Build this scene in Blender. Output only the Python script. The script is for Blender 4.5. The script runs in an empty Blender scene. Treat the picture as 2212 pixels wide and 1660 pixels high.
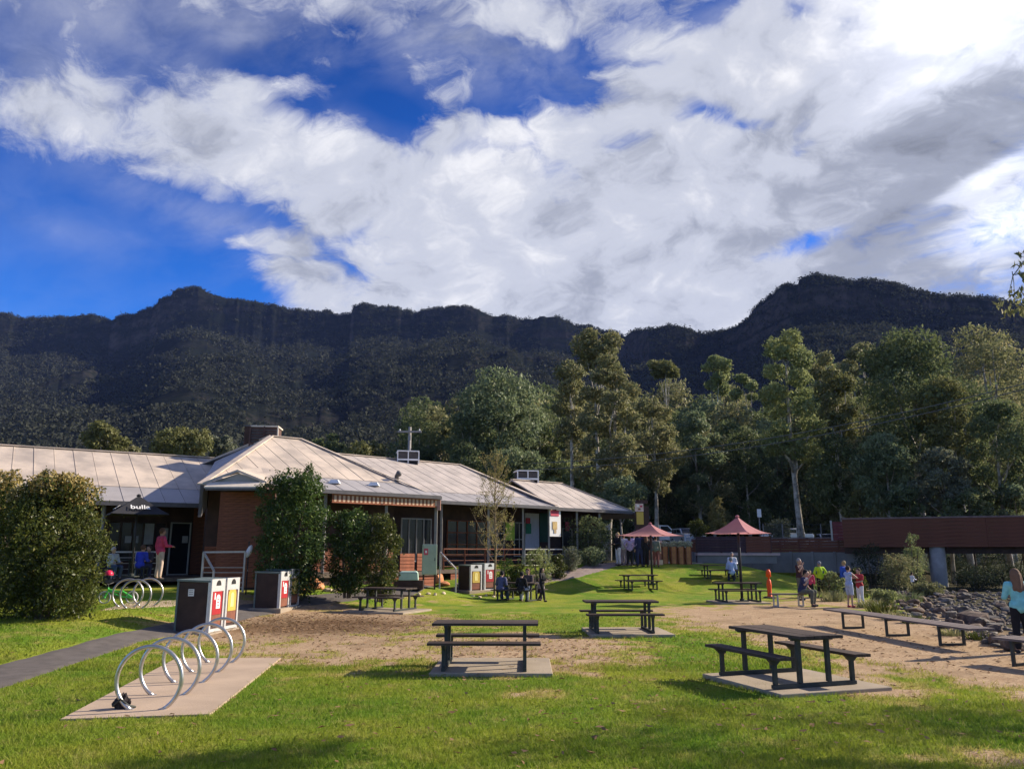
import bpy, bmesh, math, random
import numpy as np
from mathutils import Vector, Matrix

SC = bpy.context.scene
COL = SC.collection
PI = math.pi
R = math.radians

# ------------------------------------------------------------------ camera
F, CAM_H, HORIZON = 1700.0, 1.95, 1192.0          # measured on a 2212 x 1660 copy of the photograph
TILT = math.atan((HORIZON - 830) / F)
cam_data = bpy.data.cameras.new('camera')
cam_data.sensor_width = 36.0
cam_data.lens = 36.0 * F / 2212.0
cam_data.clip_start = 0.1
cam_data.clip_end = 6000
cam = bpy.data.objects.new('camera', cam_data)
cam.location = (0, 0, CAM_H)
cam.rotation_euler = (PI / 2 + TILT, 0, 0)
COL.objects.link(cam)
SC.camera = cam

# ------------------------------------------------------------------ light
SUN_EL, SUN_AZ = R(28), R(69)
SUN = Vector((math.cos(SUN_EL) * math.sin(SUN_AZ), math.cos(SUN_EL) * math.cos(SUN_AZ), math.sin(SUN_EL)))
sun_data = bpy.data.lights.new('sun', 'SUN')
sun_data.energy = 5.0
sun_data.angle = R(0.5)
sun_data.color = (1.0, 0.875, 0.70)
sun = bpy.data.objects.new('sun', sun_data)
sun.rotation_euler = SUN.to_track_quat('Z', 'Y').to_euler()
sun.location = (60, 30, 40)
COL.objects.link(sun)
SC.view_settings.view_transform = 'Standard'
SC.view_settings.look = 'None'
SC.view_settings.gamma = 1
SC.view_settings.exposure = 0.8
SC.view_settings.use_curve_mapping = False
SC.cycles.max_bounces = 5
SC.cycles.diffuse_bounces = 3
SC.cycles.transparent_max_bounces = 4
SC.cycles.use_denoising = True


def ray(u, v):
    xc, yc = (u - 1106) / F, (830 - v) / F
    return Vector((xc, math.cos(TILT) - yc * math.sin(TILT), math.sin(TILT) + yc * math.cos(TILT)))


def PZ(u, v, z):
    d = ray(u, v)
    return d * ((z - CAM_H) / d.z) + Vector((0, 0, CAM_H))


def PY(u, v, Y):
    d = ray(u, v)
    return d * (Y / d.y) + Vector((0, 0, CAM_H))


def proj(p):
    dz = p[2] - CAM_H
    dep = p[1] * math.cos(TILT) + dz * math.sin(TILT)
    up = -p[1] * math.sin(TILT) + dz * math.cos(TILT)
    return 1106 + F * p[0] / dep, 830 - F * up / dep


# ------------------------------------------------------------------ node helper
class NV:
    """a float socket with arithmetic"""
    def __init__(s, nt, sock):
        s.nt, s.s = nt, sock

    def _m(s, op, *o):
        n = s.nt.nodes.new('ShaderNodeMath')
        n.operation = op
        for i, a in enumerate((s,) + o):
            if isinstance(a, NV):
                s.nt.links.new(a.s, n.inputs[i])
            else:
                n.inputs[i].default_value = a
        return NV(s.nt, n.outputs[0])

    def __add__(s, o): return s._m('ADD', o)
    def __sub__(s, o): return s._m('SUBTRACT', o)
    def __mul__(s, o): return s._m('MULTIPLY', o)
    def __truediv__(s, o): return s._m('DIVIDE', o)
    def pow(s, o): return s._m('POWER', o)
    def max(s, o): return s._m('MAXIMUM', o)
    def min(s, o): return s._m('MINIMUM', o)

    def smooth(s, a, b, lo=0.0, hi=1.0):
        n = s.nt.nodes.new('ShaderNodeMapRange')
        n.interpolation_type = 'SMOOTHSTEP'
        s.nt.links.new(s.s, n.inputs[0])
        n.inputs[1].default_value, n.inputs[2].default_value = a, b
        n.inputs[3].default_value, n.inputs[4].default_value = lo, hi
        return NV(s.nt, n.outputs[0])


def nmix(nt, fac, a, b):
    n = nt.nodes.new('ShaderNodeMix')
    n.data_type = 'RGBA'
    for i, x in ((0, fac), (6, a), (7, b)):
        if isinstance(x, NV):
            nt.links.new(x.s, n.inputs[i])
        elif hasattr(x, 'is_linked'):
            nt.links.new(x, n.inputs[i])
        elif i == 0:
            n.inputs[0].default_value = x
        else:
            n.inputs[i].default_value = (*x, 1)
    return n.outputs[2]


def nnoise(nt, vec, scale, detail=4, rough=0.55, dist=0.0):
    n = nt.nodes.new('ShaderNodeTexNoise')
    n.inputs['Scale'].default_value = scale
    n.inputs['Detail'].default_value = detail
    n.inputs['Roughness'].default_value = rough
    n.inputs['Distortion'].default_value = dist
    if vec is not None:
        nt.links.new(vec, n.inputs['Vector'])
    return NV(nt, n.outputs['Fac'])


def nvec(nt, x, y, z):
    n = nt.nodes.new('ShaderNodeCombineXYZ')
    for i, a in enumerate((x, y, z)):
        if isinstance(a, NV):
            nt.links.new(a.s, n.inputs[i])
        else:
            n.inputs[i].default_value = a
    return n.outputs[0]


# ------------------------------------------------------------------ sky
world = bpy.data.worlds.new('World')
SC.world = world
world.use_nodes = True
nt = world.node_tree
nt.nodes.clear()
out = nt.nodes.new('ShaderNodeOutputWorld')
bg = nt.nodes.new('ShaderNodeBackground')
bg.inputs['Strength'].default_value = 0.1
nt.links.new(bg.outputs[0], out.inputs[0])
sky = nt.nodes.new('ShaderNodeTexSky')
sky.sky_type = 'NISHITA'
sky.sun_disc = False
sky.sun_elevation = SUN_EL
sky.sun_rotation = SUN_AZ
sky.air_density = 1.0
sky.dust_density = 0.3
sky.ozone_density = 2.5
hs = nt.nodes.new('ShaderNodeHueSaturation')
hs.inputs['Saturation'].default_value = 1.32
hs.inputs['Value'].default_value = 0.95
hs.inputs['Hue'].default_value = 0.506
nt.links.new(sky.outputs[0], hs.inputs['Color'])
tc = nt.nodes.new('ShaderNodeTexCoord')
sx = nt.nodes.new('ShaderNodeSeparateXYZ')
nt.links.new(tc.outputs['Generated'], sx.inputs[0])
tint = nt.nodes.new('ShaderNodeMix')
tint.data_type = 'RGBA'
tint.blend_type = 'MULTIPLY'
tint.inputs[7].default_value = (0.17, 0.56, 1.06, 1)
nt.links.new(hs.outputs[0], tint.inputs[6])
dx, dy, dz = (NV(nt, sx.outputs[i]) for i in range(3))
az = dx._m('ARCTAN2', dy)
el = dz._m('ARCSINE')


def px2ae(u, v):
    d = ray(u, v).normalized()
    return math.atan2(d.x, d.y), math.asin(d.z)


def blob_bias(lst):
    """sum of soft ellipses fixed in the sky by azimuth and elevation"""
    tot = None
    for u, v, ru, rv, rot, w in lst:
        a0, e0 = px2ae(u, v)
        ca, sa = math.cos(R(rot)), math.sin(R(rot))
        da, de = az - a0, el - e0
        p = da * (ca * F / ru) + de * (-sa * F / ru)
        q = da * (sa * F / rv) + de * (ca * F / rv)
        g = (p * p + q * q) * -1.0
        n = nt.nodes.new('ShaderNodeMath')
        n.operation = 'EXPONENT'
        nt.links.new(g.s, n.inputs[0])
        g = NV(nt, n.outputs[0]) * w
        tot = g if tot is None else tot + g
    return tot


den = dz.max(0.0) + 0.42
qx, qy = dx / den, dy / den
qv = nvec(nt, qx, qy, 0.0)
warp = nnoise(nt, qv, 3.4, 4, 0.55)
qv2 = nvec(nt, qx + warp * 0.28, qy - warp * 0.22, 0.0)
n_big = nnoise(nt, qv2, 3.3, 9, 0.6)
n_fine = nnoise(nt, qv2, 15.0, 8, 0.72)
streak = nnoise(nt, nvec(nt, az * 2.6 - el * 2.2, el * 9.0 + az * 3.2, 0.0), 1.35, 5, 0.5, 0.6)
cover = blob_bias([
    (1250, 480, 620, 190, 6, .44), (190, 230, 460, 62, 4, .27), (-40, 235, 160, 60, 0, .22), (430, 400, 150, 50, 16, .14), (560, 520, 110, 50, 20, .16), (900, 40, 330, 50, 0, .12), (1500, 150, 350, 100, -8, .12), (600, 290, 330, 90, 14, .28),
    (760, 480, 260, 120, 18, .26), (1750, 330, 640, 340, 0, .46), (1950, 80, 520, 160, 0, .42),
    (1060, 40, 420, 70, -3, .20), (450, 20, 330, 38, 0, .12), (1100, 660, 460, 90, 2, .50), (1700, 680, 400, 80, 0, .3), (660, 600, 100, 60, 30, .16),
    (50, 480, 300, 120, 10, -.66), (230, 600, 300, 90, 12, -.66), (470, 600, 130, 60, 30, -.30), (120, 110, 260, 46, 0, -.20),
    (560, 140, 260, 30, 9, -.34), (830, 205, 120, 55, 38, -.50), (1110, 225, 120, 40, 8, -.36),
    (1270, 110, 200, 42, -20, -.46), (1520, 40, 200, 38, -24, -.50), (1735, 10, 60, 45, -60, -.42),
    (1735, 524, 100, 26, -12, -.56), (440, 455, 190, 40, 10, -.26), (1000, 150, 240, 70, 0, -.16), (2090, 110, 60, 18, -30, -.42),
    (1500, 215, 120, 30, 40, -.22), (1640, 265, 90, 18, 15, -.26), (1700, 345, 60, 16, -20, -.30), (700, 60, 140, 40, 0, -.10)]) + 0.10
n_puff = nnoise(nt, qv2, 8.0, 8, 0.66)
vor = nt.nodes.new('ShaderNodeTexVoronoi')
vor.feature = 'SMOOTH_F1'
vor.inputs['Scale'].default_value = 15.0
vor.inputs['Smoothness'].default_value = 0.35
nt.links.new(nvec(nt, qx * 0.85 + warp * 0.22 + n_fine * 0.035, qy * 1.25 - warp * 0.18 + n_fine * 0.03, 0.0), vor.inputs['Vector'])
cell = NV(nt, vor.outputs['Distance'])
cells = blob_bias([(1420, 190, 520, 120, -6, 1.0), (1800, 170, 380, 120, -16, .8), (640, 200, 420, 70, 8, .75), (700, 540, 330, 80, 16, .8), (950, 60, 500, 70, 0, .6), (250, 230, 300, 60, 5, .5)]).min(1.0)
dens = (cell - 0.42) * cells * -1.15 + (n_big - 0.5) * 0.9 + (n_puff - 0.5) * 0.95 + (n_fine - 0.5) * 0.75 + cover
alpha = dens.smooth(-0.05, 0.50)
alpha = alpha.pow(0.9)
# a thin high veil, strongest towards the top of the view, with blue showing through
veil_n = nnoise(nt, nvec(nt, qx * 1.0 + warp * 0.2, qy * 1.4 + qx * 0.35 - warp * 0.12, 0.0), 3.0, 8, 0.62, 0.0)
veil_m = blob_bias([(860, 45, 560, 80, 0, .66), (300, 60, 420, 60, 0, .40), (560, 170, 420, 50, 10, .10), (1100, 190, 330, 70, 0, .16), (1500, 110, 380, 110, -10, .6), (330, 260, 420, 70, 6, .5),
                    (450, 470, 220, 36, 12, .26), (580, 560, 140, 50, 20, .3), (120, 490, 200, 30, 10, .10), (830, 200, 190, 60, 20, -.26), (1120, 235, 130, 40, 6, -.2), (1450, 60, 260, 40, -20, -.4), (500, 130, 230, 30, 8, -.35)]) + 0.08
veil = veil_n.smooth(0.36, 0.66) * veil_m.min(0.8)
alpha = alpha.max(veil)
below = dz.smooth(-0.02, 0.06)
alpha = alpha * below
# light and dark within the clouds
light = blob_bias([
    (2130, 60, 200, 90, -12, .22), (1800, 130, 300, 80, -16, .08), (2170, 520, 130, 60, -22, .42), (1120, 330, 520, 130, 4, .05),
    (2100, 400, 150, 20, -20, .42), (1600, 590, 240, 40, -8, .14), (700, 270, 220, 60, 8, .12),
    (1980, 340, 380, 80, -20, -.30), (1990, 460, 250, 46, -22, -.36), (2080, 615, 260, 80, 0, -.38),
    (1640, 470, 260, 55, -14, -.06), (1250, 640, 300, 60, 0, -.02), (1560, 330, 200, 60, -18, -.04), (1250, 480, 420, 130, 0, .06),
    (300, 215, 330, 60, 6, -.06), (1750, 250, 200, 50, -15, -.06), (1950, 255, 330, 45, -20, -.16)])
off = nvec(nt, qx + warp * 0.28 + 0.055, qy - warp * 0.22 + 0.03, 0.0)
n_off = nnoise(nt, off, 3.3, 6, 0.6)
n_soft = nnoise(nt, qv2, 6.5, 7, 0.6)
lum = (n_big - n_off) * 1.0 + (n_soft - 0.5) * 0.52 + (n_fine - 0.5) * 0.42 + light + (streak - 0.5) * 0.5 * dx.smooth(0.05, 0.45) + 0.665
lum = lum - (cell - 0.40) * cells * 0.35
lum = lum.max(0.16).min(1.0)
cr = nt.nodes.new('ShaderNodeValToRGB')
cr.color_ramp.interpolation = 'EASE'
els = cr.color_ramp.elements
els[0].position, els[0].color = 0.12, (1.15, 1.22, 1.42, 1)
els[1].position, els[1].color = 1.0, (5.9, 5.85, 5.95, 1)
e = els.new(0.42); e.color = (2.25, 2.40, 2.85, 1)
e = els.new(0.68); e.color = (3.7, 3.85, 4.4, 1)
nt.links.new(lum.s, cr.inputs[0])
nt.links.new(el.smooth(-0.02, 0.26, 0.25, 1.0).s, tint.inputs[0])
deep = nt.nodes.new('ShaderNodeVectorMath')
deep.operation = 'SCALE'
nt.links.new(tint.outputs[2], deep.inputs[0])
nt.links.new(el.smooth(0.12, 0.72, 1.2, 0.62).s, deep.inputs['Scale'])
# clouds near the sun glow
sd = dx * SUN.x + dy * SUN.y + dz * SUN.z
glow = nt.nodes.new('ShaderNodeVectorMath')
glow.operation = 'SCALE'
nt.links.new(cr.outputs[0], glow.inputs[0])
nt.links.new((sd.smooth(0.74, 0.93, 0.0, 0.9) * lum.smooth(0.35, 0.8) + 1.0).s, glow.inputs['Scale'])
skycol = nmix(nt, alpha * 0.97, deep.outputs[0], glow.outputs[0])
nt.links.new(skycol, bg.inputs['Color'])


# ------------------------------------------------------------------ object helpers
def link(o, parent=None):
    COL.objects.link(o)
    if parent is not None:
        o.parent = parent
    return o


def tag(o, label=None, cat=None, group=None, kind=None):
    if label: o['label'] = label
    if cat: o['category'] = cat
    if group: o['group'] = group
    if kind: o['kind'] = kind
    return o


def thing(name, loc, rz=0.0, label=None, cat=None, group=None):
    o = bpy.data.objects.new(name, None)
    o.empty_display_size = 0.2
    o.location = loc
    o.rotation_euler = (0, 0, rz)
    COL.objects.link(o)
    return tag(o, label, cat, group)


def kids(o):
    return [c for c in bpy.data.objects if c.parent == o]


def copy_tree(o, loc, rz, label, group=None):
    """copy a thing, its parts and their sub-parts; mesh data stays shared"""
    def rec(a, par):
        c = a.copy()
        COL.objects.link(c)
        if par is not None:
            c.parent = par
        for ch in a.children:
            rec(ch, c)
        return c
    r = rec(o, None)
    r.location = loc
    r.rotation_euler = (0, 0, rz)
    r['label'] = label
    if group: r['group'] = group
    return r


class MB:
    """collects shapes into one mesh"""
    def __init__(s):
        s.v, s.f = [], []

    def add(s, vs, fs):
        n = len(s.v)
        s.v += [tuple(p) for p in vs]
        s.f += [tuple(i + n for i in f) for f in fs]
        return s

    def box(s, c, size, rot=None, taper=1.0):
        hx, hy, hz = size[0] / 2, size[1] / 2, size[2] / 2
        vs = []
        for z in (-1, 1):
            k = taper if z > 0 else 1.0
            for x, y in ((-1, -1), (1, -1), (1, 1), (-1, 1)):
                p = Vector((x * hx * k, y * hy * k, z * hz))
                if rot is not None:
                    p = rot @ p
                vs.append(p + Vector(c))
        return s.add(vs, [(3, 2, 1, 0), (4, 5, 6, 7), (0, 1, 5, 4), (1, 2, 6, 5), (2, 3, 7, 6), (3, 0, 4, 7)])

    def beam(s, a, b, w, h):
        """box from a to b, w across, h upwards"""
        a, b = Vector(a), Vector(b)
        d = (b - a)
        L = d.length
        d.normalize()
        up = Vector((0, 0, 1)) if abs(d.z) < 0.95 else Vector((0, 1, 0))
        sd = d.cross(up).normalized()
        up = sd.cross(d)
        m = Matrix((sd, d, up)).transposed()
        return s.box((a + b) / 2, (w, L, h), m)

    def tube(s, pts, rad, n=8, cap=True):
        pts = [Vector(p) for p in pts]
        rad = rad if hasattr(rad, '__len__') else [rad] * len(pts)
        rings = []
        ref = None
        for i, p in enumerate(pts):
            t = (pts[min(i + 1, len(pts) - 1)] - pts[max(i - 1, 0)])
            if t.length < 1e-9:
                t = Vector((0, 0, 1))
            t.normalize()
            if ref is None:
                ref = Vector((1, 0, 0)) if abs(t.x) < 0.8 else Vector((0, 1, 0))
            ref = (ref - t * ref.dot(t)).normalized()
            b = t.cross(ref)
            rings.append([p + (ref * math.cos(2 * PI * k / n) + b * math.sin(2 * PI * k / n)) * rad[i] for k in range(n)])
        vs = [q for r in rings for q in r]
        fs = []
        for i in range(len(pts) - 1):
            for k in range(n):
                a, b = i * n + k, i * n + (k + 1) % n
                fs.append((a, b, b + n, a + n))
        if cap:
            fs.append(tuple(range(n - 1, -1, -1)))
            fs.append(tuple((len(pts) - 1) * n + k for k in range(n)))
        return s.add(vs, fs)

    def lathe(s, prof, n=16, c=(0, 0, 0)):
        vs = [(c[0] + r * math.cos(2 * PI * k / n), c[1] + r * math.sin(2 * PI * k / n), c[2] + z) for r, z in prof for k in range(n)]
        fs = []
        for i in range(len(prof) - 1):
            for k in range(n):
                a, b = i * n + k, i * n + (k + 1) % n
                fs.append((a, b, b + n, a + n))
        fs.append(tuple(range(n - 1, -1, -1)))
        fs.append(tuple((len(prof) - 1) * n + k for k in range(n)))
        return s.add(vs, fs)

    def ball(s, c, r, nu=10, nv=7, scale=(1, 1, 1), rot=None):
        vs, fs = [], []
        for j in range(nv + 1):
            th = PI * j / nv
            for i in range(nu):
                ph = 2 * PI * i / nu
                p = Vector((r * scale[0] * math.sin(th) * math.cos(ph), r * scale[1] * math.sin(th) * math.sin(ph), r * scale[2] * math.cos(th)))
                if rot is not None:
                    p = rot @ p
                vs.append(p + Vector(c))
        for j in range(nv):
            for i in range(nu):
                a, b = j * nu + i, j * nu + (i + 1) % nu
                fs.append((a, a + nu, b + nu, b))
        return s.add(vs, fs)

    def cap(s, a, b, ra, rb, n=10):
        """tapered capsule"""
        s.tube([a, b], [ra, rb], n)
        s.ball(a, ra, n, 6)
        return s.ball(b, rb, n, 6)

    def prism(s, poly, h, axis=2):
        """extrude a polygon of 3-D points by vector h"""
        n = len(poly)
        h = Vector(h)
        vs = [Vector(p) for p in poly] + [Vector(p) + h for p in poly]
        fs = [tuple(range(n - 1, -1, -1)), tuple(range(n, 2 * n))]
        fs += [(i, (i + 1) % n, (i + 1) % n + n, i + n) for i in range(n)]
        return s.add(vs, fs)

    def mesh(s, name, m=None, smooth=False):
        me = bpy.data.meshes.new(name)
        me.from_pydata(s.v, [], s.f)
        me.validate()
        if m is not None:
            me.materials.append(m)
        bm = bmesh.new()
        bm.from_mesh(me)
        bmesh.ops.recalc_face_normals(bm, faces=bm.faces)
        bm.to_mesh(me)
        bm.free()
        if smooth:
            me.polygons.foreach_set('use_smooth', [True] * len(me.polygons))
        return me

    def build(s, name, m, parent=None, smooth=False, bevel=0.0):
        o = bpy.data.objects.new(name, s.mesh(name, m, smooth))
        link(o, parent)
        if bevel:
            b = o.modifiers.new('bevel', 'BEVEL')
            b.width = bevel
            b.segments = 2
            b.limit_method = 'ANGLE'
        return o


def fast_mesh(name, verts, faces, m, smooth=False):
    """numpy arrays -> mesh (all faces with the same corner count)"""
    me = bpy.data.meshes.new(name)
    nf, k = faces.shape
    me.vertices.add(len(verts))
    me.vertices.foreach_set('co', np.ascontiguousarray(verts, dtype=np.float32).ravel())
    me.loops.add(nf * k)
    me.loops.foreach_set('vertex_index', np.ascontiguousarray(faces, dtype=np.int32).ravel())
    me.polygons.add(nf)
    me.polygons.foreach_set('loop_start', np.arange(nf, dtype=np.int32) * k)
    me.polygons.foreach_set('loop_total', np.full(nf, k, dtype=np.int32))
    if smooth:
        me.polygons.foreach_set('use_smooth', np.ones(nf, dtype=bool))
    me.update(calc_edges=True)
    me.validate()
    if m is not None:
        me.materials.append(m)
    return me


def obj(name, me, parent=None):
    return link(bpy.data.objects.new(name, me), parent)


# ------------------------------------------------------------------ numpy noise
def _hash(ix, iy, seed):
    h = (ix.astype(np.int64) * 374761393 + iy.astype(np.int64) * 668265263 + seed * 974634777) & 0xFFFFFFFF
    h = ((h ^ (h >> 13)) * 1274126177) & 0xFFFFFFFF
    return ((h ^ (h >> 16)) & 0xFFFF) / 65535.0


def vnoise(x, y, seed=0):
    x, y = np.asarray(x, float), np.asarray(y, float)
    ix, iy = np.floor(x), np.floor(y)
    fx, fy = x - ix, y - iy
    fx, fy = fx * fx * (3 - 2 * fx), fy * fy * (3 - 2 * fy)
    a, b = _hash(ix, iy, seed), _hash(ix + 1, iy, seed)
    c, d = _hash(ix, iy + 1, seed), _hash(ix + 1, iy + 1, seed)
    return (a * (1 - fx) + b * fx) * (1 - fy) + (c * (1 - fx) + d * fx) * fy


def fbm(x, y, oct=4, seed=0, gain=0.5):
    t, a, s = 0.0, 1.0, 0.0
    for i in range(oct):
        t = t + a * vnoise(x * 2 ** i, y * 2 ** i, seed + i * 17)
        s += a
        a *= gain
    return t / s


def sstep(a, b, x):
    t = np.clip((np.asarray(x, float) - a) / (b - a), 0, 1)
    return t * t * (3 - 2 * t)


# ------------------------------------------------------------------ materials
def mat(name, col, rough=0.7, var=0.15, scale=6.0, bump=0.0, metal=0.0, spec=0.3, col2=None, stretch=None, bscale=None):
    m = bpy.data.materials.new(name)
    m.use_nodes = True
    t = m.node_tree
    b = t.nodes['Principled BSDF']
    b.inputs['Roughness'].default_value = rough
    b.inputs['Metallic'].default_value = metal
    b.inputs['Specular IOR Level'].default_value = spec
    tcn = t.nodes.new('ShaderNodeTexCoord')
    vec = tcn.outputs['Object']
    if stretch:
        mp = t.nodes.new('ShaderNodeMapping')
        mp.inputs['Scale'].default_value = stretch
        t.links.new(vec, mp.inputs[0])
        vec = mp.outputs[0]
    n = nnoise(t, vec, scale, 5, 0.6)
    dark = tuple(c * (1 - var) for c in (col2 or col))
    lite = tuple(min(1, c * (1 + var)) for c in col)
    c = nmix(t, n.smooth(0.3, 0.7), dark, lite)
    t.links.new(c, b.inputs['Base Color'])
    if bump:
        bp = t.nodes.new('ShaderNodeBump')
        bp.inputs['Strength'].default_value = bump
        bp.inputs['Distance'].default_value = 0.02
        n2 = nnoise(t, vec, bscale or scale * 4, 4, 0.6)
        t.links.new(n2.s, bp.inputs['Height'])
        t.links.new(bp.outputs[0], b.inputs['Normal'])
    return m


def leaf_mat(name, col, col2, trans=0.3, rough=0.6, tint=None):
    """leaf faces: every leaf island its own shade between two greens"""
    m = bpy.data.materials.new(name)
    m.use_nodes = True
    t = m.node_tree
    t.nodes.remove(t.nodes['Principled BSDF'])
    o = t.nodes['Material Output']
    g = t.nodes.new('ShaderNodeNewGeometry')
    rnd = NV(t, g.outputs['Random Per Island'])
    clump = nnoise(t, g.outputs['Position'], 0.55, 3, 0.6)
    c = nmix(t, (rnd * 0.34 + clump.smooth(0.32, 0.70) * 0.55 + 0.06), col, col2)
    if tint:
        c = nmix(t, rnd.smooth(0.86, 0.97) * 0.8, c, tint)
    d = t.nodes.new('ShaderNodeBsdfDiffuse')
    tr = t.nodes.new('ShaderNodeBsdfTranslucent')
    gl = t.nodes.new('ShaderNodeBsdfGlossy')
    gl.inputs['Roughness'].default_value = rough
    gl.inputs['Color'].default_value = (0.5, 0.5, 0.5, 1)
    t.links.new(c, d.inputs[0])
    t.links.new(c, tr.inputs[0])
    m1 = t.nodes.new('ShaderNodeMixShader')
    m1.inputs[0].default_value = trans
    t.links.new(d.outputs[0], m1.inputs[1])
    t.links.new(tr.outputs[0], m1.inputs[2])
    m2 = t.nodes.new('ShaderNodeMixShader')
    m2.inputs[0].default_value = 0.035
    t.links.new(m1.outputs[0], m2.inputs[1])
    t.links.new(gl.outputs[0], m2.inputs[2])
    t.links.new(m2.outputs[0], o.inputs[0])
    return m


# ------------------------------------------------------------------ ground shape
SCL = CAM_H / 1.8
E1 = Vector((0.755, 0.656))                          # along the building front, going right and away
N1 = Vector((-0.656, 0.755))                         # into the building
O1 = Vector((-7.34, 30.71)) * SCL


def creek_edge(y):
    return np.interp(y, [0, 14, 18, 24, 30, 36, 42, 50], [8.7, 9.4, 9.9, 11.3, 13.3, 15.8, 17.2, 18.0]) * 1.04


def gz(x, y):
    x, y = np.asarray(x, float), np.asarray(y, float)
    s = ((x - O1.x) * E1.x + (y - O1.y) * E1.y) / SCL
    w = ((x - O1.x) * N1.x + (y - O1.y) * N1.y) / SCL
    z = 0.42 * sstep(7.8, 10.6, -x) * sstep(13, 20, y)
    z = np.maximum(z, 0.62 * sstep(-5.2, -1.5, w) * (1 - sstep(3.2, 6.2, s)))
    ye = y - 0.22 * (x - 1.7)
    bank = 1.3 * sstep(37.6, 45.2, ye) * (1 - 0.60 * sstep(12, 18, x)) * (1 - 0.6 * sstep(13, 26, x))
    z = np.maximum(z, bank)
    d = x - creek_edge(y)
    z = z - 1.15 * sstep(0.2, 5.5, d) * (1 - sstep(52, 60, y))
    yw = 56.0 - 0.72 * np.clip(x - 12.9, 0, 12)
    z = np.maximum(z, 2.3 * sstep(0.4, 2.2, y - yw) * sstep(8, 12, x) * (1 - sstep(23.5, 26, x)))
    z = z + 0.035 * np.maximum(0, y - 62)
    z = z + 0.05 * (fbm(x * 0.35, y * 0.35, 3, 5) - 0.5) * sstep(5, 9, y)
    return z


def gzf(x, y):
    return float(gz(x, y))


def G(u, v, y0=4.0, y1=140.0):
    """where the line of sight through a photograph point meets the ground"""
    d = ray(u, v)
    ys = np.linspace(y0, y1, 5000)
    zs = CAM_H + d.z / d.y * ys
    g = gz(d.x / d.y * ys, ys)
    hit = np.nonzero(zs <= g)[0]
    k = hit[0] if len(hit) else len(ys) - 1
    return Vector((d.x / d.y * ys[k], ys[k], g[k]))


def GY(u, Y):
    """ground point in column u at distance Y"""
    x = (u - 1106) / F * (Y * math.cos(TILT) - 1.5 * math.sin(TILT))
    return Vector((x, Y, gzf(x, Y)))


# bare earth, as ellipses lying on the ground (photograph columns and rows give their centres)
BARE = [
    (690, 1345, 230, 28, .95), (800, 1395, 250, 26, .75), (640, 1308, 150, 14, .7), (560, 1332, 110, 18, .6),
    (1150, 1398, 190, 30, .8), (1290, 1412, 120, 20, .6), (960, 1348, 160, 12, .45),
    (1750, 1338, 250, 30, .95), (1960, 1400, 210, 45, 1.0), (2130, 1445, 190, 50, .95), (1560, 1322, 150, 14, .7),
    (1480, 1350, 120, 20, .45), (1700, 1310, 120, 12, .6), (1800, 1300, 90, 12, .6), (2010, 1360, 180, 20, .9),
    (1180, 1500, 75, 9, .5), (2150, 1645, 150, 26, .6), (1320, 1392, 110, 14, .5), (1890, 1478, 110, 22, .6),
    (880, 1440, 190, 22, .45), (700, 1425, 150, 20, .35), (1530, 1500, 150, 20, .3), (1950, 1440, 160, 30, .6),
    (640, 1395, 200, 40, .4), (960, 1300, 110, 8, .35), (1100, 1330, 90, 8, .3), (1440, 1428, 130, 18, .3)]
_B = []
for u, v, ru, rv, k in BARE:
    c, c1, c2 = G(u, v), G(u, v - rv), G(u, v + rv)
    _B.append((c.x, c.y, ru / F * c.y * 1.12, max(0.3, (c1.y - c2.y) / 2 * 1.45), k))


def bare(x, y):
    x, y = np.asarray(x, float), np.asarray(y, float)
    wx = x + (fbm(x * 0.9, y * 0.9, 3, 41) - 0.5) * 1.6
    wy = y + (fbm(x * 0.8, y * 0.8, 3, 67) - 0.5) * 1.9
    t = np.zeros_like(x)
    for cx, cy, rx, ry, k in _B:
        q = ((wx - cx) / rx) ** 2 + ((wy - cy) / ry) ** 2
        t = np.maximum(t, k * np.exp(-0.75 * q ** 1.6))
    # the dirt flat beside the creek
    e = creek_edge(wy)
    t = np.maximum(t, 0.95 * sstep(-3.3, -1.8, wx - e) * sstep(12.0, 14.5, wy) * (1 - sstep(24.5, 28.5, wy)))
    t = np.maximum(t, 0.9 * sstep(0.2, 1.2, wx - e))
    n = fbm(x * 2.3, y * 2.3, 4, 91)
    return np.clip(sstep(0.20, 0.78, t + (n - 0.5) * 0.95), 0, 1)


# ------------------------------------------------------------------ ground material
def ground_colour(t, pos, bare_v):
    n1 = nnoise(t, pos, 0.42, 4, 0.6)
    n2 = nnoise(t, pos, 2.1, 5, 0.65)
    n3 = nnoise(t, pos, 17.0, 4, 0.7)
    green = nmix(t, n1.smooth(0.36, 0.66), (0.122, 0.232, 0.017), (0.301, 0.323, 0.036))
    green = nmix(t, n2.smooth(0.47, 0.74), green, (0.346, 0.305, 0.085))
    green = nmix(t, n3.smooth(0.30, 0.62, 0.55, 0.0), green, (0.083, 0.128, 0.018))
    dry = nmix(t, n3.smooth(0.3, 0.65), (0.218, 0.177, 0.046), (0.474, 0.378, 0.130))
    green = nmix(t, (bare_v + (n2 - 0.5) * 0.35).smooth(0.06, 0.42) * 0.9, green, dry)
    return green, n1, n2, n3


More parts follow.
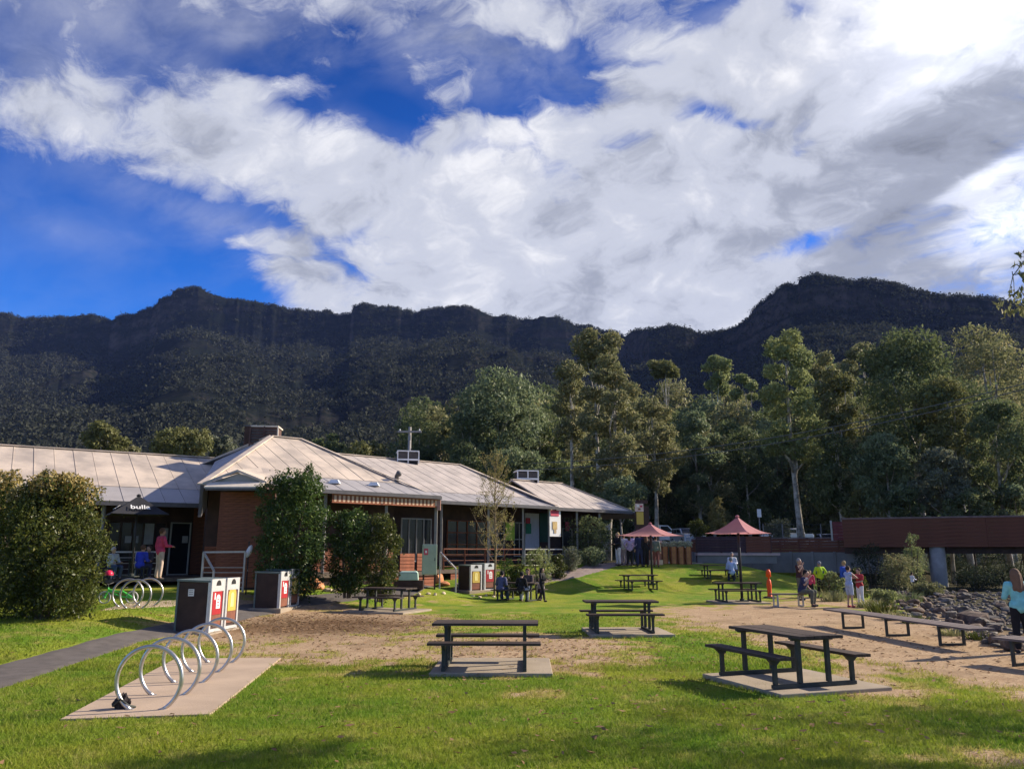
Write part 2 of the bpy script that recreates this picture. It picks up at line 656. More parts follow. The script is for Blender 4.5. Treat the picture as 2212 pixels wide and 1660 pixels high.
MG = bpy.data.materials.new('lawn and bare earth')
MG.use_nodes = True
t = MG.node_tree
b = t.nodes['Principled BSDF']
b.inputs['Roughness'].default_value = 0.95
b.inputs['Specular IOR Level'].default_value = 0.08
geo = t.nodes.new('ShaderNodeNewGeometry')
att = t.nodes.new('ShaderNodeAttribute')
att.attribute_name = 'bare'
sep = t.nodes.new('ShaderNodeSeparateXYZ')
t.links.new(att.outputs['Vector'], sep.inputs[0])
bv = NV(t, sep.outputs[0])
brown = NV(t, sep.outputs[1])
green, n1, n2, n3 = ground_colour(t, geo.outputs['Position'], bv)
soil = nmix(t, n2.smooth(0.3, 0.7), (0.40, 0.275, 0.165), (0.54, 0.395, 0.25))
soil = nmix(t, n3.smooth(0.42, 0.70), soil, (0.29, 0.19, 0.11))
lit = nmix(t, n3.smooth(0.34, 0.66), (0.085, 0.050, 0.026), (0.255, 0.165, 0.095))
patch = nnoise(t, geo.outputs['Position'], 0.55, 5, 0.65)
soil = nmix(t, patch.smooth(0.50, 0.70) * 0.75, soil, nmix(t, n3.smooth(0.35, 0.65), (0.17, 0.115, 0.065), (0.31, 0.22, 0.13)))
soil = nmix(t, brown, soil, lit)
frst_and_shade = NV(t, sep.outputs[2])
soil = nmix(t, frst_and_shade, soil, nmix(t, n3.smooth(0.35, 0.65), (0.022, 0.030, 0.012), (0.055, 0.055, 0.024)))  # dark forest floor; the same tone paints bridge shade onto the creek bed
bm_ = (bv + (n3 - 0.5) * 0.55 + (n2 - 0.5) * 0.45).smooth(0.42, 0.80)
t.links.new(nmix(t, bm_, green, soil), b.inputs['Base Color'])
bp = t.nodes.new('ShaderNodeBump')
bp.inputs['Strength'].default_value = 0.75
bp.inputs['Distance'].default_value = 0.05
n4 = nnoise(t, geo.outputs['Position'], 26.0, 4, 0.7)
t.links.new((n4 + n2 * 0.5).s, bp.inputs['Height'])
t.links.new(bp.outputs[0], b.inputs['Normal'])


def axis(a, b, step, far, grow=1.22):
    core = list(np.arange(a, b + 1e-6, step))
    hi, st = [b], step
    while hi[-1] < far:
        st *= grow
        hi.append(hi[-1] + st)
    lo, st = [a], step
    while lo[-1] > -far:
        st *= grow
        lo.append(lo[-1] - st)
    return np.array(lo[:0:-1] + core + hi[1:])


gx = axis(-15, 15, 0.14, 2000)
gy = axis(3, 50, 0.16, 1700)
gy = gy[gy > -400]
XX, YY = np.meshgrid(gx, gy)
ZZ = gz(XX, YY)
ZZ = np.where(YY > 160, np.minimum(ZZ, 5.0), ZZ)
nx, ny = len(gx), len(gy)
vv = np.stack([XX.ravel(), YY.ravel(), ZZ.ravel()], 1)
ii = (np.arange(ny - 1)[:, None] * nx + np.arange(nx - 1)[None]).ravel()
ff = np.stack([ii, ii + 1, ii + 1 + nx, ii + nx], 1)
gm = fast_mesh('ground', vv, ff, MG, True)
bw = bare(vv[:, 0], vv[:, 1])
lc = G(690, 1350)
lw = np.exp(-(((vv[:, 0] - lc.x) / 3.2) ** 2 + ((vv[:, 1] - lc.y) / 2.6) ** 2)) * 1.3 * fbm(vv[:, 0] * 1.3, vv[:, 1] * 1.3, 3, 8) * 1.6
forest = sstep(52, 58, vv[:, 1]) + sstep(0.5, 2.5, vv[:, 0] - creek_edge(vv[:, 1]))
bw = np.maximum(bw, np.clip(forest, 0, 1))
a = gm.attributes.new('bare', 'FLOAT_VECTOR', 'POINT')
a.data.foreach_set('vector', np.stack([bw, np.clip(lw + forest, 0, 1), np.maximum(np.where(vv[:, 0] > 9, sstep(50.5, 53, vv[:, 1]), sstep(55, 62, vv[:, 1])), 0.85 * sstep(0.6, 2.2, vv[:, 0] - creek_edge(vv[:, 1])))], 1).astype(np.float32).ravel())  # third channel: forest floor, plus shade under the bridge painted on the creek side
ground = tag(obj('ground', gm), 'lawn with worn patches of bare earth', None, None, 'structure')

# ------------------------------------------------------------------ asphalt path
M_PATH = mat('asphalt', (0.118, 0.102, 0.092), 0.9, 0.18, 3.0, 0.5, bscale=60)
M_PATHF = mat('pale gravel path', (0.26, 0.205, 0.185), 0.9, 0.15, 3.0, 0.4, bscale=60)


def ribbon(name, pts, m, lift, kind='structure', label=None):
    """pts: (left point, right point) pairs; a strip that follows the ground"""
    vs, fs = [], []
    k = 9
    rows = []
    for i in range(len(pts) - 1):
        n = max(2, int((Vector(pts[i + 1][0]) - Vector(pts[i][0])).length / 0.35))
        for j in range(n):
            f = j / n
            rows.append((pts[i][0].lerp(pts[i + 1][0], f), pts[i][1].lerp(pts[i + 1][1], f)))
    rows.append(pts[-1])
    for r, (a, b) in enumerate(rows):
        for j in range(k):
            p = a.lerp(b, j / (k - 1))
            if j in (0, k - 1):
                s = 0.06 * math.sin(r * 1.7 + j) + 0.05 * math.sin(r * 0.6 + 2 * j)
                p = p + (b - a).normalized() * s
            vs.append((p.x, p.y, gzf(p.x, p.y) + lift - (0.03 if j in (0, k - 1) else 0)))
    for r in range(len(rows) - 1):
        for j in range(k - 1):
            q = r * k + j
            fs.append((q, q + 1, q + 1 + k, q + k))
    me = bpy.data.meshes.new(name)
    me.from_pydata(vs, [], fs)
    me.materials.append(m)
    me.polygons.foreach_set('use_smooth', [True] * len(fs))
    o = obj(name, me)
    return tag(o, label, None, None, kind)


def pair(u0, v0, u1, v1):
    return (G(u0, v0), G(u1, v1))


near_path = [pair(-190, 1480, -160, 1560), pair(0, 1434, 0, 1489), pair(105, 1406, 105, 1454), pair(207, 1377, 207, 1420),
             pair(300, 1358, 300, 1387), pair(366, 1343, 366, 1375), pair(440, 1325, 470, 1352), pair(520, 1305, 560, 1330),
             pair(640, 1286, 660, 1308), pair(760, 1278, 780, 1296), pair(880, 1272, 890, 1287), pair(985, 1262, 1000, 1277)]
ribbon('path', near_path, M_PATH, 0.02, label='grey asphalt path past the bins')
far_path = [pair(985, 1258, 1005, 1279), pair(1090, 1246, 1120, 1268), pair(1180, 1236, 1215, 1254), pair(1255, 1225, 1275, 1240), pair(1322, 1214, 1335, 1226)]
p_end = far_path[-1]
far_path.append((p_end[0] + Vector((5, 4, 0)), p_end[1] + Vector((5.5, 3, 0))))
ribbon('path', far_path, M_PATHF, 0.024, label='pale path climbing to the shop end')

# ------------------------------------------------------------------ grass blades
rng = np.random.default_rng(11)
MGR = bpy.data.materials.new('grass blades')
MGR.use_nodes = True
t = MGR.node_tree
b = t.nodes['Principled BSDF']
b.inputs['Roughness'].default_value = 0.7
b.inputs['Specular IOR Level'].default_value = 0.15
geo = t.nodes.new('ShaderNodeNewGeometry')
att = t.nodes.new('ShaderNodeAttribute')
att.attribute_name = 'bare'
bv = NV(t, att.outputs['Fac'])
green, n1, n2, n3 = ground_colour(t, geo.outputs['Position'], bv)
rnd = NV(t, geo.outputs['Random Per Island'])
c = nmix(t, rnd.smooth(0.0, 1.0, 0.0, 0.6), green, (0.270, 0.350, 0.036))
c = nmix(t, rnd.smooth(0.90, 0.97) * 0.7, c, (0.40, 0.35, 0.13))
t.links.new(c, b.inputs['Base Color'])
trn = t.nodes.new('ShaderNodeBsdfTranslucent')
t.links.new(c, trn.inputs[0])
ms = t.nodes.new('ShaderNodeMixShader')
ms.inputs[0].default_value = 0.45
t.links.new(b.outputs[0], ms.inputs[1])
t.links.new(trn.outputs[0], ms.inputs[2])
t.links.new(ms.outputs[0], t.nodes['Material Output'].inputs[0])


def blades(n, ylo, yhi, hgt, wid):
    y = ylo + (yhi - ylo) * rng.random(n) ** 1.25
    half = y * 0.68 + 0.8
    x = (rng.random(n) * 2 - 1) * half
    keep = rng.random(n) > bare(x, y) * 1.02
    keep &= ~on_path(x, y)
    x, y = x[keep], y[keep]
    z = gz(x, y) - 0.004
    n = len(x)
    an = rng.random(n) * 2 * PI
    h = hgt * (0.45 + 0.9 * rng.random(n)) * (0.7 + 0.6 * fbm(x * 1.4, y * 1.4, 2, 3))
    w = wid * (0.7 + 0.6 * rng.random(n))
    ln = 0.2 + rng.random(n) * 1.0
    la = rng.random(n) * 2 * PI
    p0 = np.stack([x - np.cos(an) * w, y - np.sin(an) * w, z], 1)
    p1 = np.stack([x + np.cos(an) * w, y + np.sin(an) * w, z], 1)
    p2 = np.stack([x + np.cos(la) * h * ln, y + np.sin(la) * h * ln, z + h], 1)
    return np.stack([p0, p1, p2], 1).reshape(-1, 3)


def poly_mask(poly):
    P = np.array([(p.x, p.y) for p in poly])

    def f(x, y):
        inside = np.zeros(len(x), bool)
        j = len(P) - 1
        for i in range(len(P)):
            c = ((P[i, 1] > y) != (P[j, 1] > y)) & (x < (P[j, 0] - P[i, 0]) * (y - P[i, 1]) / (P[j, 1] - P[i, 1] + 1e-12) + P[i, 0])
            inside ^= c
            j = i
        return inside
    return f


PAD_POLYS = []                                       # filled here because the grass must keep off the slabs
RACK_PAD = [G(130, 1557), G(452, 1546), G(606, 1423), G(380, 1424)]
PAD_POLYS.append(RACK_PAD)
_pm = [poly_mask([a for a, b in near_path] + [b for a, b in near_path][::-1]), poly_mask([a for a, b in far_path] + [b for a, b in far_path][::-1])]


def on_path(x, y):
    m = np.zeros(len(x), bool)
    for f in _pm:
        m |= f(x, y)
    for p in PAD_POLYS:
        m |= poly_mask(p)(x, y)
    return m

gv = np.concatenate([blades(230000, 6.0, 15.0, 0.052, 0.006), blades(90000, 14.0, 26.0, 0.06, 0.011)])
gme = fast_mesh('grass', gv, np.arange(len(gv)).reshape(-1, 3), MGR)
a = gme.attributes.new('bare', 'FLOAT', 'POINT')
a.data.foreach_set('value', bare(gv[:, 0], gv[:, 1]).astype(np.float32))
tag(obj('grass', gme), 'short green lawn grass', None, None, 'stuff')

# dry leaf litter on the worn ground
ML = leaf_mat('dry leaves', (0.13, 0.07, 0.035), (0.34, 0.22, 0.12), 0.1)


def litter():
    n = 5200
    a = rng.normal(0, 1, (n, 2))
    pts = []
    for (u, v, sx_, sy_, k) in ((690, 1348, 2.4, 1.8, 3000), (1130, 1400, 2.3, 1.6, 900), (1250, 1500, 3, 1.2, 250), (1950, 1400, 2.4, 3.0, 700), (900, 1560, 4.5, 1.8, 420), (1700, 1560, 3.5, 1.5, 420), (250, 1420, 3.5, 3.0, 260), (1300, 1400, 6.0, 5.0, 700), (560, 1335, 1.3, 1.0, 350)):
        c = G(u, v)
        q = rng.normal(0, 1, (k, 2)) * (sx_, sy_) + (c.x, c.y)
        pts.append(q)
    p = np.concatenate(pts)
    p = p[((bare(p[:, 0], p[:, 1]) > 0.3) | (rng.random(len(p)) < 0.30)) & ~on_path(p[:, 0], p[:, 1])]
    n = len(p)
    z = gz(p[:, 0], p[:, 1]) + 0.012 + 0.03 * (bare(p[:, 0], p[:, 1]) < 0.3)
    an = rng.random(n) * 2 * PI
    L, W = 0.028 + 0.04 * rng.random(n), 0.010 + 0.014 * rng.random(n)
    tl = (rng.random((n, 4)) - 0.3) * 0.03
    ca, sa = np.cos(an), np.sin(an)
    q = []
    for i, (fa, fb) in enumerate(((-1, 0), (0, -1), (1, 0), (0, 1))):
        q.append(np.stack([p[:, 0] + ca * L * fa - sa * W * fb, p[:, 1] + sa * L * fa + ca * W * fb, z + tl[:, i]], 1))
    v = np.stack(q, 1).reshape(-1, 3)
    return fast_mesh('leaf_litter', v, np.arange(len(v)).reshape(-1, 4), ML)


tag(obj('leaf_litter', litter()), 'dry brown leaves on worn earth', None, None, 'stuff')

# ------------------------------------------------------------------ mountains
RIDGE = [(-900, 640), (-500, 700), (-250, 650), (-120, 662), (0, 676), (60, 688), (160, 684), (200, 680), (240, 690), (300, 672), (330, 660), (345, 645),
         (362, 640), (380, 630), (405, 622), (440, 624), (450, 633), (480, 641), (520, 648), (560, 655), (600, 661), (640, 668),
         (690, 676), (712, 672), (735, 680), (758, 680), (765, 659), (800, 656), (850, 665), (900, 676), (930, 667), (960, 663),
         (1000, 661), (1030, 670), (1060, 681), (1110, 686), (1150, 691), (1195, 684), (1230, 696), (1260, 706), (1310, 713), (1355, 724),
         (1366, 712), (1400, 713), (1440, 702), (1480, 709), (1520, 721), (1560, 717), (1590, 704), (1612, 690), (1640, 656),
         (1668, 640), (1680, 620), (1700, 616), (1722, 622), (1727, 602), (1760, 598), (1800, 597), (1836, 605), (1870, 606),
         (1910, 611), (1960, 626), (2050, 641), (2100, 645), (2150, 648), (2212, 660), (2350, 690), (2550, 640), (2800, 660), (3200, 620)]
_ru = np.array([r[0] for r in RIDGE], float)
_rv = np.array([r[1] for r in RIDGE], float)


def ridge_dist(u):
    return np.interp(u, [-900, 900, 1300, 1400, 1560, 1700, 2400, 3200], [1050, 1000, 980, 760, 760, 660, 620, 620])


us = np.concatenate([np.arange(-900, -40, 16), np.arange(-40, 2250, 3.0), np.arange(2250, 3200, 16)])
ct, st = math.cos(TILT), math.sin(TILT)
vr = np.interp(us, _ru, _rv)
vs_ = np.convolve(np.pad(vr, 60, mode='edge'), np.exp(-np.linspace(-2.2, 2.2, 121) ** 2) / np.exp(-np.linspace(-2.2, 2.2, 121) ** 2).sum(), 'valid')
vr = vr - 9 * (fbm(us / 26.0, us * 0 + 1, 4, 3) - 0.5) - 7 * (np.round(fbm(us / 16.0, us * 0 + 5, 3, 9) * 4) / 4 - 0.5)
xc, yc = (us - 1106) / F, (830 - vr) / F
kx = xc / (ct - yc * st)
zr_k = (st + yc * ct) / (ct - yc * st)
zs_k = (lambda q: (st + q * ct) / (ct - q * st))((830 - np.maximum(vs_, vr + 4) - 3) / F)
YR = ridge_dist(us)
Y0 = 150.0
tt = np.concatenate([np.linspace(0, 0.9, 90), np.linspace(0.91, 1.0, 22), np.linspace(1.03, 1.5, 14)])


def mountain_z(k, Yr, zk, f, zs):
    """height at fraction f of the way from the foot to the ridge"""
    Y = Y0 + (Yr - Y0) * f
    x = k * Y
    zk0 = zk
    zk = zs + (zk0 - zs) * sstep(0.93, 0.992, f)
    H = CAM_H + zk * Yr
    cliff = 0.12 * sstep(0.90, 0.985, f)
    prof = 0.88 * np.clip(f, 0, 1) ** 1.18 + cliff
    z = 3.0 + (H - 3.0) * prof
    w = np.sin(np.clip(f, 0, 1) * PI) ** 0.8
    spur = (fbm(x / 150.0 + 0.4 * f, Y / 420.0, 4, 21) - 0.5) * 95 + (fbm(x / 42.0, Y / 90.0, 4, 33) - 0.5) * 26
    z = z + spur * w * np.clip(f * 1.6, 0, 1)
    ledge = (fbm(x / 70.0, z / 9.0, 3, 77) - 0.5) * 7 * sstep(0.55, 0.9, f) * (1 - sstep(0.985, 1.0, f))
    z = z + ledge
    z = np.where(f > 1, H - (Y - Yr) * 0.45, z)
    zmax = CAM_H + zk * Y - 2.5 * (1 - f) * 10
    z = np.where(f < 1, np.minimum(z, zmax), z)
    return x, Y, z


KK, TT = np.meshgrid(kx, tt)
YRg = np.broadcast_to(YR, KK.shape)
ZKg = np.broadcast_to(zr_k, KK.shape)
ZSg = np.broadcast_to(zs_k, KK.shape)
mx, my, mz = mountain_z(KK, YRg, ZKg, TT, ZSg)
mv = np.stack([mx.ravel(), my.ravel(), mz.ravel()], 1)
nu_ = len(us)
ii = (np.arange(len(tt) - 1)[:, None] * nu_ + np.arange(nu_ - 1)[None]).ravel()
MM = bpy.data.materials.new('mountain scrub and rock')
MM.use_nodes = True
t = MM.node_tree
b = t.nodes['Principled BSDF']
b.inputs['Roughness'].default_value = 1.0
b.inputs['Specular IOR Level'].default_value = 0.0
geo = t.nodes.new('ShaderNodeNewGeometry')
sp = t.nodes.new('ShaderNodeSeparateXYZ')
t.links.new(geo.outputs['Normal'], sp.inputs[0])
m1 = nnoise(t, geo.outputs['Position'], 0.013, 5, 0.6)
m2 = nnoise(t, geo.outputs['Position'], 0.11, 5, 0.7)
c = nmix(t, m1.smooth(0.38, 0.62), (0.016, 0.020, 0.016), (0.034, 0.031, 0.028))  # slope colours darkened to stand in for cloud shade over the range
c = nmix(t, m2.smooth(0.40, 0.7), (0.011, 0.014, 0.012), c)
rock = nmix(t, m2.smooth(0.35, 0.65), (0.030, 0.027, 0.026), (0.075, 0.060, 0.052))
steep = (NV(t, sp.outputs[2]) + (m1 - 0.5) * 0.5).smooth(0.42, 0.62, 1.0, 0.0)
c = nmix(t, steep, c, rock)
t.links.new(c, b.inputs['Base Color'])
bp = t.nodes.new('ShaderNodeBump')
bp.inputs['Distance'].default_value = 4.0
bp.inputs['Strength'].default_value = 0.4
t.links.new(m2.s, bp.inputs['Height'])
t.links.new(bp.outputs[0], b.inputs['Normal'])
mo = obj('mountain', fast_mesh('mountain', mv, np.stack([ii, ii + 1, ii + 1 + nu_, ii + nu_], 1), MM, False))
tag(mo, 'dark rocky mountain range behind the trees', None, None, 'structure')

def leaf_mesh(name, q, m):
    return fast_mesh(name, q, np.arange(len(q)).reshape(-1, 4), m)


PHI = (1 + 5 ** 0.5) / 2
ICO_V = np.array([(-1, PHI, 0), (1, PHI, 0), (-1, -PHI, 0), (1, -PHI, 0), (0, -1, PHI), (0, 1, PHI), (0, -1, -PHI), (0, 1, -PHI), (PHI, 0, -1), (PHI, 0, 1), (-PHI, 0, -1), (-PHI, 0, 1)]) / math.hypot(1, PHI)
ICO_F = np.array([(0, 11, 5), (0, 5, 1), (0, 1, 7), (0, 7, 10), (0, 10, 11), (1, 5, 9), (5, 11, 4), (11, 10, 2), (10, 7, 6), (7, 1, 8), (3, 9, 4), (3, 4, 2), (3, 2, 6), (3, 6, 8), (3, 8, 9), (4, 9, 5), (2, 4, 11), (6, 2, 10), (8, 6, 7), (9, 8, 1)])


# scrub forest on the slopes: one uncountable mass of ragged leaf clumps
def scrub(n, flo, fhi, smin, smax, ulo=-60, uhi=2300, thr=0.98, per=9):
    u = rng.uniform(ulo, uhi, n)
    f = flo + (fhi - flo) * rng.random(n) ** 0.8
    k = np.interp(u, us, kx)
    x, y, z = mountain_z(k, np.interp(u, us, YR), np.interp(u, us, zr_k), f, np.interp(u, us, zs_k))
    dens = fbm(x / 45.0, y / 70.0 + 3, 4, 55)
    keep = dens * 1.7 + rng.random(n) * 0.5 > thr
    x, y, z, f = x[keep], y[keep], z[keep], f[keep]
    n = len(x)
    s = (smin + (smax - smin) * rng.random(n) ** 1.8) * (1 - 0.35 * sstep(0.85, 1.0, f))
    c = np.stack([x, y, z + s * 0.5], 1)[:, None, :] + rng.normal(0, 0.42, (n, per, 3)) * s[:, None, None] * np.array([1, 1, .75])
    a = rng.normal(0, 1, (n, per, 3))
    a /= np.linalg.norm(a, axis=2)[..., None]
    b = np.cross(a, rng.normal(0, 1, (n, per, 3)))
    b /= np.linalg.norm(b, axis=2)[..., None] + 1e-9
    L = (s[:, None] * rng.uniform(.35, .75, (n, per)))[..., None]
    W = L * rng.uniform(.5, .9, (n, per))[..., None]
    return np.stack([c - a * L * .5, c + b * W * .5, c + a * L * .5, c - b * W * .5], 2).reshape(-1, 3)


M_SCRUB = leaf_mat('mountain scrub', (0.020, 0.026, 0.017), (0.054, 0.058, 0.038), 0.3, 0.9)  # leaf colour kept extra dark, cloud shade painted into it
sv = [scrub(*a_) for a_ in ((24000, 0.0, 0.32, 1.6, 3.6), (26000, 0.2, 0.65, 2.2, 4.6), (24000, 0.5, 1.0, 2.6, 5.6), (2600, 0.978, 1.0, 2.2, 5.0, -60, 2300, 0.7), (7000, 0.02, 0.8, 2.6, 6.0, 1350, 2300, 0.8))]
tag(obj('scrub_forest', leaf_mesh('scrub_forest', np.concatenate(sv), M_SCRUB)), 'dark scrub forest covering the mountain slopes', None, None, 'stuff')

# ------------------------------------------------------------------ trees
M_BARK = mat('pale gum bark', (0.40, 0.37, 0.32), 0.85, 0.35, 2.0, 0.4, col2=(0.20, 0.175, 0.145))
M_BARKD = mat('dark bark', (0.11, 0.085, 0.065), 0.9, 0.3, 3.0, 0.5)
LM = {
    'blue': leaf_mat('blue green leaves', (0.096, 0.137, 0.071), (0.249, 0.297, 0.154), 0.40, 0.5, (0.312, 0.328, 0.161)),
    'olive': leaf_mat('olive gum leaves', (0.116, 0.137, 0.062), (0.319, 0.305, 0.143), 0.40, 0.5, (0.421, 0.357, 0.186)),
    'light': leaf_mat('light green leaves', (0.137, 0.185, 0.071), (0.366, 0.387, 0.161), 0.40, 0.5),
    'yellow': leaf_mat('yellow green leaves', (0.098, 0.116, 0.040), (0.245, 0.235, 0.090), 0.36, 0.5),
    'dark': leaf_mat('dark leaves', (0.069, 0.098, 0.044), (0.187, 0.223, 0.092), 0.40, 0.5, (0.249, 0.253, 0.111)),
    'shrub': leaf_mat('glossy shrub leaves', (0.023, 0.051, 0.016), (0.094, 0.152, 0.034), 0.38, 0.35, (0.220, 0.270, 0.075)),
    'hedge': leaf_mat('olive hedge leaves', (0.032, 0.046, 0.012), (0.120, 0.140, 0.030), 0.38, 0.4, (0.20, 0.18, 0.045)),
    'deep': leaf_mat('leaves with painted shade', (0.016, 0.026, 0.014), (0.048, 0.062, 0.032), 0.3, 0.6),  # bridge shade put into the leaf colour of bushes the sun still reaches
    'tips': leaf_mat('straw coloured tips', (0.260, 0.189, 0.065), (0.468, 0.377, 0.143), 0.25, 0.5),
    'gold': leaf_mat('sparse young leaves', (0.221, 0.195, 0.062), (0.429, 0.364, 0.143), 0.3, 0.5),
    'grey': leaf_mat('grey green leaves', (0.101, 0.118, 0.075), (0.237, 0.254, 0.169), 0.38, 0.5),
}


def leaf_cloud(rg, blobs, n, size, droop=0.4, shell=0.62):
    """leaf quads spread through and over a set of (centre, radii) clumps"""
    C = np.array([b[0] for b in blobs], float)
    Rr = np.array([b[1] for b in blobs], float)
    w = (Rr[:, 0] * Rr[:, 2]) ** 1.0
    k = rg.choice(len(C), n, p=w / w.sum())
    d = rg.normal(0, 1, (n, 3))
    d /= np.linalg.norm(d, axis=1)[:, None]
    rad = shell + (1.04 - shell) * rg.random(n) ** 0.6
    rad = rad * np.where(rg.random(n) < 0.07, 1 + 0.3 * rg.random(n), 1.0)
    sub = 1 + 0.22 * np.sin(d[:, 0] * 5 + k) * np.cos(d[:, 2] * 6 + k * 2) + 0.16 * np.sin(d[:, 1] * 9 + 3 * k)
    p = C[k] + d * Rr[k] * (rad * sub)[:, None]
    a = rg.normal(0, 1, (n, 3))
    a[:, 2] -= droop * 2.0
    a /= np.linalg.norm(a, axis=1)[:, None]
    nr = d * 0.8 + rg.normal(0, 0.8, (n, 3))
    b = np.cross(a, nr)
    b /= np.linalg.norm(b, axis=1)[:, None] + 1e-9
    L = size * (0.6 + 0.8 * rg.random(n))[:, None]
    W = L * (0.30 + 0.25 * rg.random(n))[:, None]
    m = np.cross(a, b) * L * 0.12
    q = np.stack([p - a * L * 0.5, p + b * W * 0.5 + m, p + a * L * 0.5, p - b * W * 0.5 + m], 1)
    return q.reshape(-1, 3)




def tree(base, h, blobs, n, size, leaf, bark, label, trunk_r, name='gum_tree', group=None, seed=0, droop=0.4, lean=(0, 0), forks=7, shell=0.62, cat='tree', twigs=()):
    """blobs are given relative to the base; limbs run from the trunk to the clumps"""
    rg = np.random.default_rng(seed)
    t = thing(name, base, 0, label, cat, group)
    top = max(b[0][2] for b in blobs)
    mb = MB()
    tk = []
    for i in range(7):
        f = i / 6
        tk.append(Vector((lean[0] * f + 0.25 * trunk_r * math.sin(3 * f + seed) * 3, lean[1] * f, top * 0.92 * f - (0.2 if i == 0 else 0))))
    mb.tube(tk, [trunk_r * (1.25 if i == 0 else 1 - 0.8 * i / 6) for i in range(7)], 8)
    order = sorted(range(len(blobs)), key=lambda i: -blobs[i][1][0])[:forks]
    for i in order:
        c = Vector(blobs[i][0])
        f = min(0.93, max(0.2, (c.z / top) * 0.75))
        j = min(5, int(f * 6))
        a = tk[j].lerp(tk[j + 1], f * 6 - j)
        mid = a.lerp(c, 0.5) + Vector((rg.uniform(-.4, .4), rg.uniform(-.4, .4), -0.06 * (c - a).length))
        r0 = trunk_r * (1 - 0.8 * f) * 0.6
        mb.tube([a, mid, c, c + (c - a) * 0.12], [r0, r0 * 0.7, r0 * 0.4, r0 * 0.15], 5)
    for pts, rads in twigs:
        mb.tube(pts, rads, 5)
    mb.build('trunk', bark, t, True)
    obj('crown', leaf_mesh('crown', leaf_cloud(rg, blobs, n, size, droop, shell), leaf), t)
    return t


def crown_blobs(seed, w, z0, z1, n, shape='round', depth=None, lo=0.2, hi=0.34, yoff=0.0):
    """clump centres filling a crown outline of full width w between heights z0 and z1"""
    rg = np.random.default_rng(seed)
    depth = depth or w
    out_ = []
    for i in range(n):
        f = (i + 0.5) / n
        f = min(1, max(0, f + rg.uniform(-.06, .06)))
        if shape == 'round':
            half = math.sqrt(max(0.03, 1 - (2 * f - 0.95) ** 2))
        elif shape == 'tall':
            half = 0.35 + 0.65 * math.sin(PI * min(1, f * 0.82 + 0.16))
        elif shape == 'flat':
            half = 0.55 + 0.45 * f
        else:
            half = 0.9 - 0.7 * f
        an = i * 2.39996 + rg.uniform(-.4, .4)
        rr = half * rg.uniform(0.35, 0.78)
        r = w * rg.uniform(lo, hi) * 0.62
        c = (math.cos(an) * rr * w / 2, math.sin(an) * rr * depth / 2 + yoff, z0 + (z1 - z0) * f)
        out_.append((c, (r, r, r * rg.uniform(0.62, 0.9))))
    return out_


def place_tree(u, Y, v_top, v_bot, wpx, shape, leaf, label, n=5000, size=None, seed=1, nb=14, trunk=None, bark=None, name='gum_tree', group='gum trees behind the lawn', lean=(0, 0), lo=0.2, hi=0.34, forks=7, dz=0.0, shell=0.62, droop=0.4):
    """tree seen in column u at distance Y whose crown spans rows v_top..v_bot and is wpx wide there"""
    base = GY(u, Y)
    base.z += dz
    mpp = (Y * ct + 6 * st) / F
    z1 = PY(u, v_top, Y).z - base.z
    z0 = PY(u, v_bot, Y).z - base.z
    w = wpx * mpp
    r = w * (lo + hi) / 2 * 0.62
    bl = crown_blobs(seed, w, max(0.3, z0 + r * 0.5), z1 - r * 0.75, nb, shape, None, lo, hi)
    return tree(base, z1, bl, int(n * 1.75), size or Y * 0.0044, LM[leaf], bark or M_BARK, label, trunk or max(0.07, z1 * 0.016), name, group, seed, lean=lean, forks=forks, shell=shell, droop=droop)


FG = 'gum trees behind the lawn'
# the trees one can tell apart, centre to right
place_tree(1078, 78, 792, 1010, 225, 'round', 'blue', 'broad rounded blue-green gum standing behind the shop roofs', 9000, seed=3, nb=18, trunk=0.3)
place_tree(1040, 82, 880, 1060, 170, 'round', 'blue', 'lower grey-green gum hugging the left side of the broad round gum', 4200, seed=4, nb=11)
place_tree(1235, 66, 762, 960, 90, 'tall', 'olive', 'narrow gum with a bare pale trunk left of the tallest olive gum', 3600, seed=6, nb=12, trunk=0.22, lo=.25, hi=.42)
place_tree(1300, 70, 706, 800, 150, 'flat', 'olive', 'airy gum top rising highest above the middle of the forest', 3200, seed=15, nb=8, trunk=0.28, lo=.2, hi=.32)
place_tree(1318, 62, 770, 1090, 185, 'round', 'olive', 'tallest broad olive gum with pale trunk above the first pink umbrella', 11000, seed=5, nb=24, trunk=0.30, lo=.16, hi=.27, lean=(0.7, 0))
place_tree(1455, 105, 772, 815, 80, 'flat', 'yellow', 'small umbrella-shaped gum on two thin stems against the mountain', 1300, seed=7, nb=5, trunk=0.16, lo=.3, hi=.42, forks=4)
place_tree(1572, 100, 760, 850, 74, 'round', 'light', 'small rounded gum on a thin stem right of the umbrella-shaped gum', 1700, seed=8, nb=7, trunk=0.16, lo=.3, hi=.42)
place_tree(1635, 96, 800, 870, 60, 'round', 'light', 'slim light green treetop left of the tall tapering gum', 1100, seed=28, nb=5, trunk=0.13, lo=.3, hi=.42)
place_tree(1735, 60, 718, 1010, 150, 'tall', 'light', 'tall tapering light green gum with white lower trunk by the car park', 9500, seed=9, nb=24, trunk=0.27, lo=.2, hi=.31)
place_tree(1835, 74, 795, 960, 105, 'round', 'yellow', 'yellow-green gum right of the tall tapering gum', 4200, seed=10, nb=12, lo=.25, hi=.36)
place_tree(1830, 95, 765, 850, 130, 'flat', 'olive', 'wide flat gum crown behind the yellow-green gum', 2600, seed=29, nb=8)
place_tree(2010, 58, 704, 1040, 330, 'round', 'dark', 'massive dark gum filling the right side above the bridge', 18000, seed=11, nb=34, trunk=0.36, lo=.16, hi=.26)
place_tree(1900, 88, 738, 880, 120, 'round', 'olive', 'rounded olive treetop peeping left of the massive dark gum', 3000, seed=12, nb=9)
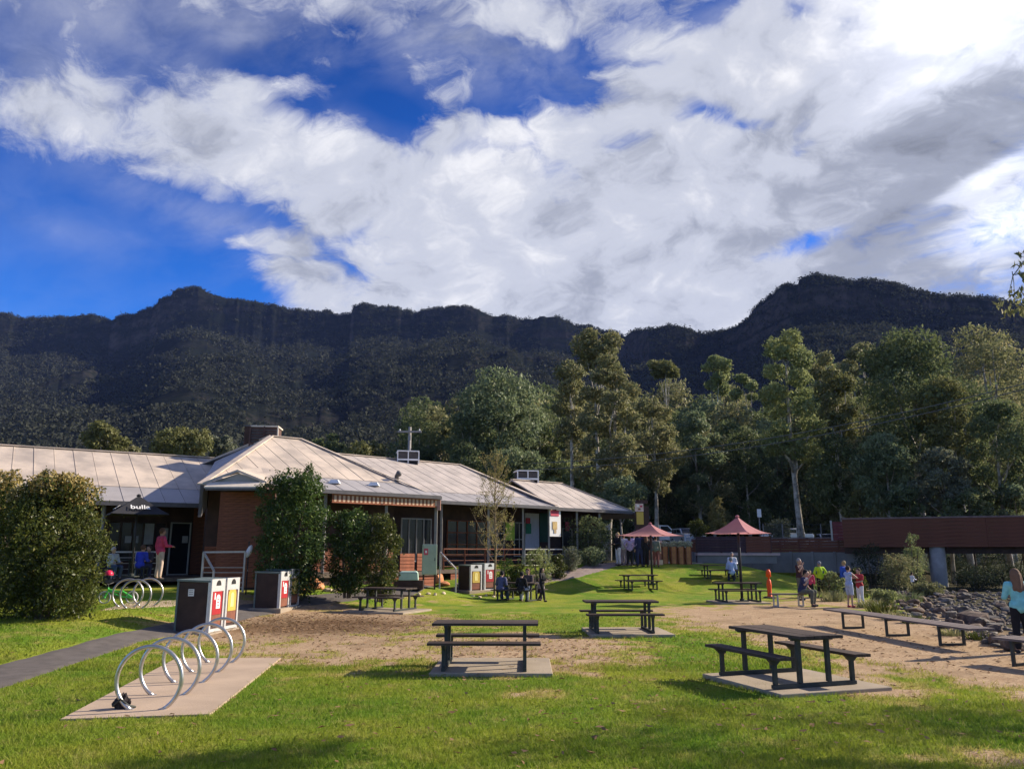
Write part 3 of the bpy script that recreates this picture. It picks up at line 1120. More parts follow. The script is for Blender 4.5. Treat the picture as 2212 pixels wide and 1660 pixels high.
place_tree(2180, 72, 698, 1040, 250, 'round', 'olive', 'olive gum at the right edge behind the massive dark gum', 7500, seed=13, nb=18)
place_tree(2095, 54, 810, 1010, 150, 'round', 'yellow', 'yellow-tinged lower gum in front of the massive dark gum', 4800, seed=14, nb=13, lo=.22, hi=.33)
place_tree(2190, 50, 850, 1110, 170, 'round', 'dark', 'dark dense tree over the right end of the bridge', 7000, seed=16, nb=16)
place_tree(945, 88, 893, 985, 95, 'round', 'yellow', 'small yellowish gum left of the broad round gum', 2400, seed=17, nb=8, lo=.26, hi=.38)
place_tree(1165, 84, 890, 1070, 110, 'round', 'light', 'mid green gum between the broad round gum and the narrow gum', 3600, seed=18, nb=10)
place_tree(1420, 70, 860, 1070, 150, 'round', 'olive', 'loose brownish-olive gum right of the tallest olive gum', 5600, seed=19, nb=15)
place_tree(1515, 76, 880, 1090, 140, 'round', 'blue', 'dull blue-green gum above the gap between the pink umbrellas', 4600, seed=20, nb=12)
place_tree(1600, 84, 900, 1110, 150, 'round', 'dark', 'dark gum rising behind the second pink umbrella', 5200, seed=21, nb=13)
place_tree(1660, 86, 960, 1120, 120, 'round', 'blue', 'dim blue-green tree left of the white lower trunk', 3600, seed=22, nb=10)
place_tree(1830, 58, 940, 1120, 150, 'round', 'dark', 'dark tree right of the white lower trunk', 5200, seed=23, nb=13)
place_tree(1935, 52, 930, 1110, 150, 'round', 'blue', 'grey-green tree over the left end of the bridge', 5600, seed=24, nb=14)
place_tree(2060, 50, 960, 1110, 150, 'round', 'grey', 'grey-leaved tree over the middle of the bridge', 5200, seed=25, nb=13)
place_tree(1245, 72, 985, 1110, 130, 'round', 'light', 'low light green tree behind the end of the shop roof', 3600, seed=26, nb=10)
place_tree(1345, 58, 1020, 1120, 120, 'round', 'blue', 'low dark green tree beside the eave end', 3000, seed=27, nb=9)
place_tree(1470, 84, 1010, 1130, 120, 'round', 'olive', 'low olive tree behind the first pink umbrella', 3200, seed=30, nb=9)
place_tree(1120, 72, 960, 1060, 160, 'round', 'blue', 'low spreading tree behind the middle roof', 3600, seed=31, nb=10)
place_tree(1010, 74, 960, 1030, 120, 'round', 'dark', 'low dark tree behind the roof vents', 2200, seed=32, nb=8)
place_tree(905, 80, 960, 1010, 110, 'round', 'blue', 'low blue-green tree right of the utility pole', 1800, seed=33, nb=7)
# lighter gums beyond the left roof
LG = 'pale gums beyond the left roof'
place_tree(192, 66, 906, 985, 96, 'round', 'yellow', 'pale gum behind the left roof, standing alone', 2600, seed=40, nb=8, group=LG, lo=.25, hi=.36)
place_tree(372, 62, 922, 1000, 130, 'round', 'yellow', 'wider pale gum behind the roof just left of the brown roof cooler', 3600, seed=41, nb=10, group=LG, lo=.25, hi=.34)
place_tree(462, 66, 935, 1000, 80, 'round', 'grey', 'small grey gum touching the left slope of the hip roof', 1500, seed=42, nb=6, group=LG)
place_tree(240, 70, 950, 1000, 60, 'round', 'olive', 'low olive tree at the foot of the lone pale gum', 900, seed=43, nb=5, group=LG)
place_tree(775, 72, 953, 1000, 120, 'round', 'yellow', 'low yellow-green trees top over the right slope of the hip roof', 2200, seed=44, nb=8, group=LG)
place_tree(700, 95, 930, 1000, 90, 'round', 'dark', 'dim dark tree behind the peak of the hip roof', 1500, seed=45, nb=6, group=LG)
# understorey along the far edge of the car park
UG = 'understorey bushes along the forest edge'
und = [(1190, 60, 1040, 70, 'light', 'light bush behind the roof between the low trees'), (1290, 56, 1060, 80, 'dark', 'dark bush behind the eave end'),
       (1400, 84, 1060, 80, 'blue', 'bluish bush above the left pink canopy'), (1530, 84, 1050, 90, 'yellow', 'yellowish fern-like bush between the pink canopies'),
       (1590, 82, 1075, 60, 'olive', 'straw-green weeping bush left of the second pink canopy'), (1700, 86, 1060, 90, 'dark', 'dark bush right of the second pink canopy'),
       (1790, 78, 1075, 80, 'yellow', 'sunlit bush right of the white lower trunk'), (1870, 54, 1050, 90, 'yellow', 'bright green bush over the bridge end'),
       (1980, 50, 1040, 100, 'dark', 'dark bush behind the left half of the bridge'), (2110, 48, 1050, 110, 'dark', 'dark bush behind the right half of the bridge'),
       (2215, 48, 1040, 90, 'blue', 'bluish bush at the right edge behind the bridge'), (1480, 88, 1030, 90, 'dark', 'dark bush deep between the pink canopies'),
       (1640, 88, 1040, 90, 'dark', 'dark bush deep behind the second canopy'), (1750, 88, 1020, 100, 'dark', 'dark bush deep behind the white trunk')]
for i, (u, Y, vt, wp, lf, lb) in enumerate(und):
    place_tree(u, Y, vt, 1165, wp, 'round', lf, lb, 2400, seed=60 + i, nb=9, name='bush', group=UG, trunk=0.07, bark=M_BARKD, forks=4)

# the dense forest behind: a few crowns repeated, none of which the eye can single out
FD = 'trees of the dense dark forest'
protos = []
for i, (lf, sh) in enumerate((('dark', 'round'), ('blue', 'round'), ('olive', 'tall'), ('dark', 'tall'), ('olive', 'round'))):
    bl = crown_blobs(300 + i, 9.0, 2.2, 17.0, 17, sh, None, .24, .36)
    protos.append(tree(Vector((0, 0, 0)), 17, bl, 7500, .40, LM[lf], M_BARK, 'gum tree in the dense dark forest behind the lawn', .22, 'gum_tree', FD, 300 + i, forks=6))
rg5 = np.random.default_rng(77)
cnt = 0
for row, (Y, u0, u1, du, vt) in enumerate(((86, 1130, 2225, 62, 985), (80, 880, 2235, 60, 900), (97, 900, 2240, 62, 868), (118, 1150, 2240, 70, 850))):
    u = u0
    while u < u1:
        g = GY(u + rg5.uniform(-18, 18), Y + rg5.uniform(-5, 5))
        top = PY(u, vt + rg5.uniform(-28, 40) - (45 if u > 1780 else 0), g.y).z
        s = (top - g.z) / 17.6
        p = protos[cnt % 5]
        lb = 'gum tree in the dense dark forest behind the lawn'
        o = copy_tree(p, g, rg5.uniform(0, 6.28), lb, FD) if cnt >= 5 else p
        o.location = g
        w_ = s * rg5.uniform(.85, 1.2) * (1.25 if row == 0 else 1)
        o.scale = (w_, w_, s)
        cnt += 1
        u += du * rg5.uniform(.8, 1.2)

# leaning gum just outside the right edge: one branch hangs into view and its crown shades the near lawn
bl = []
rg_ = np.random.default_rng(5)
for i in range(20):
    an = i * 2.4
    rr = 1.0 + 3.9 * rg_.random() ** 0.7
    bl.append(((math.cos(an) * rr * 0.9 + 0.9, math.sin(an) * rr, rg_.uniform(6.2, 10.5)), (rg_.uniform(.6, 1.15),) * 2 + (rg_.uniform(.4, .7),)))
gb = Vector((18.4, 11.6, 0))
gb.z = gzf(gb.x, gb.y)
hang = PY(2188, 596, 12.6) - gb
tw = []
n0 = len(bl)
start = Vector((hang.x + 4.5, hang.y + .3, hang.z + 2.6))
mid_ = Vector((hang.x + 2.2, hang.y + .2, hang.z + 1.9))
tw.append(([start, mid_, Vector((hang.x + .8, hang.y + .1, hang.z + .9)), hang, Vector((hang.x - .12, hang.y, hang.z - .35))], [.05, .03, .016, .009, .004]))
for k in range(9):
    f = k / 8
    c_ = Vector((hang.x + 2.0 * f, hang.y + .15 * f, hang.z + 1.5 * f ** .8 - .12))
    e_ = c_ + Vector((rg_.uniform(-.25, .25), rg_.uniform(-.3, .3), -rg_.uniform(.15, .5)))
    tw.append(([c_ + Vector((0, 0, .2)), c_, e_], [.008, .006, .003]))
    bl.append(((e_.x, e_.y, e_.z), (.30 + .2 * f, .30 + .2 * f, .24 + .15 * f)))
tree(gb, 11, bl, 9000, 0.125, LM['olive'], M_BARK, 'near gum whose drooping branch tip hangs in at the right edge', 0.3, 'gum_tree', None, 77, 0.9, forks=16, twigs=tw)

# ------------------------------------------------------------------ building
def L(s, w, z):
    """building frame: s along the front, w inwards, z up (surveyed in 1.8 m eye-height units)"""
    p = (O1 / SCL + E1 * s + N1 * w) * SCL
    return Vector((p.x, p.y, (z - 1.8) * SCL + CAM_H))


E2, N2, O2 = Vector((0.839, 0.545)), Vector((-0.545, 0.839)), Vector((-11.97, 32.07))


def L2(s, w, z):
    """left wing frame"""
    p = (O2 + E2 * s + N2 * w) * SCL
    return Vector((p.x, p.y, (z - 1.8) * SCL + CAM_H))


def s_at(u, w, z, fr=None):
    """position along the front whose column is u"""
    fr = fr or L
    lo, hi = -30.0, 30.0
    for _ in range(50):
        m = (lo + hi) / 2
        if proj(fr(m, w, z))[0] < u:
            lo = m
        else:
            hi = m
    return lo


M_ROOF = mat('weathered cream metal roof', (0.56, 0.465, 0.375), 0.6, 0.12, 0.7, 0.12, 0.0, 0.25, col2=(0.43, 0.365, 0.31), bscale=30)
M_ROOF2 = mat('greyer cream metal roof', (0.50, 0.435, 0.385), 0.55, 0.10, 0.9, 0.0, 0.0, 0.3, col2=(0.42, 0.37, 0.33))
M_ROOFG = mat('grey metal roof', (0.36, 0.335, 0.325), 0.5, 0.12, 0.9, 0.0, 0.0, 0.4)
M_TRIM = mat('dark gutter', (0.10, 0.095, 0.10), 0.5, 0.15, 4)
M_CREAM = mat('cream painted board', (0.66, 0.58, 0.48), 0.6, 0.08, 5)
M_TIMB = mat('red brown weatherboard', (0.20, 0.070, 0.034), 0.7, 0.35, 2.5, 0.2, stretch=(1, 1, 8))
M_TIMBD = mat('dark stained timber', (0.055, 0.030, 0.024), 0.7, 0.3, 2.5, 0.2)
M_SKIRT = mat('orange red deck skirt', (0.36, 0.115, 0.055), 0.7, 0.2, 3)
M_DARK = mat('dark shop interior', (0.018, 0.017, 0.018), 0.8, 0.2, 2)
M_GLASS = mat('dark window glass', (0.012, 0.014, 0.017), 0.16, 0.2, 2, spec=0.22)
M_FRAME = mat('grey window frame', (0.30, 0.29, 0.28), 0.5, 0.1, 5)
M_POST = mat('grey verandah post', (0.26, 0.245, 0.235), 0.55, 0.12, 5)
M_DECK = mat('weathered deck timber', (0.17, 0.13, 0.10), 0.8, 0.25, 3)
M_CONC = mat('concrete', (0.34, 0.278, 0.205), 0.9, 0.12, 1.6, 0.35, bscale=40)
M_CONCW = mat('warm concrete slab', (0.43, 0.325, 0.235), 0.9, 0.10, 1.2, 0.3, bscale=45)
M_STEEL = mat('galvanised steel', (0.52, 0.49, 0.46), 0.33, 0.15, 7, 0.05, 0.85, 0.5)
M_RAIL = mat('silver rail', (0.50, 0.47, 0.42), 0.45, 0.1, 7, 0, 0.3)
M_WHITE = mat('white paint', (0.80, 0.79, 0.77), 0.5, 0.05, 4)
M_RED = mat('red sign', (0.36, 0.022, 0.028), 0.5, 0.1, 4)
M_PINKRED = mat('pinkish red sign', (0.55, 0.07, 0.11), 0.5, 0.1, 4)
M_YEL = mat('yellow sign', (0.56, 0.40, 0.08), 0.5, 0.06, 4)
M_GREENP = mat('lime green poster', (0.38, 0.55, 0.06), 0.5, 0.15, 3)
M_ORANGE = mat('safety orange', (0.85, 0.085, 0.012), 0.5, 0.05, 4)

BL = thing('building', L(4, 1, 0.4), 0, 'long timber shop building with pale metal hip roofs and verandahs', 'building')
BLI = -BL.location


def bpart(mb, name, m, parent=None, smooth=False):
    """mesh given in world coordinates, hung under the building"""
    par = parent or BL
    off = BLI if par is BL else BLI - (par.location if par.parent else Vector((0, 0, 0)))
    mb.v = [tuple(Vector(p) + off) for p in mb.v]
    return mb.build(name, m, par, smooth)


def clip(poly, n, d):
    """keep the side of a polygon where p.n >= d"""
    o = []
    for i in range(len(poly)):
        a, b = poly[i], poly[(i + 1) % len(poly)]
        fa, fb = a.dot(n) - d, b.dot(n) - d
        if fa >= 0:
            o.append(a)
        if (fa >= 0) != (fb >= 0):
            o.append(a.lerp(b, fa / (fa - fb)))
    return o


def roof_face(name, poly, e, m, width=0.80, parent=None, seed=0):
    """a roof slope laid as separate metal sheets running up the slope"""
    rg = random.Random(seed)
    base = MB()
    nrm = (poly[1] - poly[0]).cross(poly[2] - poly[0]).normalized()
    if nrm.z < 0:
        nrm = -nrm
    base.prism([p - nrm * 0.05 for p in poly], -nrm * 0.04)
    rf = bpart(base, name, M_TRIM)
    e = Vector((e.x, e.y, 0)).normalized()
    d = [p.dot(e) for p in poly]
    a = min(d)
    k = 0
    while a < max(d) - 0.02:
        b = min(a + width, max(d))
        pl = clip(clip(poly, e, a + 0.006), -e, -(b - 0.006))
        if len(pl) >= 3:
            lift = 0.008 * rg.random()
            mb = MB()
            mb.prism([p + nrm * lift for p in pl], -nrm * 0.045)
            # the lapped rib along one edge of the sheet
            rb = clip(clip(poly, e, a + 0.006), -e, -(a + 0.045))
            if len(rb) >= 3:
                mb.prism([p + nrm * (lift + 0.011) for p in rb], -nrm * 0.010)
            mb.v = [tuple(Vector(p) + BLI) for p in mb.v]
            mb.build('roof_sheet', m, rf)
        a = b
        k += 1
    return rf


e1, e2 = Vector((E1.x, E1.y, 0)), Vector((E2.x, E2.y, 0))
C_ = L(-4.7, 0, 4.1)
RL, RR = L(.6, 6.4, 7.0), L(2.1, 6.4, 7.0)
VJ = L2(1.25, 6.02, 6.2)
roof_face('roof', [C_, L(-2.2, 0, 4.1), L(-2.2, 1.5, 4.78), L(4.55, 1.5, 4.78), RR, RL], e1, M_ROOF, seed=1)
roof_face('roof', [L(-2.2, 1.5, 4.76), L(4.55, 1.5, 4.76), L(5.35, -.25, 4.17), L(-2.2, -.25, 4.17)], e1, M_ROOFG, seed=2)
roof_face('roof', [C_, RL, VJ], Vector((N1.x, N1.y, 0)), M_ROOFG, 1.1, seed=3)  # left hip slope: its shade is carried by the greyer sheet colour
roof_face('roof', [RR, L(5.3, 0, 4.1), L(5.3, 13, 4.1)], Vector((N1.x, N1.y, 0)), M_ROOF, 1.2, seed=4)
roof_face('roof', [RL, RR, L(5.3, 13, 4.1), L(-4.7, 13, 4.1)], e1, M_ROOF, 3.0, seed=5)
# right wing and its lower end
roof_face('roof', [L(2.5, 3.4, 4.66), L(14.04, 3.4, 4.66), L(13.4, 8.9, 6.8), L(2.5, 8.9, 6.8)], e1, M_ROOF2, seed=6)
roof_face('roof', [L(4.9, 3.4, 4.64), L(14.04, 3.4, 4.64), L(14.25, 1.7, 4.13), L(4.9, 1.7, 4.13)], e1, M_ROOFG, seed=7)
roof_face('roof', [L(13.4, 8.9, 6.8), L(14.25, 1.7, 4.13), L(14.25, 16, 4.1)], Vector((N1.x, N1.y, 0)), M_ROOF2, 1.2, seed=8)
roof_face('roof', [L(2.5, 8.9, 6.8), L(13.4, 8.9, 6.8), L(14.2, 16, 4.1), L(2.5, 16, 4.1)], e1, M_ROOF2, 3.0, seed=9)
roof_face('roof', [L(14.3, 1.85, 4.1), L(20.4, 1.85, 4.1), L(18.2, 5.3, 5.75), L(14.3, 5.3, 5.75)], e1, M_ROOF2, seed=10)
roof_face('roof', [L(20.4, 1.85, 4.1), L(18.2, 5.3, 5.75), L(20.4, 8.75, 4.1)], Vector((N1.x, N1.y, 0)), M_ROOF2, 1.0, seed=11)
roof_face('roof', [L(14.3, 5.3, 5.75), L(18.2, 5.3, 5.75), L(20.4, 8.75, 4.1), L(14.3, 8.75, 4.1)], e1, M_ROOF2, 3.0, seed=12)
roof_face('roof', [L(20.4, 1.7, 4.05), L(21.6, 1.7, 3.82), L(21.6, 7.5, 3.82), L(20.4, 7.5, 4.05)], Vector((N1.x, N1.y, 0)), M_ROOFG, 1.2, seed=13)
# left wing
roof_face('roof', [L2(-27, 1.5, 4.36), L2(1.1, 1.5, 4.36), VJ, L2(-27, 6.02, 6.2)], e2, M_ROOF, .8, seed=14)
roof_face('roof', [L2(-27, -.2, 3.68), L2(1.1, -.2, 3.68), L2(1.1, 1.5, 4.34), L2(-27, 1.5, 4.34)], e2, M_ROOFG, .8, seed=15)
roof_face('roof', [L2(-27, 6.02, 6.2), VJ, L2(1.25, 12.5, 3.7), L2(-27, 12.5, 3.7)], e2, M_ROOF, 3.0, seed=16)
# projecting gable of the left wing, mostly behind the big bush
roof_face('roof', [L2(-12.2, 5.2, 5.9), L2(-12.2, -2.6, 5.9), L2(-8.2, -2.6, 3.75), L2(-8.2, 0.2, 3.75)], Vector((N2.x, N2.y, 0)), M_ROOF, 1.0, seed=17)
roof_face('roof', [L2(-12.2, 5.2, 5.9), L2(-12.2, -2.6, 5.9), L2(-17, -2.6, 3.5), L2(-17, 0.2, 3.5)], Vector((N2.x, N2.y, 0)), M_ROOF, 1.0, seed=18)

# ridge and hip caps
for a, b in ((C_, RL), (RL, RR), (RR, L(5.3, -.1, 4.12)), (L(2.5, 8.9, 6.8), L(13.4, 8.9, 6.8)), (L(13.4, 8.9, 6.8), L(14.25, 1.7, 4.15)),
             (L(14.3, 5.3, 5.75), L(18.2, 5.3, 5.75)), (L(18.2, 5.3, 5.75), L(20.4, 1.85, 4.1)), (L2(-27, 6.02, 6.2), VJ), (VJ, RL), (L2(-12.2, 5.2, 5.9), L2(-12.2, -2.6, 5.9))):
    mb = MB()
    mb.beam(a + Vector((0, 0, .035)), b + Vector((0, 0, .035)), 0.26, 0.05)
    bpart(mb, 'ridge_cap', M_ROOF)
# gutters and fascias
for a, b, h in ((L(-2.2, -.3, 4.09), L(5.4, -.3, 4.09), .16), (L(5.4, 1.63, 4.04), L(14.3, 1.63, 4.04), .16), (L(14.3, 1.8, 4.0), L(20.4, 1.8, 4.0), .16),
                (L(20.4, 1.63, 3.96), L(21.65, 1.63, 3.75), .14), (L2(-8.2, -.28, 3.6), L2(1.1, -.28, 3.6), .18), (L(5.42, -.3, 4.07), L(5.42, 1.7, 4.04), .16)):
    mb = MB()
    mb.beam(a, b, 0.13, h)
    bpart(mb, 'gutter', M_TRIM)
# wall closing the step between the hip and the left wing roof
mb = MB()
mb.prism([C_, VJ + Vector((0, 0, -.1)), VJ + Vector((0, 0, -1.6)), C_ + Vector((0, 0, -1.2))], Vector((0.1, 0.05, 0)))
bpart(mb, 'wall', M_TRIM)

# --- walls: dark cores behind the verandahs, boards where the photograph shows them
def wall(fr, s0, s1, w, z0, z1, m, th=0.2):
    mb = MB()
    mb.prism([fr(s0, w, z0), fr(s1, w, z0), fr(s1, w, z1), fr(s0, w, z1)], (fr(0, th, 0) - fr(0, 0, 0)))
    return bpart(mb, 'wall', m)


def boards(fr, s0, s1, w, z0, z1, m, h=0.17, parent=None, name='board'):
    """lapped weatherboards, each its own piece sharing one mesh"""
    a, b = fr(s0, w, 0), fr(s1, w, 0)
    d = (b - a)
    out_n = (fr(0, -1, 0) - fr(0, 0, 0)).normalized()
    mb = MB()
    hh = h * SCL
    q = [Vector((0, 0, 0)), out_n * 0.035, out_n * 0.015 + Vector((0, 0, hh * 0.97)), Vector((0, 0, hh * 0.97))]
    mb.prism(q, d)
    me = mb.mesh(name, m)
    z = z0
    while z < z1 - 0.02:
        o = obj(name, me, parent or BL)
        o.location = fr(s0, w, z) + BLI + out_n * 0.004
        z += h


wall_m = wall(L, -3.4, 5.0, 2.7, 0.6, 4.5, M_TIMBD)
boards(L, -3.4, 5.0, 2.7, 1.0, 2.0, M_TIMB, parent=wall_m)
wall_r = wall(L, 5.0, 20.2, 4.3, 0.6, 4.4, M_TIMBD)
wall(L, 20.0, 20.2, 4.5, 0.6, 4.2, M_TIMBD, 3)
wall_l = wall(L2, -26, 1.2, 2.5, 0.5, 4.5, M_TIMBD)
uL0, uL1 = s_at(413, 2.5, 2, L2), s_at(470, 2.5, 2, L2)
boards(L2, uL0, uL1 + 0.6, 2.5, 0.9, 3.9, M_TIMB, parent=wall_l)
# porch under the gablet, facing the lawn
PYo = 26.75
pa, pb = PY(459, 1040, PYo * SCL), PY(574, 1040, PYo * SCL)
zf1, zf0 = pa.z, PY(459, 1055, PYo * SCL).z
ya = PYo * SCL


def porch(x0, x1, z0, z1, y0, y1, name, m, parent=None):
    mb = MB()
    mb.box(((x0 + x1) / 2, (y0 + y1) / 2, (z0 + z1) / 2), (x1 - x0, y1 - y0, z1 - z0))
    return bpart(mb, name, m, parent)


mb = MB()
mb.prism([Vector((pa.x, ya + .02, zf1 + .02)), Vector((pb.x, ya + .02, zf1 + .02)), Vector((pb.x + .06, ya - .62, zf0 + .03)), Vector((pa.x - .06, ya - .62, zf0 + .03))], (0, 0, -.05))
bpart(mb, 'awning', M_CREAM)
porch(pa.x, pb.x, zf0 - .1, zf0 - .02, ya - .64, ya - .58, 'gutter', M_TRIM)
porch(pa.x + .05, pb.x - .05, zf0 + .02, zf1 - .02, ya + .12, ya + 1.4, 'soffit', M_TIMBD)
apex = PY(515, 1014, ya)
gl, gr = PY(440, 1042, ya), PY(578, 1040, ya)
mb = MB()
mb.prism([pa + Vector((.05, .08, .03)), pb + Vector((-.1, .08, .03)), apex + Vector((0, .08, -.12))], (0, .06, 0))
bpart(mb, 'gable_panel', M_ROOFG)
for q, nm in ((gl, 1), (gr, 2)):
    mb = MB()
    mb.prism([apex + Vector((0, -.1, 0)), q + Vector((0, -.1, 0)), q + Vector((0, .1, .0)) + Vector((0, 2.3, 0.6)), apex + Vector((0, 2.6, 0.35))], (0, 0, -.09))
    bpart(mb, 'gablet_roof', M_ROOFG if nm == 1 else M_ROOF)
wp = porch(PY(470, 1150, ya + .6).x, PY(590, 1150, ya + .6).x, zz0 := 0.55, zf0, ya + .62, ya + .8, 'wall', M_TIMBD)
x0_, x1_ = PY(470, 1150, ya + .6).x, PY(590, 1150, ya + .6).x
mb = MB()
mb.prism([Vector((0, 0, 0)), Vector((0, -.035, 0)), Vector((0, -.015, .175)), Vector((0, 0, .175))], (x1_ - x0_, 0, 0))
pbm = mb.mesh('board', M_TIMB)
for i in range(19):
    o = obj('board', pbm, wp)
    o.location = Vector((x0_, ya + .616, 0.7 + i * .182)) + BLI

# --- verandah posts, valance, deck, rails
def post(fr, s, w, z0, z1, wd=0.11, m=None):
    mb = MB()
    a = fr(s, w, z0)
    b_ = fr(s, w, z1)
    mb.beam(a, b_, wd, wd)
    bpart(mb, 'verandah_post', m or M_POST)


FL = 1.0
for u in (700, 833, 941):
    post(L, s_at(u, 0.0, 2.5), 0.0, FL, 4.1, .11 if u != 941 else .13)
for u in (953, 1055, 1130, 1186, 1247, 1296):
    post(L, s_at(u, 2.0, 2.5), 2.0, FL - .1, 4.05)
post(L2, s_at(463, 0.1, 2.5, L2), 0.1, 0.7, 3.65)
post(L2, s_at(219, 0.1, 2.5, L2), 0.1, 0.7, 3.65)
post(L, v1_ := s_at(944, -.22, 4) + .12, -.2, 3.55, 4.05, .16, mat('pinkish end board', (0.45, 0.25, 0.20), .8))


def slab(fr, s0, s1, w0, w1, z0, z1, name, m):
    mb = MB()
    mb.prism([fr(s0, w0, z0), fr(s1, w0, z0), fr(s1, w1, z0), fr(s0, w1, z0)], (0, 0, (z1 - z0) * SCL))
    return bpart(mb, name, m)


slab(L, -2.4, 5.3, -.3, 2.7, FL - .14, FL, 'deck', M_DECK)
slab(L, 5.3, 21, 1.8, 4.3, FL - .14, FL, 'deck', M_DECK)
slab(L2, -8, 1.2, -.6, 2.5, .72, .86, 'deck', M_DECK)
# striped valance hanging under the front gutter of the middle roof
v0, v1 = s_at(718, -.22, 4), s_at(944, -.22, 4)
nv = 52
for k in range(nv):
    s = v0 + (v1 - v0) * (k + .5) / nv
    if k == 0:
        vm = []
        for m in (mat('brown valance stripe', (0.22, 0.085, 0.045), 0.8, .1), mat('cream valance stripe', (0.62, 0.43, 0.29), 0.8, .1)):
            mb = MB()
            hw = (v1 - v0) / nv * SCL * .5
            pts = [(-hw, 0), (-hw, -.27), (-hw * .5, -.33), (hw * .5, -.33), (hw, -.27), (hw, 0)]
            mb.prism([Vector((E1.x * a, E1.y * a, z)) for a, z in pts], Vector((-N1.x, -N1.y, 0)) * .02)
            vm.append(mb.mesh('valance_strip', m))
    o = obj('valance_strip', vm[k % 2], BL)
    o.location = L(s, -.2, 4.0) + BLI
mb = MB()
mb.beam(L(v0, -.2, 4.02), L(v1, -.2, 4.02), .06, .10)
bpart(mb, 'valance_rail', M_SKIRT)
mb = MB()
mb.beam(L(v0, -.21, 3.70), L(v1, -.21, 3.70), .03, .05)
bpart(mb, 'valance_rail', M_SKIRT)


def railing(fr, s0, s1, w, zf, h=1.0, n=4, posts=3, m=None, name='railing'):
    m = m or M_RAIL
    top = MB()
    top.beam(fr(s0, w, zf + h), fr(s1, w, zf + h), .07, .06)
    r = bpart(top, name, m)
    for i in range(n):
        z = zf + h * (i + .6) / (n + .6)
        mb = MB()
        mb.tube([fr(s0, w, z), fr(s1, w, z)], .016, 5)
        mb.v = [tuple(Vector(p) + BLI) for p in mb.v]
        mb.build('rail', m, r)
    for i in range(posts):
        s = s0 + (s1 - s0) * i / (posts - 1)
        mb = MB()
        mb.beam(fr(s, w, zf), fr(s, w, zf + h - .03), .06, .06)
        mb.v = [tuple(Vector(p) + BLI) for p in mb.v]
        mb.build('baluster', m, r)
    return r


railing(L, s_at(958, 2.0, 1.5), s_at(1130, 2.0, 1.5), 2.0, FL, .95, 3, 5, M_TIMB)
railing(L, s_at(1134, 2.0, 1.5), s_at(1300, 2.0, 1.5), 2.0, FL, .95, 3, 5, M_RAIL)
# left deck rail, and the landing rail beside the steps
ra, rb_ = s_at(246, -.5, 1.6, L2), s_at(341, -.5, 1.6, L2)
railing(L2, ra, rb_, -.5, .86, .95, 4, 3, M_RAIL)

# deck skirts: orange-red boards
sk = slab(L, s_at(972, 1.9, .9), 12.6, 1.86, 1.92, .25, FL - .16, 'deck_skirt', M_TIMBD)
boards(L, s_at(972, 1.9, .9), 12.6, 1.86, .42, FL - .18, M_SKIRT, .15, sk)
sk = slab(L, 2.6, 5.25, -.22, -.16, .3, FL - .16, 'deck_skirt', M_TIMBD)
boards(L, 2.6, 5.25, -.22, .42, FL - .18, M_SKIRT, .15, sk)
slab(L, -2.4, 2.6, -.2, -.1, .2, FL - .15, 'deck_skirt', M_TIMBD)
# low orange-red counter panels on the middle deck
for ua, ub in ((862, 893), (899, 916)):
    sk = slab(L, s_at(ua, .1, 1.3), s_at(ub, .1, 1.3), .05, .1, FL + .02, FL + .75, 'counter_panel', M_TIMBD)
    boards(L, s_at(ua, .1, 1.3), s_at(ub, .1, 1.3), .05, FL + .05, FL + .7, M_SKIRT, .14, sk)


def window(fr, s0, s1, w, z0, z1, nx_=2, nz_=1, m=None, fm=None, name='window'):
    mb = MB()
    back = fr(0, 1, 0) - fr(0, 0, 0)
    fw = .06
    e = (fr(1, 0, 0) - fr(0, 0, 0)).normalized()
    mb.prism([fr(s0, w, z0), fr(s1, w, z0), fr(s1, w, z1), fr(s0, w, z1)], back.normalized() * .04)
    f = bpart(mb, name, m or M_GLASS)
    for i in range(nx_ + 1):
        s = s0 + (s1 - s0) * i / nx_
        q = MB()
        q.beam(fr(s, w - .03, z0 - .03), fr(s, w - .03, z1 + .03), fw, fw)
        q.v = [tuple(Vector(p) + BLI) for p in q.v]
        q.build('frame', fm or M_FRAME, f)
    for i in range(nz_ + 1):
        z = z0 + (z1 - z0) * i / nz_
        q = MB()
        q.beam(fr(s0, w - .035, z), fr(s1, w - .035, z), fw * .9, fw * .9)
        q.v = [tuple(Vector(p) + BLI) for p in q.v]
        q.build('frame', fm or M_FRAME, f)
    return f


# middle front: dark glazing with pale mullions
window(L, s_at(735, 2.6, 2), s_at(835, 2.6, 2), 2.62, 1.75, 3.3, 3, 1)
window(L, s_at(866, 2.6, 2), s_at(930, 2.6, 2), 2.62, 1.4, 3.3, 4, 1)
# right wing shop front
W_ = 4.22
for ua, ub, nx_, nz_ in ((965, 1050, 4, 3), (1058, 1088, 2, 3), (1110, 1132, 2, 2)):
    window(L, s_at(ua, W_, 2), s_at(ub, W_, 2), W_, 1.6, 3.35, nx_, nz_, None, M_FRAME if ua > 1000 else M_TIMB)
window(L, s_at(1215, W_, 2), s_at(1235, W_, 2), W_, 1.5, 3.1, 1, 1)
window(L, s_at(1255, W_, 2), s_at(1285, W_, 2), W_, 1.5, 3.1, 2, 1)


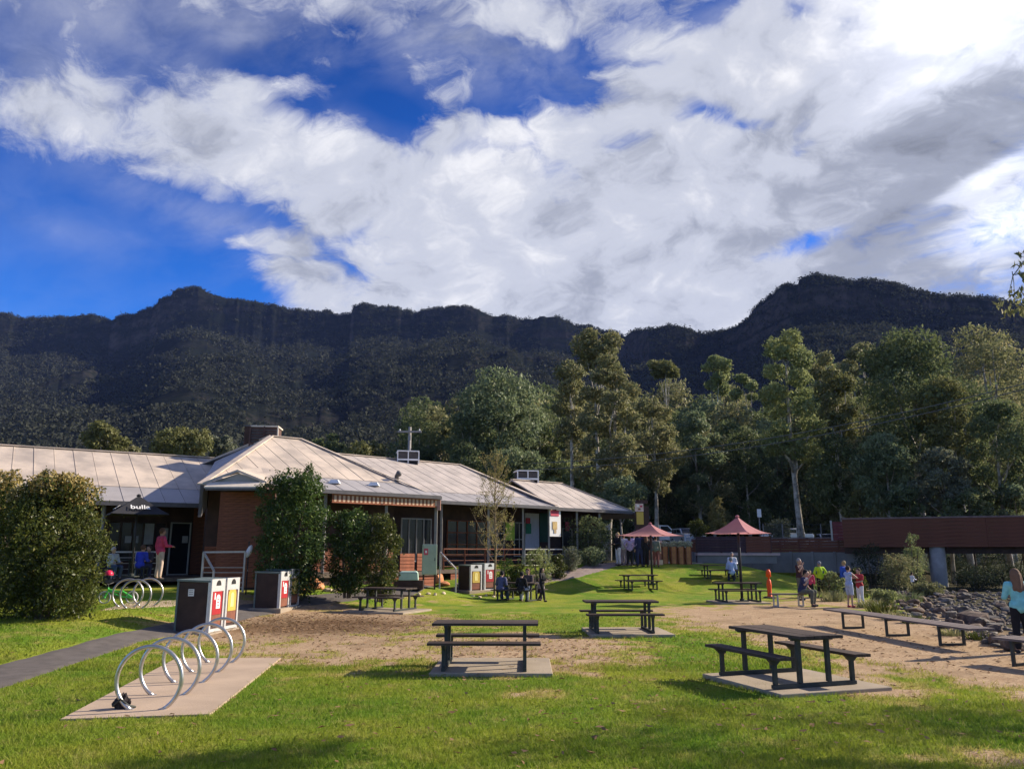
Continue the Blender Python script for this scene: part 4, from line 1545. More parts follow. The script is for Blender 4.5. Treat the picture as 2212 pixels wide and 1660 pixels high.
def panel(fr, ua, ub, w, va, vb, m, name, d=.03, parent=None):
    """flat sign standing where the given rows and columns are seen"""
    sa, sb = s_at(ua, w, 2, fr), s_at(ub, w, 2, fr)
    ym = (fr(sa, w, 2).y + fr(sb, w, 2).y) / 2
    z1, z0 = PY(ua, va, ym).z, PY(ua, vb, ym).z
    mb = MB()
    a, b_ = fr(sa, w, 2), fr(sb, w, 2)
    mb.prism([Vector((a.x, a.y, z0)), Vector((b_.x, b_.y, z0)), Vector((b_.x, b_.y, z1)), Vector((a.x, a.y, z1))], (fr(0, -d, 0) - fr(0, 0, 0)))
    return bpart(mb, name, m)


panel(L, 1092, 1111, 4.1, 1128, 1166, M_GREENP, 'poster')
panel(L, 1056, 1067, 4.1, 1122, 1150, M_FRAME, 'poster')
d1 = panel(L, 1134, 1164, 4.12, 1108, 1185, mat('pale blue door curtain', (0.46, 0.47, 0.58), .7, .12, 4, stretch=(9, 9, 1)), 'door')
panel(L, 1136, 1147, 4.05, 1130, 1152, mat('green shop sign', (0.015, 0.16, 0.10), .5), 'poster')
panel(L, 1136, 1145, 4.02, 1118, 1130, M_RED, 'poster')
panel(L, 1166, 1184, 4.1, 1108, 1170, mat('dark green door', (0.010, 0.060, 0.045), .5), 'door')
# hanging banner on the verandah edge: white with a red top and a cone of orange ice cream
bn = panel(L, 1187, 1211, 1.9, 1096, 1158, M_WHITE, 'banner')
panel(L, 1190, 1208, 1.86, 1101, 1114, M_PINKRED, 'banner_print', .012)
panel(L, 1194, 1204, 1.86, 1126, 1143, mat('orange print', (0.58, 0.40, 0.16), .5), 'banner_print', .012)
panel(L, 1197, 1202, 1.86, 1143, 1151, mat('tan print', (0.50, 0.36, 0.2), .5), 'banner_print', .012)
panel(L, 1222, 1230, 4.1, 1126, 1146, M_PINKRED, 'poster')

# left wing: glass door with pale frame, notices on the dark windows
da, db = s_at(366, 2.42, 2, L2), s_at(408, 2.42, 2, L2)
dr = window(L2, da, db, 2.4, .9, 3.0, 1, 1, None, M_FRAME, 'door')
window(L2, s_at(232, 2.42, 2, L2), s_at(355, 2.42, 2, L2), 2.42, 1.5, 3.0, 5, 1, None, M_TIMBD)
for ua, ub, va, vb in ((309, 329, 1130, 1175), (268, 282, 1157, 1172), (288, 297, 1157, 1172), (346, 360, 1140, 1165), (392, 404, 1157, 1172)):
    panel(L2, ua, ub, 2.33, va, vb, M_FRAME, 'notice')
# concrete ramp and steps up to the left deck
for i in range(5):
    z1 = .86 - .09 - i * .10
    y0 = (28.6 - i * .75) * SCL
    xa, xb = PY(404, 1250, y0).x, PY(500, 1250, y0).x
    porch(xa, xb, 0.0, (z1 - 1.8) * SCL + CAM_H, y0 - .82, y0, 'step', M_CONC)
# landing rail by the porch: sloping hand rail, level rail and balusters
yr = 26.0 * SCL
p1, p2, p3 = PY(440, 1192, yr), PY(462, 1232, yr - 1.0), PY(530, 1191, yr)
mb = MB()
mb.beam(p1, p3, .06, .06)
rl = bpart(mb, 'railing', M_RAIL)
for a, b_ in ((p1, p2), (p2, Vector((p2.x, p2.y, gzf(p2.x, p2.y)))), (p1, Vector((p1.x, p1.y, .6))), (p3, Vector((p3.x, p3.y, .6)))):
    q = MB()
    q.beam(a + BLI, b_ + BLI, .06, .06)
    q.build('baluster', M_RAIL, rl)
for i in range(5):
    z = .75 + i * .17
    q = MB()
    q.tube([Vector((p1.x, yr, z)) + BLI, Vector((p3.x, yr, z)) + BLI], .014, 5)
    q.build('rail', M_RAIL, rl)
# stair rail right of the green cabinet
yq = 33.0 * SCL
q1, q2 = PY(951, 1192, yq), PY(985, 1228, yq - 1.2)
mb = MB()
mb.beam(q1, q2, .06, .06)
rl = bpart(mb, 'railing', M_RAIL)
for a in (q1, q2):
    q = MB()
    q.beam(a + BLI, Vector((a.x, a.y, gzf(a.x, a.y))) + BLI, .06, .06)
    q.build('baluster', M_RAIL, rl)
# small roof vents and the hip-end finial
mb = MB()
vp = L(s_at(862, 1.5, 4.7), 1.7, 4.85)
mb.tube([vp, vp + Vector((0, 0, .25)), vp + Vector((.1, -.12, .42)), vp + Vector((.16, -.25, .3))], .11, 8)
bpart(mb, 'vent_pipe', M_TRIM, None, True)
for u in (723, 808):
    mb = MB()
    p = L(s_at(u, .7, 4.6), .7, 4.52)
    mb.box(p + Vector((0, 0, .06)), (.5, .4, .16), None, .6)
    bpart(mb, 'vent_cowl', M_WHITE)


# roof coolers standing on the ridges
def roof_cooler(p, rz, w, d, h, label, cm, fm, nwin=2, one=False):
    t = thing('roof_cooler', p, rz, label, 'roof cooler', 'roof coolers')
    mb = MB()
    mb.box((0, 0, h / 2 - .2), (w - .08, d - .08, h + .3))
    mb.build('body', cm, t)
    mb = MB()
    mb.box((0, 0, h), (w + .04, d + .04, .07))
    mb.build('lid', fm, t)
    for x in [(-.5 + i / nwin) * w for i in range(nwin + 1)]:
        q = MB()
        q.box((x, -d / 2, h / 2 - .1), (.065, .07, h + .2))
        q.build('frame', fm if (not one or x > .1) else cm, t)
    q = MB()
    q.box((0, -d / 2, .02), (w + .08, .08, .1))
    q.build('frame', cm if one else fm, t)
    for i in range(nwin):
        for j in range(5):
            q = MB()
            q.box(((-.5 + (i + .5) / nwin) * w, -d / 2 + .02, .14 + j * (h - .2) / 5), (w / nwin - .12, .03, .05), Matrix.Rotation(.5, 3, 'X'))
            q.build('louvre', M_TRIM, t)
    return t


M_BRN = mat('brown louvre box', (0.10, 0.055, 0.045), .7, .2, 4)
AZ1 = math.atan2(E1.y, E1.x)
p = L(0.75, 7.3, 6.6)
roof_cooler(PY(574, 962, p.y) , 0.1, 1.35, 1.2, PY(574, 924, p.y).z - PY(574, 962, p.y).z, 'brown box cooler with one pale frame corner at the hip roof peak', M_BRN, M_CREAM, 2, True)
mb = MB()
q0, q1_ = PY(541, 922, p.y + 1.2), PY(541, 965, p.y + 1.2)
ch = thing('chimney', q1_, 0, 'dark chimney block left of the brown box cooler', 'chimney')
mb.box((0, 0, (q0.z - q1_.z) / 2 - .3), (.55, .6, q0.z - q1_.z + .6))
mb.build('stack', M_TIMBD, ch)
mb = MB()
mb.box((0, 0, q0.z - q1_.z + .03), (.65, .7, .08))
mb.build('cap', M_TRIM, ch)
y = L(9.5, 8.9, 6.8).y
a, b_ = PY(880, 976, y), PY(880, 995, y)
roof_cooler(b_, AZ1 * .3, 1.25, 1.1, a.z - b_.z, 'white framed cooler beside the utility pole on the ridge', M_DARK, M_WHITE)
y = L(16.0, 5.6, 5.7).y
a, b_ = PY(1136, 1018, y), PY(1136, 1036, y)
roof_cooler(b_, AZ1 * .3, 1.3, 1.1, a.z - b_.z, 'white framed twin-window cooler on the lowest roof', M_DARK, M_WHITE)
# utility pole behind the roof
y = 56
t = thing('utility_pole', GY(877, y), 0, 'pole with crossarm rising behind the shop roof', 'utility pole')
h = PY(877, 922, y).z - t.location.z
mb = MB()
mb.tube([(0, 0, -.3), (0, 0, h)], [.16, .11], 8)
mb.build('pole', M_POST, t, True)
mb = MB()
mb.box((0, -.1, h - .35), (1.7, .1, .13))
mb.build('crossarm', M_POST, t)
mb = MB()
mb.box((0, -.1, h - 2.2), (1.5, .08, .1))
mb.build('crossarm', M_POST, t)
for x in (-.7, .7):
    mb = MB()
    mb.lathe([(.04, 0), (.06, .06), (.03, .12)], 8, (x, -.1, h - .28))
    mb.build('insulator', M_WHITE, t)

# power lines sagging across the forest
M_WIRE = mat('wire', (0.12, 0.125, 0.12), .6, .05)
for i, (va, vb, lb) in enumerate(((925, 836, 'upper power line sagging across the forest'), (945, 856, 'lower power line sagging across the forest'))):
    a = PY(1150, 1000 + i * 14, 62)
    b_ = PY(2320, 800 + i * 12, 44)
    pts = []
    for k in range(25):
        f = k / 24
        p = a.lerp(b_, f)
        p.z -= 1.9 * 4 * f * (1 - f) * .55
        pts.append(p)
    mb = MB()
    mb.tube(pts, .028, 4)
    tag(mb.build('power_line', M_WIRE), lb, 'power line', 'power lines')

# ------------------------------------------------------------------ slabs, tables, benches
M_PLANK = mat('dark brown plank', (0.068, 0.050, 0.042), 0.72, 0.35, 3.0, 0.15, spec=0.18, stretch=(0.6, 7, 7))
M_LEG = mat('grey green steel leg', (0.055, 0.060, 0.054), 0.7, 0.2, 6, spec=0.15)
M_SEATG = mat('pale bench frame', (0.46, 0.43, 0.39), 0.5, 0.1, 5)
M_EDGE = mat('slab timber edge', (0.13, 0.085, 0.055), 0.85, 0.3, 3)


def slab_at(c, w, d, rz, m=M_CONC, h=0.055, label=None):
    mb = MB()
    mb.box((0, 0, h / 2 - .06), (w, d, h + .12))
    o = mb.build('concrete_slab', m, None, bevel=0.012)
    o.location = c
    o.rotation_euler = (0, 0, rz)
    return tag(o, label, None, None, 'structure')


def picnic_proto(label, c, rz):
    t = thing('picnic_table', c, rz, label, 'picnic table', 'picnic tables on the lawn')
    mbp = MB()
    mbp.box((0, 0, 0), (1.78, .236, .042))
    tp = mbp.mesh('tabletop_plank', M_PLANK)
    for i, y in enumerate((-.245, 0, .245)):
        o = obj('tabletop_plank', tp, t)
        o.location = (0.004 * (i - 1), y, .70 + .002 * (i % 2))
    mbs = MB()
    mbs.box((0, 0, 0), (1.84, .142, .040))
    sp_ = mbs.mesh('seat_plank', M_PLANK)
    for sy in (-1, 1):
        for k in (-.074, .074):
            o = obj('seat_plank', sp_, t)
            o.location = (0, sy * .66 + k, .43 + (.002 if k > 0 else 0))
    for sx in (-1, 1):
        x = sx * .66
        q = MB()
        q.box((x, 0, .032), (.06, 1.44, .05))
        q.build('foot_rail', M_LEG, t)
        for sy in (-1, 1):
            q = MB()
            q.box((x, sy * .25, .365), (.06, .06, .60))
            q.box((x, sy * .23, .672), (.06, .30, .03))
            q.build('leg', M_LEG, t)
            q = MB()
            q.box((x, sy * .67, .225), (.055, .055, .33))
            q.prism([Vector((x - .03, sy * .67 - .12, .41)), Vector((x - .03, sy * .67 + .12, .41)), Vector((x - .03, sy * .67 + .035, .33)), Vector((x - .03, sy * .67 - .035, .33))], (.06, 0, 0))
            q.build('seat_leg', M_LEG, t)
        q = MB()
        q.box((x, 0, .655), (.06, .70, .03))
        q.build('crossbar', M_LEG, t)
    return t


def up(c, dz):
    return Vector((c.x, c.y, c.z + dz))


TB = []
a0, a1 = G(960, 1457), G(1142, 1457)
ca = (a0 + a1) / 2 + Vector((-.03, .64, 0))
b0, b1, b2 = G(1671, 1498), G(1845, 1484), G(1559, 1470)
cb = (b1 + b2) / 2
rb_ang = math.atan2((b2 - b0).y, (b2 - b0).x)
c0, c1 = G(1286, 1373), G(1409, 1374)
cc = (c0 + c1) / 2 + Vector((.02, .64, 0))
specs = [
    (ca, R(-1), 'picnic table nearest the middle of the lawn, on a pale slab'),
    (cb, rb_ang, 'picnic table turned at an angle on a slab at the right front'),
    (cc, R(2), 'picnic table on a slab halfway between the front table and the pink umbrellas'),
    (G(838, 1320), R(-23), 'picnic table on a low platform beside the leaf litter'),
    (G(1380, 1273), R(16), 'picnic table at the foot of the first pink umbrella'),
    (G(1594, 1301), R(3), 'picnic table around the pole of the second pink umbrella'),
    (G(1122, 1296), R(-28), 'picnic table with a family sitting round it'),
    (G(1552, 1249), R(5), 'small far picnic table where someone in light blue sits'),
]
proto = None
for i, (c, rz, lb) in enumerate(specs):
    lift = .055 if i in (0, 1, 2, 3, 5) else 0.0
    cz = Vector((c.x, c.y, gzf(c.x, c.y)))
    if proto is None:
        proto = picnic_proto(lb, up(cz, lift), rz)
        TB.append(proto)
    else:
        TB.append(copy_tree(proto, up(cz, lift), rz, lb, 'picnic tables on the lawn'))
    if lift:
        sh = {0: (.12, .1), 1: (.1, 0), 2: (.14, .05), 3: (0, 0), 5: (0, 0)}[i]
        o = slab_at(up(cz, 0) + Vector((sh[0], sh[1], 0)), 1.98 if i != 3 else 2.3, 1.9, rz, label='concrete slab under a picnic table')
# timber edge of the platform beside the litter
rack_mid = sum(RACK_PAD, Vector()) / 4
mb = MB()
mb.prism([Vector((p.x, p.y, gzf(p.x, p.y) - .05)) for p in RACK_PAD], (0, 0, .075))
tag(mb.build('concrete_slab', M_CONCW, None), 'long warm concrete slab under the front bike hoops', None, None, 'structure')


def bench(c, rz, length, nfr, label, width=.46, h=.46, m=M_LEG, group='long benches by the creek'):
    t = thing('bench', c, rz, label, 'bench', group)
    mbp = MB()
    mbp.box((0, 0, 0), (length, width / 3 - .012, .04))
    me = mbp.mesh('seat_plank', M_PLANK2)
    for k in (-1, 0, 1):
        o = obj('seat_plank', me, t)
        o.location = (0, k * width / 3, h - .02 + .002 * (k + 1))
    for i in range(nfr):
        x = (-.5 + (i + .5) / nfr) * length if nfr > 2 else (-.5 + .12 + .76 * i) * length
        for sy in (-1, 1):
            q = MB()
            q.box((x, sy * width * .46, (h - .04) / 2), (.05, .05, h - .04))
            q.build('leg', m, t)
        q = MB()
        q.box((x, 0, .025), (.055, width * .92 - .06, .05))
        q.build('foot_rail', m, t)
        q = MB()
        q.box((x, 0, h - .06), (.055, width * .92 - .06, .04))
        q.build('crossbar', m, t)
    return t


M_PLANK2 = mat('worn bench plank', (0.15, 0.115, 0.105), 0.6, 0.3, 3.0, 0.15, spec=0.4, stretch=(0.6, 7, 7))
f1, f3 = (G(1820, 1357) + G(1868, 1357)) / 2, (G(2030, 1396) + G(2085, 1392)) / 2
d = f3 - f1
bench((f1 + f3) / 2, math.atan2(d.y, d.x), d.length * 1.5, 3, 'long slatted bench on three frames at the edge of the rocky creek', .60, .44)
r1 = G(2150, 1446)
bench(r1 + Vector((1.25, -.62, 0)), math.atan2(d.y, d.x) + .25, 3.1, 2, 'bench cut off by the right edge in front of the woman in aqua', .6, .47)
sb_ = (G(1678, 1309) + G(1722, 1311)) / 2
bench(up(sb_, 0) + Vector((.15, .25, 0)), R(4), 1.25, 2, 'short pale bench where the man in dark clothes sits', .42, .46, M_SEATG, 'short benches')

# ------------------------------------------------------------------ bike hoops
def hoop(c, rz, label, r=.405, group='steel bike hoops on the front slab'):
    t = thing('bike_hoop', c, rz, label, 'bike rack', group)
    h0 = r * .86
    pts = []
    a0 = math.asin(-h0 / r)
    for i in range(41):
        a = a0 - .02 + (PI - 2 * a0 + .04) * i / 40
        pts.append((r * math.cos(a), 0, h0 + r * math.sin(a)))
    mb = MB()
    mb.tube(pts, .0265, 10)
    mb.build('hoop', M_STEEL, t, True)
    for sx in (-1, 1):
        x = sx * r * math.cos(a0)
        q = MB()
        q.lathe([(.055, 0), (.055, .008), (.034, .012)], 12, (x, 0, .001))
        q.build('base_plate', M_STEEL, t)
    return t


hp = []
feet = [((279, 1536), (353, 1536)), ((326, 1505), (399, 1505)), ((372, 1478), (442, 1477)), ((410, 1454), (476, 1454)), ((446, 1433), (505, 1433))]
lbl = ['bike hoop nearest the camera, with a dark lump at its foot', 'second bike hoop from the front on the long slab', 'middle bike hoop of the five on the long slab',
       'bike hoop second from the bins on the long slab', 'bike hoop standing closest in front of the first bins']
for i, (a, b_) in enumerate(feet):
    c = (G(*a) + G(*b_)) / 2
    c.z = gzf(c.x, c.y) + .025
    if i == 0:
        h0 = hoop(c, R(2), lbl[0])
    else:
        copy_tree(h0, c, R(2), lbl[i])
# the lump of dark cloth and chain at the first hoop's foot
c = G(262, 1535)
t = thing('bag', up(c, .02), .4, 'dark crumpled bag slumped at the foot of the nearest hoop', 'bag')
mb = MB()
rg = random.Random(3)
mb.ball((0, 0, .075), .10, 14, 9, (1.0, .7, .85))
mb.v = [(x * (1 + .25 * rg.uniform(-1, 1)), y * (1 + .25 * rg.uniform(-1, 1)), max(0, z * (1 + .3 * rg.uniform(-1, 1)))) for x, y, z in mb.v]
M_BAG = mat('dark cloth', (0.035, 0.028, 0.03), .9, .4, 20, .4)
mb.build('cloth', M_BAG, t)
mb = MB()
mb.tube([(-.1, -.05, .05), (-.02, -.12, .14), (.08, -.08, .05), (.16, -.03, .02)], .014, 6)
mb.build('strap', M_LEG, t, True)
# second rack by the hedge
cs = G(283, 1309)
mb = MB()
pp = [G(222, 1318), G(372, 1309), G(420, 1296), G(285, 1300)]
PAD2 = pp
mb.prism([Vector((p.x, p.y, gzf(p.x, p.y) - .05)) for p in pp], (0, 0, .075))
tag(mb.build('concrete_slab', M_CONCW, None), 'small warm slab under the rear bike hoops', None, None, 'structure')
for i, (a, b_, lb) in enumerate((((279, 1313), (318, 1313), 'left hoop of the rear bike rack by the green bicycle'), ((302, 1311), (338, 1310), 'middle hoop of the rear bike rack'), ((262, 1312), (298, 1313), 'rear rack hoop standing nearest the hedge'))):
    pass
for u, v, lb in ((273, 1312, 'rear rack hoop whose ring overlaps the green bicycle frame'), (290, 1315, 'rear rack hoop in front of the green bicycle rear wheel'), (317, 1309, 'rear rack hoop standing farthest from the hedge')):
    c = G(u, v)
    copy_tree(h0, up(c, .03), R(8), lb, 'steel bike hoops on the rear slab')

# ------------------------------------------------------------------ bin enclosures
M_BPANEL = mat('brown bin panel', (0.050, 0.028, 0.022), .6, .25, 3, .1)
M_BFRAME = mat('aluminium bin frame', (0.62, 0.61, 0.60), .42, .08, 6, 0, .35)
M_BTOP = mat('green grey bin lid', (0.13, 0.165, 0.155), .5, .12, 5)
M_BDOOR = mat('rust brown bin door', (0.20, 0.075, 0.045), .6, .2, 4)


def arch(w, h, x, z0, n=9):
    """upright arch-topped outline in the local y-z plane"""
    pts = [Vector((x, -w / 2, z0)), Vector((x, w / 2, z0))]
    for i in range(n):
        a = PI * i / (n - 1)
        pts.append(Vector((x, w / 2 * math.cos(a), z0 + h - w / 2 + w / 2 * math.sin(a))))
    return pts


def bin_unit(c, rz, label, kind, sticker=False):
    """sign side faces local +x; c is the ground point of the near front corner"""
    W, D, H = .70, .86, 1.24
    t = thing('bin_enclosure', c, rz, label, 'rubbish bin', 'paired bin enclosures along the path')
    mb = MB()
    mb.box((-D / 2, W / 2, H / 2 + .02), (D - .03, W - .03, H - .06))
    mb.build('body', M_BPANEL, t)
    for y in (0.012, W - .012):
        for x in (-D + .02, -.02):
            q = MB()
            q.box((x, y, H / 2), (.045, .045, H))
            q.build('corner_post', M_BTOP if x < -.5 else M_BFRAME, t)
    q = MB()
    q.box((-D / 2 - .01, W / 2, H + .02), (D + .04, W + .03, .05), Matrix.Rotation(.03, 3, 'Y'))
    q.build('lid', M_BTOP, t, bevel=.01)
    # front: frame, head panel with the opening, door with the coloured sign
    q = MB()
    q.box((.012, W / 2, H * .56 - .02), (.02, W - .10, H * .80))
    q.build('door', M_BDOOR, t)
    for y in (.035, W - .035):
        q = MB()
        q.box((.022, y, H / 2 + .03), (.05, .07, H + .06))
        q.build('frame', M_BFRAME, t)
    q = MB()
    q.box((.024, W / 2, H - .09), (.045, W - .14, .30))
    q.build('head_panel', M_BFRAME, t)
    q = MB()
    q.box((.026, W / 2, .07), (.04, W - .14, .07))
    q.build('kick_rail', M_BFRAME, t)
    op = MB()
    op.prism(arch(.24, .13, .049, H - .10), (.006, 0, 0))
    op.v = [(x, y + W / 2, z) for x, y, z in op.v]
    op.build('opening', M_DARK, t)
    zs = H * .42
    if kind == 'red':
        sg = MB()
        sg.box((.030, W / 2, zs + .20), (.014, W - .22, .56))
        s = sg.build('sign', M_RED, t)
        # white picture of a bag with lettering-sized marks
        w_ = MB()
        w_.prism(arch(.20, .34, .039, zs + .06), (.004, 0, 0))
        w_.v = [(x, y + W / 2 + .04, z) for x, y, z in w_.v]
        w_.build('print', M_WHITE, s)
        for k in range(3):
            w_ = MB()
            w_.box((.0445, W / 2 + .04, zs + .13 + k * .08), (.004, .11, .022))
            w_.build('print', M_RED, s)
        w_ = MB()
        w_.box((.039, W / 2 - .13, zs + .36), (.004, .05, .16))
        w_.build('print', M_WHITE, s)
    else:
        sg = MB()
        sg.prism(arch(W - .26, .60, .024, zs - .05), (.014, 0, 0))
        sg.v = [(x, y + W / 2, z) for x, y, z in sg.v]
        s = sg.build('sign', M_YEL, t)
        w_ = MB()
        w_.prism(arch(.17, .36, .039, zs + .05), (.004, 0, 0))
        w_.v = [(x, y + W / 2, z) for x, y, z in w_.v]
        w_.build('print', mat('pale yellow print', (0.80, 0.68, 0.25), .5), s)
    if sticker:
        q = MB()
        q.box((-D * .56, -.006, H - .26), (.15, .008, .17))
        q.build('sticker', M_WHITE, t)
        for k in range(3):
            w_ = MB()
            w_.box((-D * .56, -.0115, H - .21 - k * .045), (.11, .003, .018))
            w_.build('sticker', M_POST, t)
    return t


def bin_pair(u, v, rz, kinds, labels, sticker=False, gap=.80):
    c = G(u, v)
    d = Vector((-math.sin(rz), math.cos(rz), 0))
    for i in range(2):
        p = c + d * (i * gap)
        p.z = gzf(p.x, p.y)
        bin_unit(p, rz, labels[i], kinds[i], sticker and i == 0)
    m = c + d * .7 - Vector((math.cos(rz), math.sin(rz), 0)) * .4
    slab_at(Vector((m.x, m.y, gzf(m.x, m.y) - .03)), 1.15, 1.75, rz, M_CONC, .05, 'concrete footing under a pair of bins')


bin_pair(446, 1369, R(-7), ('red', 'yellow'), ('front bin enclosure with red sign and white sticker on its side', 'front bin enclosure with yellow sign, behind the red-signed one'), True)
bin_pair(600, 1322, R(-9), ('red', 'yellow'), ('red-signed bin enclosure in front of the tall dark bush', 'yellow-signed bin enclosure touching the tall dark bush'))
bin_pair(1015, 1281, R(-47), ('yellow', 'red'), ('yellow-signed bin enclosure left of the seated family', 'red-signed bin enclosure right behind the seated family'), gap=.86)

# ------------------------------------------------------------------ umbrellas
M_CANV = mat('faded pink canvas', (0.58, 0.27, 0.30), .85, .08, 2.5)
_t = M_CANV.node_tree
_tr = _t.nodes.new('ShaderNodeBsdfTranslucent')
_tr.inputs[0].default_value = (0.66, 0.31, 0.345, 1)
_mx = _t.nodes.new('ShaderNodeMixShader')
_mx.inputs[0].default_value = 0.45
_t.links.new(_t.nodes['Principled BSDF'].outputs[0], _mx.inputs[1])
_t.links.new(_tr.outputs[0], _mx.inputs[2])
_t.links.new(_mx.outputs[0], _t.nodes['Material Output'].inputs[0])
M_CANVB = mat('black canvas', (0.026, 0.026, 0.030), .8, .15, 2.5)
M_POLE = mat('dark umbrella pole', (0.032, 0.030, 0.032), .5, .2, 5)


def canopy_mesh(rad, drop, pw, m, rot, sag=.06, n=9, name='canopy'):
    """square canopy: height falls from the hub to the edge with exponent pw; edges scallop in"""
    vs, fs, idx = [], [], {}
    for side in range(4):
        a0 = rot + side * PI / 2
        c0 = Vector((math.cos(a0), math.sin(a0), 0)) * rad
        c1 = Vector((math.cos(a0 + PI / 2), math.sin(a0 + PI / 2), 0)) * rad
        for i in range(n + 1):
            f = i / n
            for j in range(n + 1):
                g = j / n
                e = c0.lerp(c1, g) * (1 - sag * math.sin(PI * g) * f)
                p = e * f
                p.z = -drop * (1 - (1 - f) ** pw) - .02 * math.sin(PI * g) * f
                vs.append(p)
    for side in range(4):
        o = side * (n + 1) ** 2
        for i in range(n):
            for j in range(n):
                q = o + i * (n + 1) + j
                fs.append((q, q + 1, q + n + 2, q + n + 1))
    me = bpy.data.meshes.new(name)
    me.from_pydata(vs, [], fs)
    bm = bmesh.new()
    bm.from_mesh(me)
    bmesh.ops.remove_doubles(bm, verts=bm.verts, dist=.0005)
    bmesh.ops.recalc_face_normals(bm, faces=bm.faces)
    bm.to_mesh(me)
    bm.free()
    me.materials.append(m)
    return me


def umbrella(base, z_ap, z_ed, span, rot, label, m, pw, pole_r=.05, group=None):
    t = thing('umbrella', base, 0, label, 'umbrella', group)
    za, ze = z_ap - base.z, z_ed - base.z
    o = obj('canopy', canopy_mesh(span / 2, za - ze, pw, m, rot), t)
    o.location = (0, 0, za)
    mb = MB()
    mb.tube([(0, 0, 0), (0, 0, za - .02)], pole_r, 12)
    mb.build('pole', M_POLE, t, True)
    mb = MB()
    mb.lathe([(.075, 0), (.085, .04), (.03, .09)], 12, (0, 0, za - .03))
    mb.build('cap', m, t)
    mb = MB()
    mb.box((0, 0, .015), (.42, .42, .03))
    mb.lathe([(.09, .03), (.09, .10), (.06, .12)], 12)
    mb.build('base_plate', M_LEG, t)
    for k in range(4):
        a = rot + k * PI / 2
        q = MB()
        L0 = span / 2 * .97
        pts = []
        for i in range(7):
            f = i / 6
            pts.append((math.cos(a) * L0 * f, math.sin(a) * L0 * f, za - (za - ze) * (1 - (1 - f) ** pw) - .035))
        q.tube(pts, .012, 5)
        q.build('rib', M_POLE, t)
    return t


Y1 = 41.5
b_ = GY(1409, Y1)
umbrella(b_, PY(1405, 1130, Y1).z, PY(1405, 1156, Y1).z, 3.75, R(-78), 'pink canvas umbrella over the group by the shop end', M_CANV, 1.75, .06, 'pink canvas umbrellas')
u2 = TB[5].location
Y2 = u2.y
b2_ = GY(1602, Y2)
umbrella(up(b2_, .05), PY(1595, 1115, Y2).z, PY(1595, 1151, Y2).z, 2.72, R(-88), 'pink canvas umbrella standing apart through a picnic table', M_CANV, 1.75, .055, 'pink canvas umbrellas')
Yb = 29.5
bb = PY(283, 1245, Yb)
bu = umbrella(bb, PY(284, 1070, Yb).z, PY(284, 1111, Yb).z, 2.75, R(-103), 'black cafe umbrella with white lettering on the deck', M_CANVB, 1.08, .04)


def lettering(text, size, m, parent, origin, xdir, normal, name='lettering'):
    cu = bpy.data.curves.new(name, 'FONT')
    cu.body = text
    cu.size = size
    cu.extrude = .003
    cu.align_x = 'CENTER'
    cu.offset = .012 * size
    tmp = bpy.data.objects.new('tmp', cu)
    COL.objects.link(tmp)
    dg = bpy.context.evaluated_depsgraph_get()
    me = bpy.data.meshes.new_from_object(tmp.evaluated_get(dg))
    bpy.data.objects.remove(tmp)
    me.materials.clear()
    me.materials.append(m)
    o = obj(name, me, parent)
    x = xdir.normalized()
    z = normal.normalized()
    y = z.cross(x)
    mt = Matrix((x, y, z)).transposed().to_4x4()
    mt.translation = origin
    o.matrix_local = mt
    return o


# lettering on the two canopy sides that face the lawn
za = PY(284, 1070, Yb).z - bb.z
ze = PY(284, 1111, Yb).z - bb.z
for side, txt in ((0, 'bulla'), (3, 'bulla')):
    a0 = R(-103) + side * PI / 2
    c0 = Vector((math.cos(a0), math.sin(a0), 0)) * 1.375
    c1 = Vector((math.cos(a0 + PI / 2), math.sin(a0 + PI / 2), 0)) * 1.375
    c0.z = c1.z = ze - za
    xd = c1 - c0
    nn = c0.cross(c1)
    if nn.z < 0:
        nn = -nn
    mid = (c0 + c1) / 2
    lettering(txt, .36, M_WHITE, bu, mid * .80 + Vector((0, 0, za)) + nn.normalized() * .05, xd, nn)

# ------------------------------------------------------------------ cabinets, bollard, sign, boulders
M_CAB = mat('pale green cabinet', (0.36, 0.42, 0.33), .55, .08, 3)
yc_ = 31.0 * SCL
pl, pr = PY(911, 1240, yc_), PY(943, 1240, yc_)
zt = PY(926, 1175, yc_).z
t = thing('electrical_cabinet', Vector(((pl.x + pr.x) / 2, yc_, gzf(pl.x, yc_))), R(6), 'pale green electrical cabinet with a red sticker by the deck corner', 'cabinet')
wd, z0, z1 = pr.x - pl.x, pl.z - t.location.z, zt - t.location.z
mb = MB()
mb.box((0, 0, (z0 + z1) / 2), (wd, .42, z1 - z0))
mb.build('body', M_CAB, t, bevel=.015)
mb = MB()
mb.box((.01, -.215, (z0 + z1) / 2), (wd - .08, .02, z1 - z0 - .08))
mb.build('door', M_CAB, t)
mb = MB()
mb.box((-wd * .24, -.23, z1 - .30), (wd * .28, .008, .26))
mb.build('sticker', M_PINKRED, t)
mb = MB()
mb.box((-wd * .24, -.237, z1 - .30), (wd * .12, .006, .10))
mb.build('sticker', M_WHITE, t)
mb = MB()
mb.box((wd * .36, -.235, (z0 + z1) / 2), (.03, .03, .12))
mb.build('handle', M_LEG, t)
for x in (-1, 1):
    mb = MB()
    mb.box((x * wd * .38, 0, z0 / 2 - .1), (.07, .3, z0 + .2))
    mb.build('leg', M_TIMBD, t)
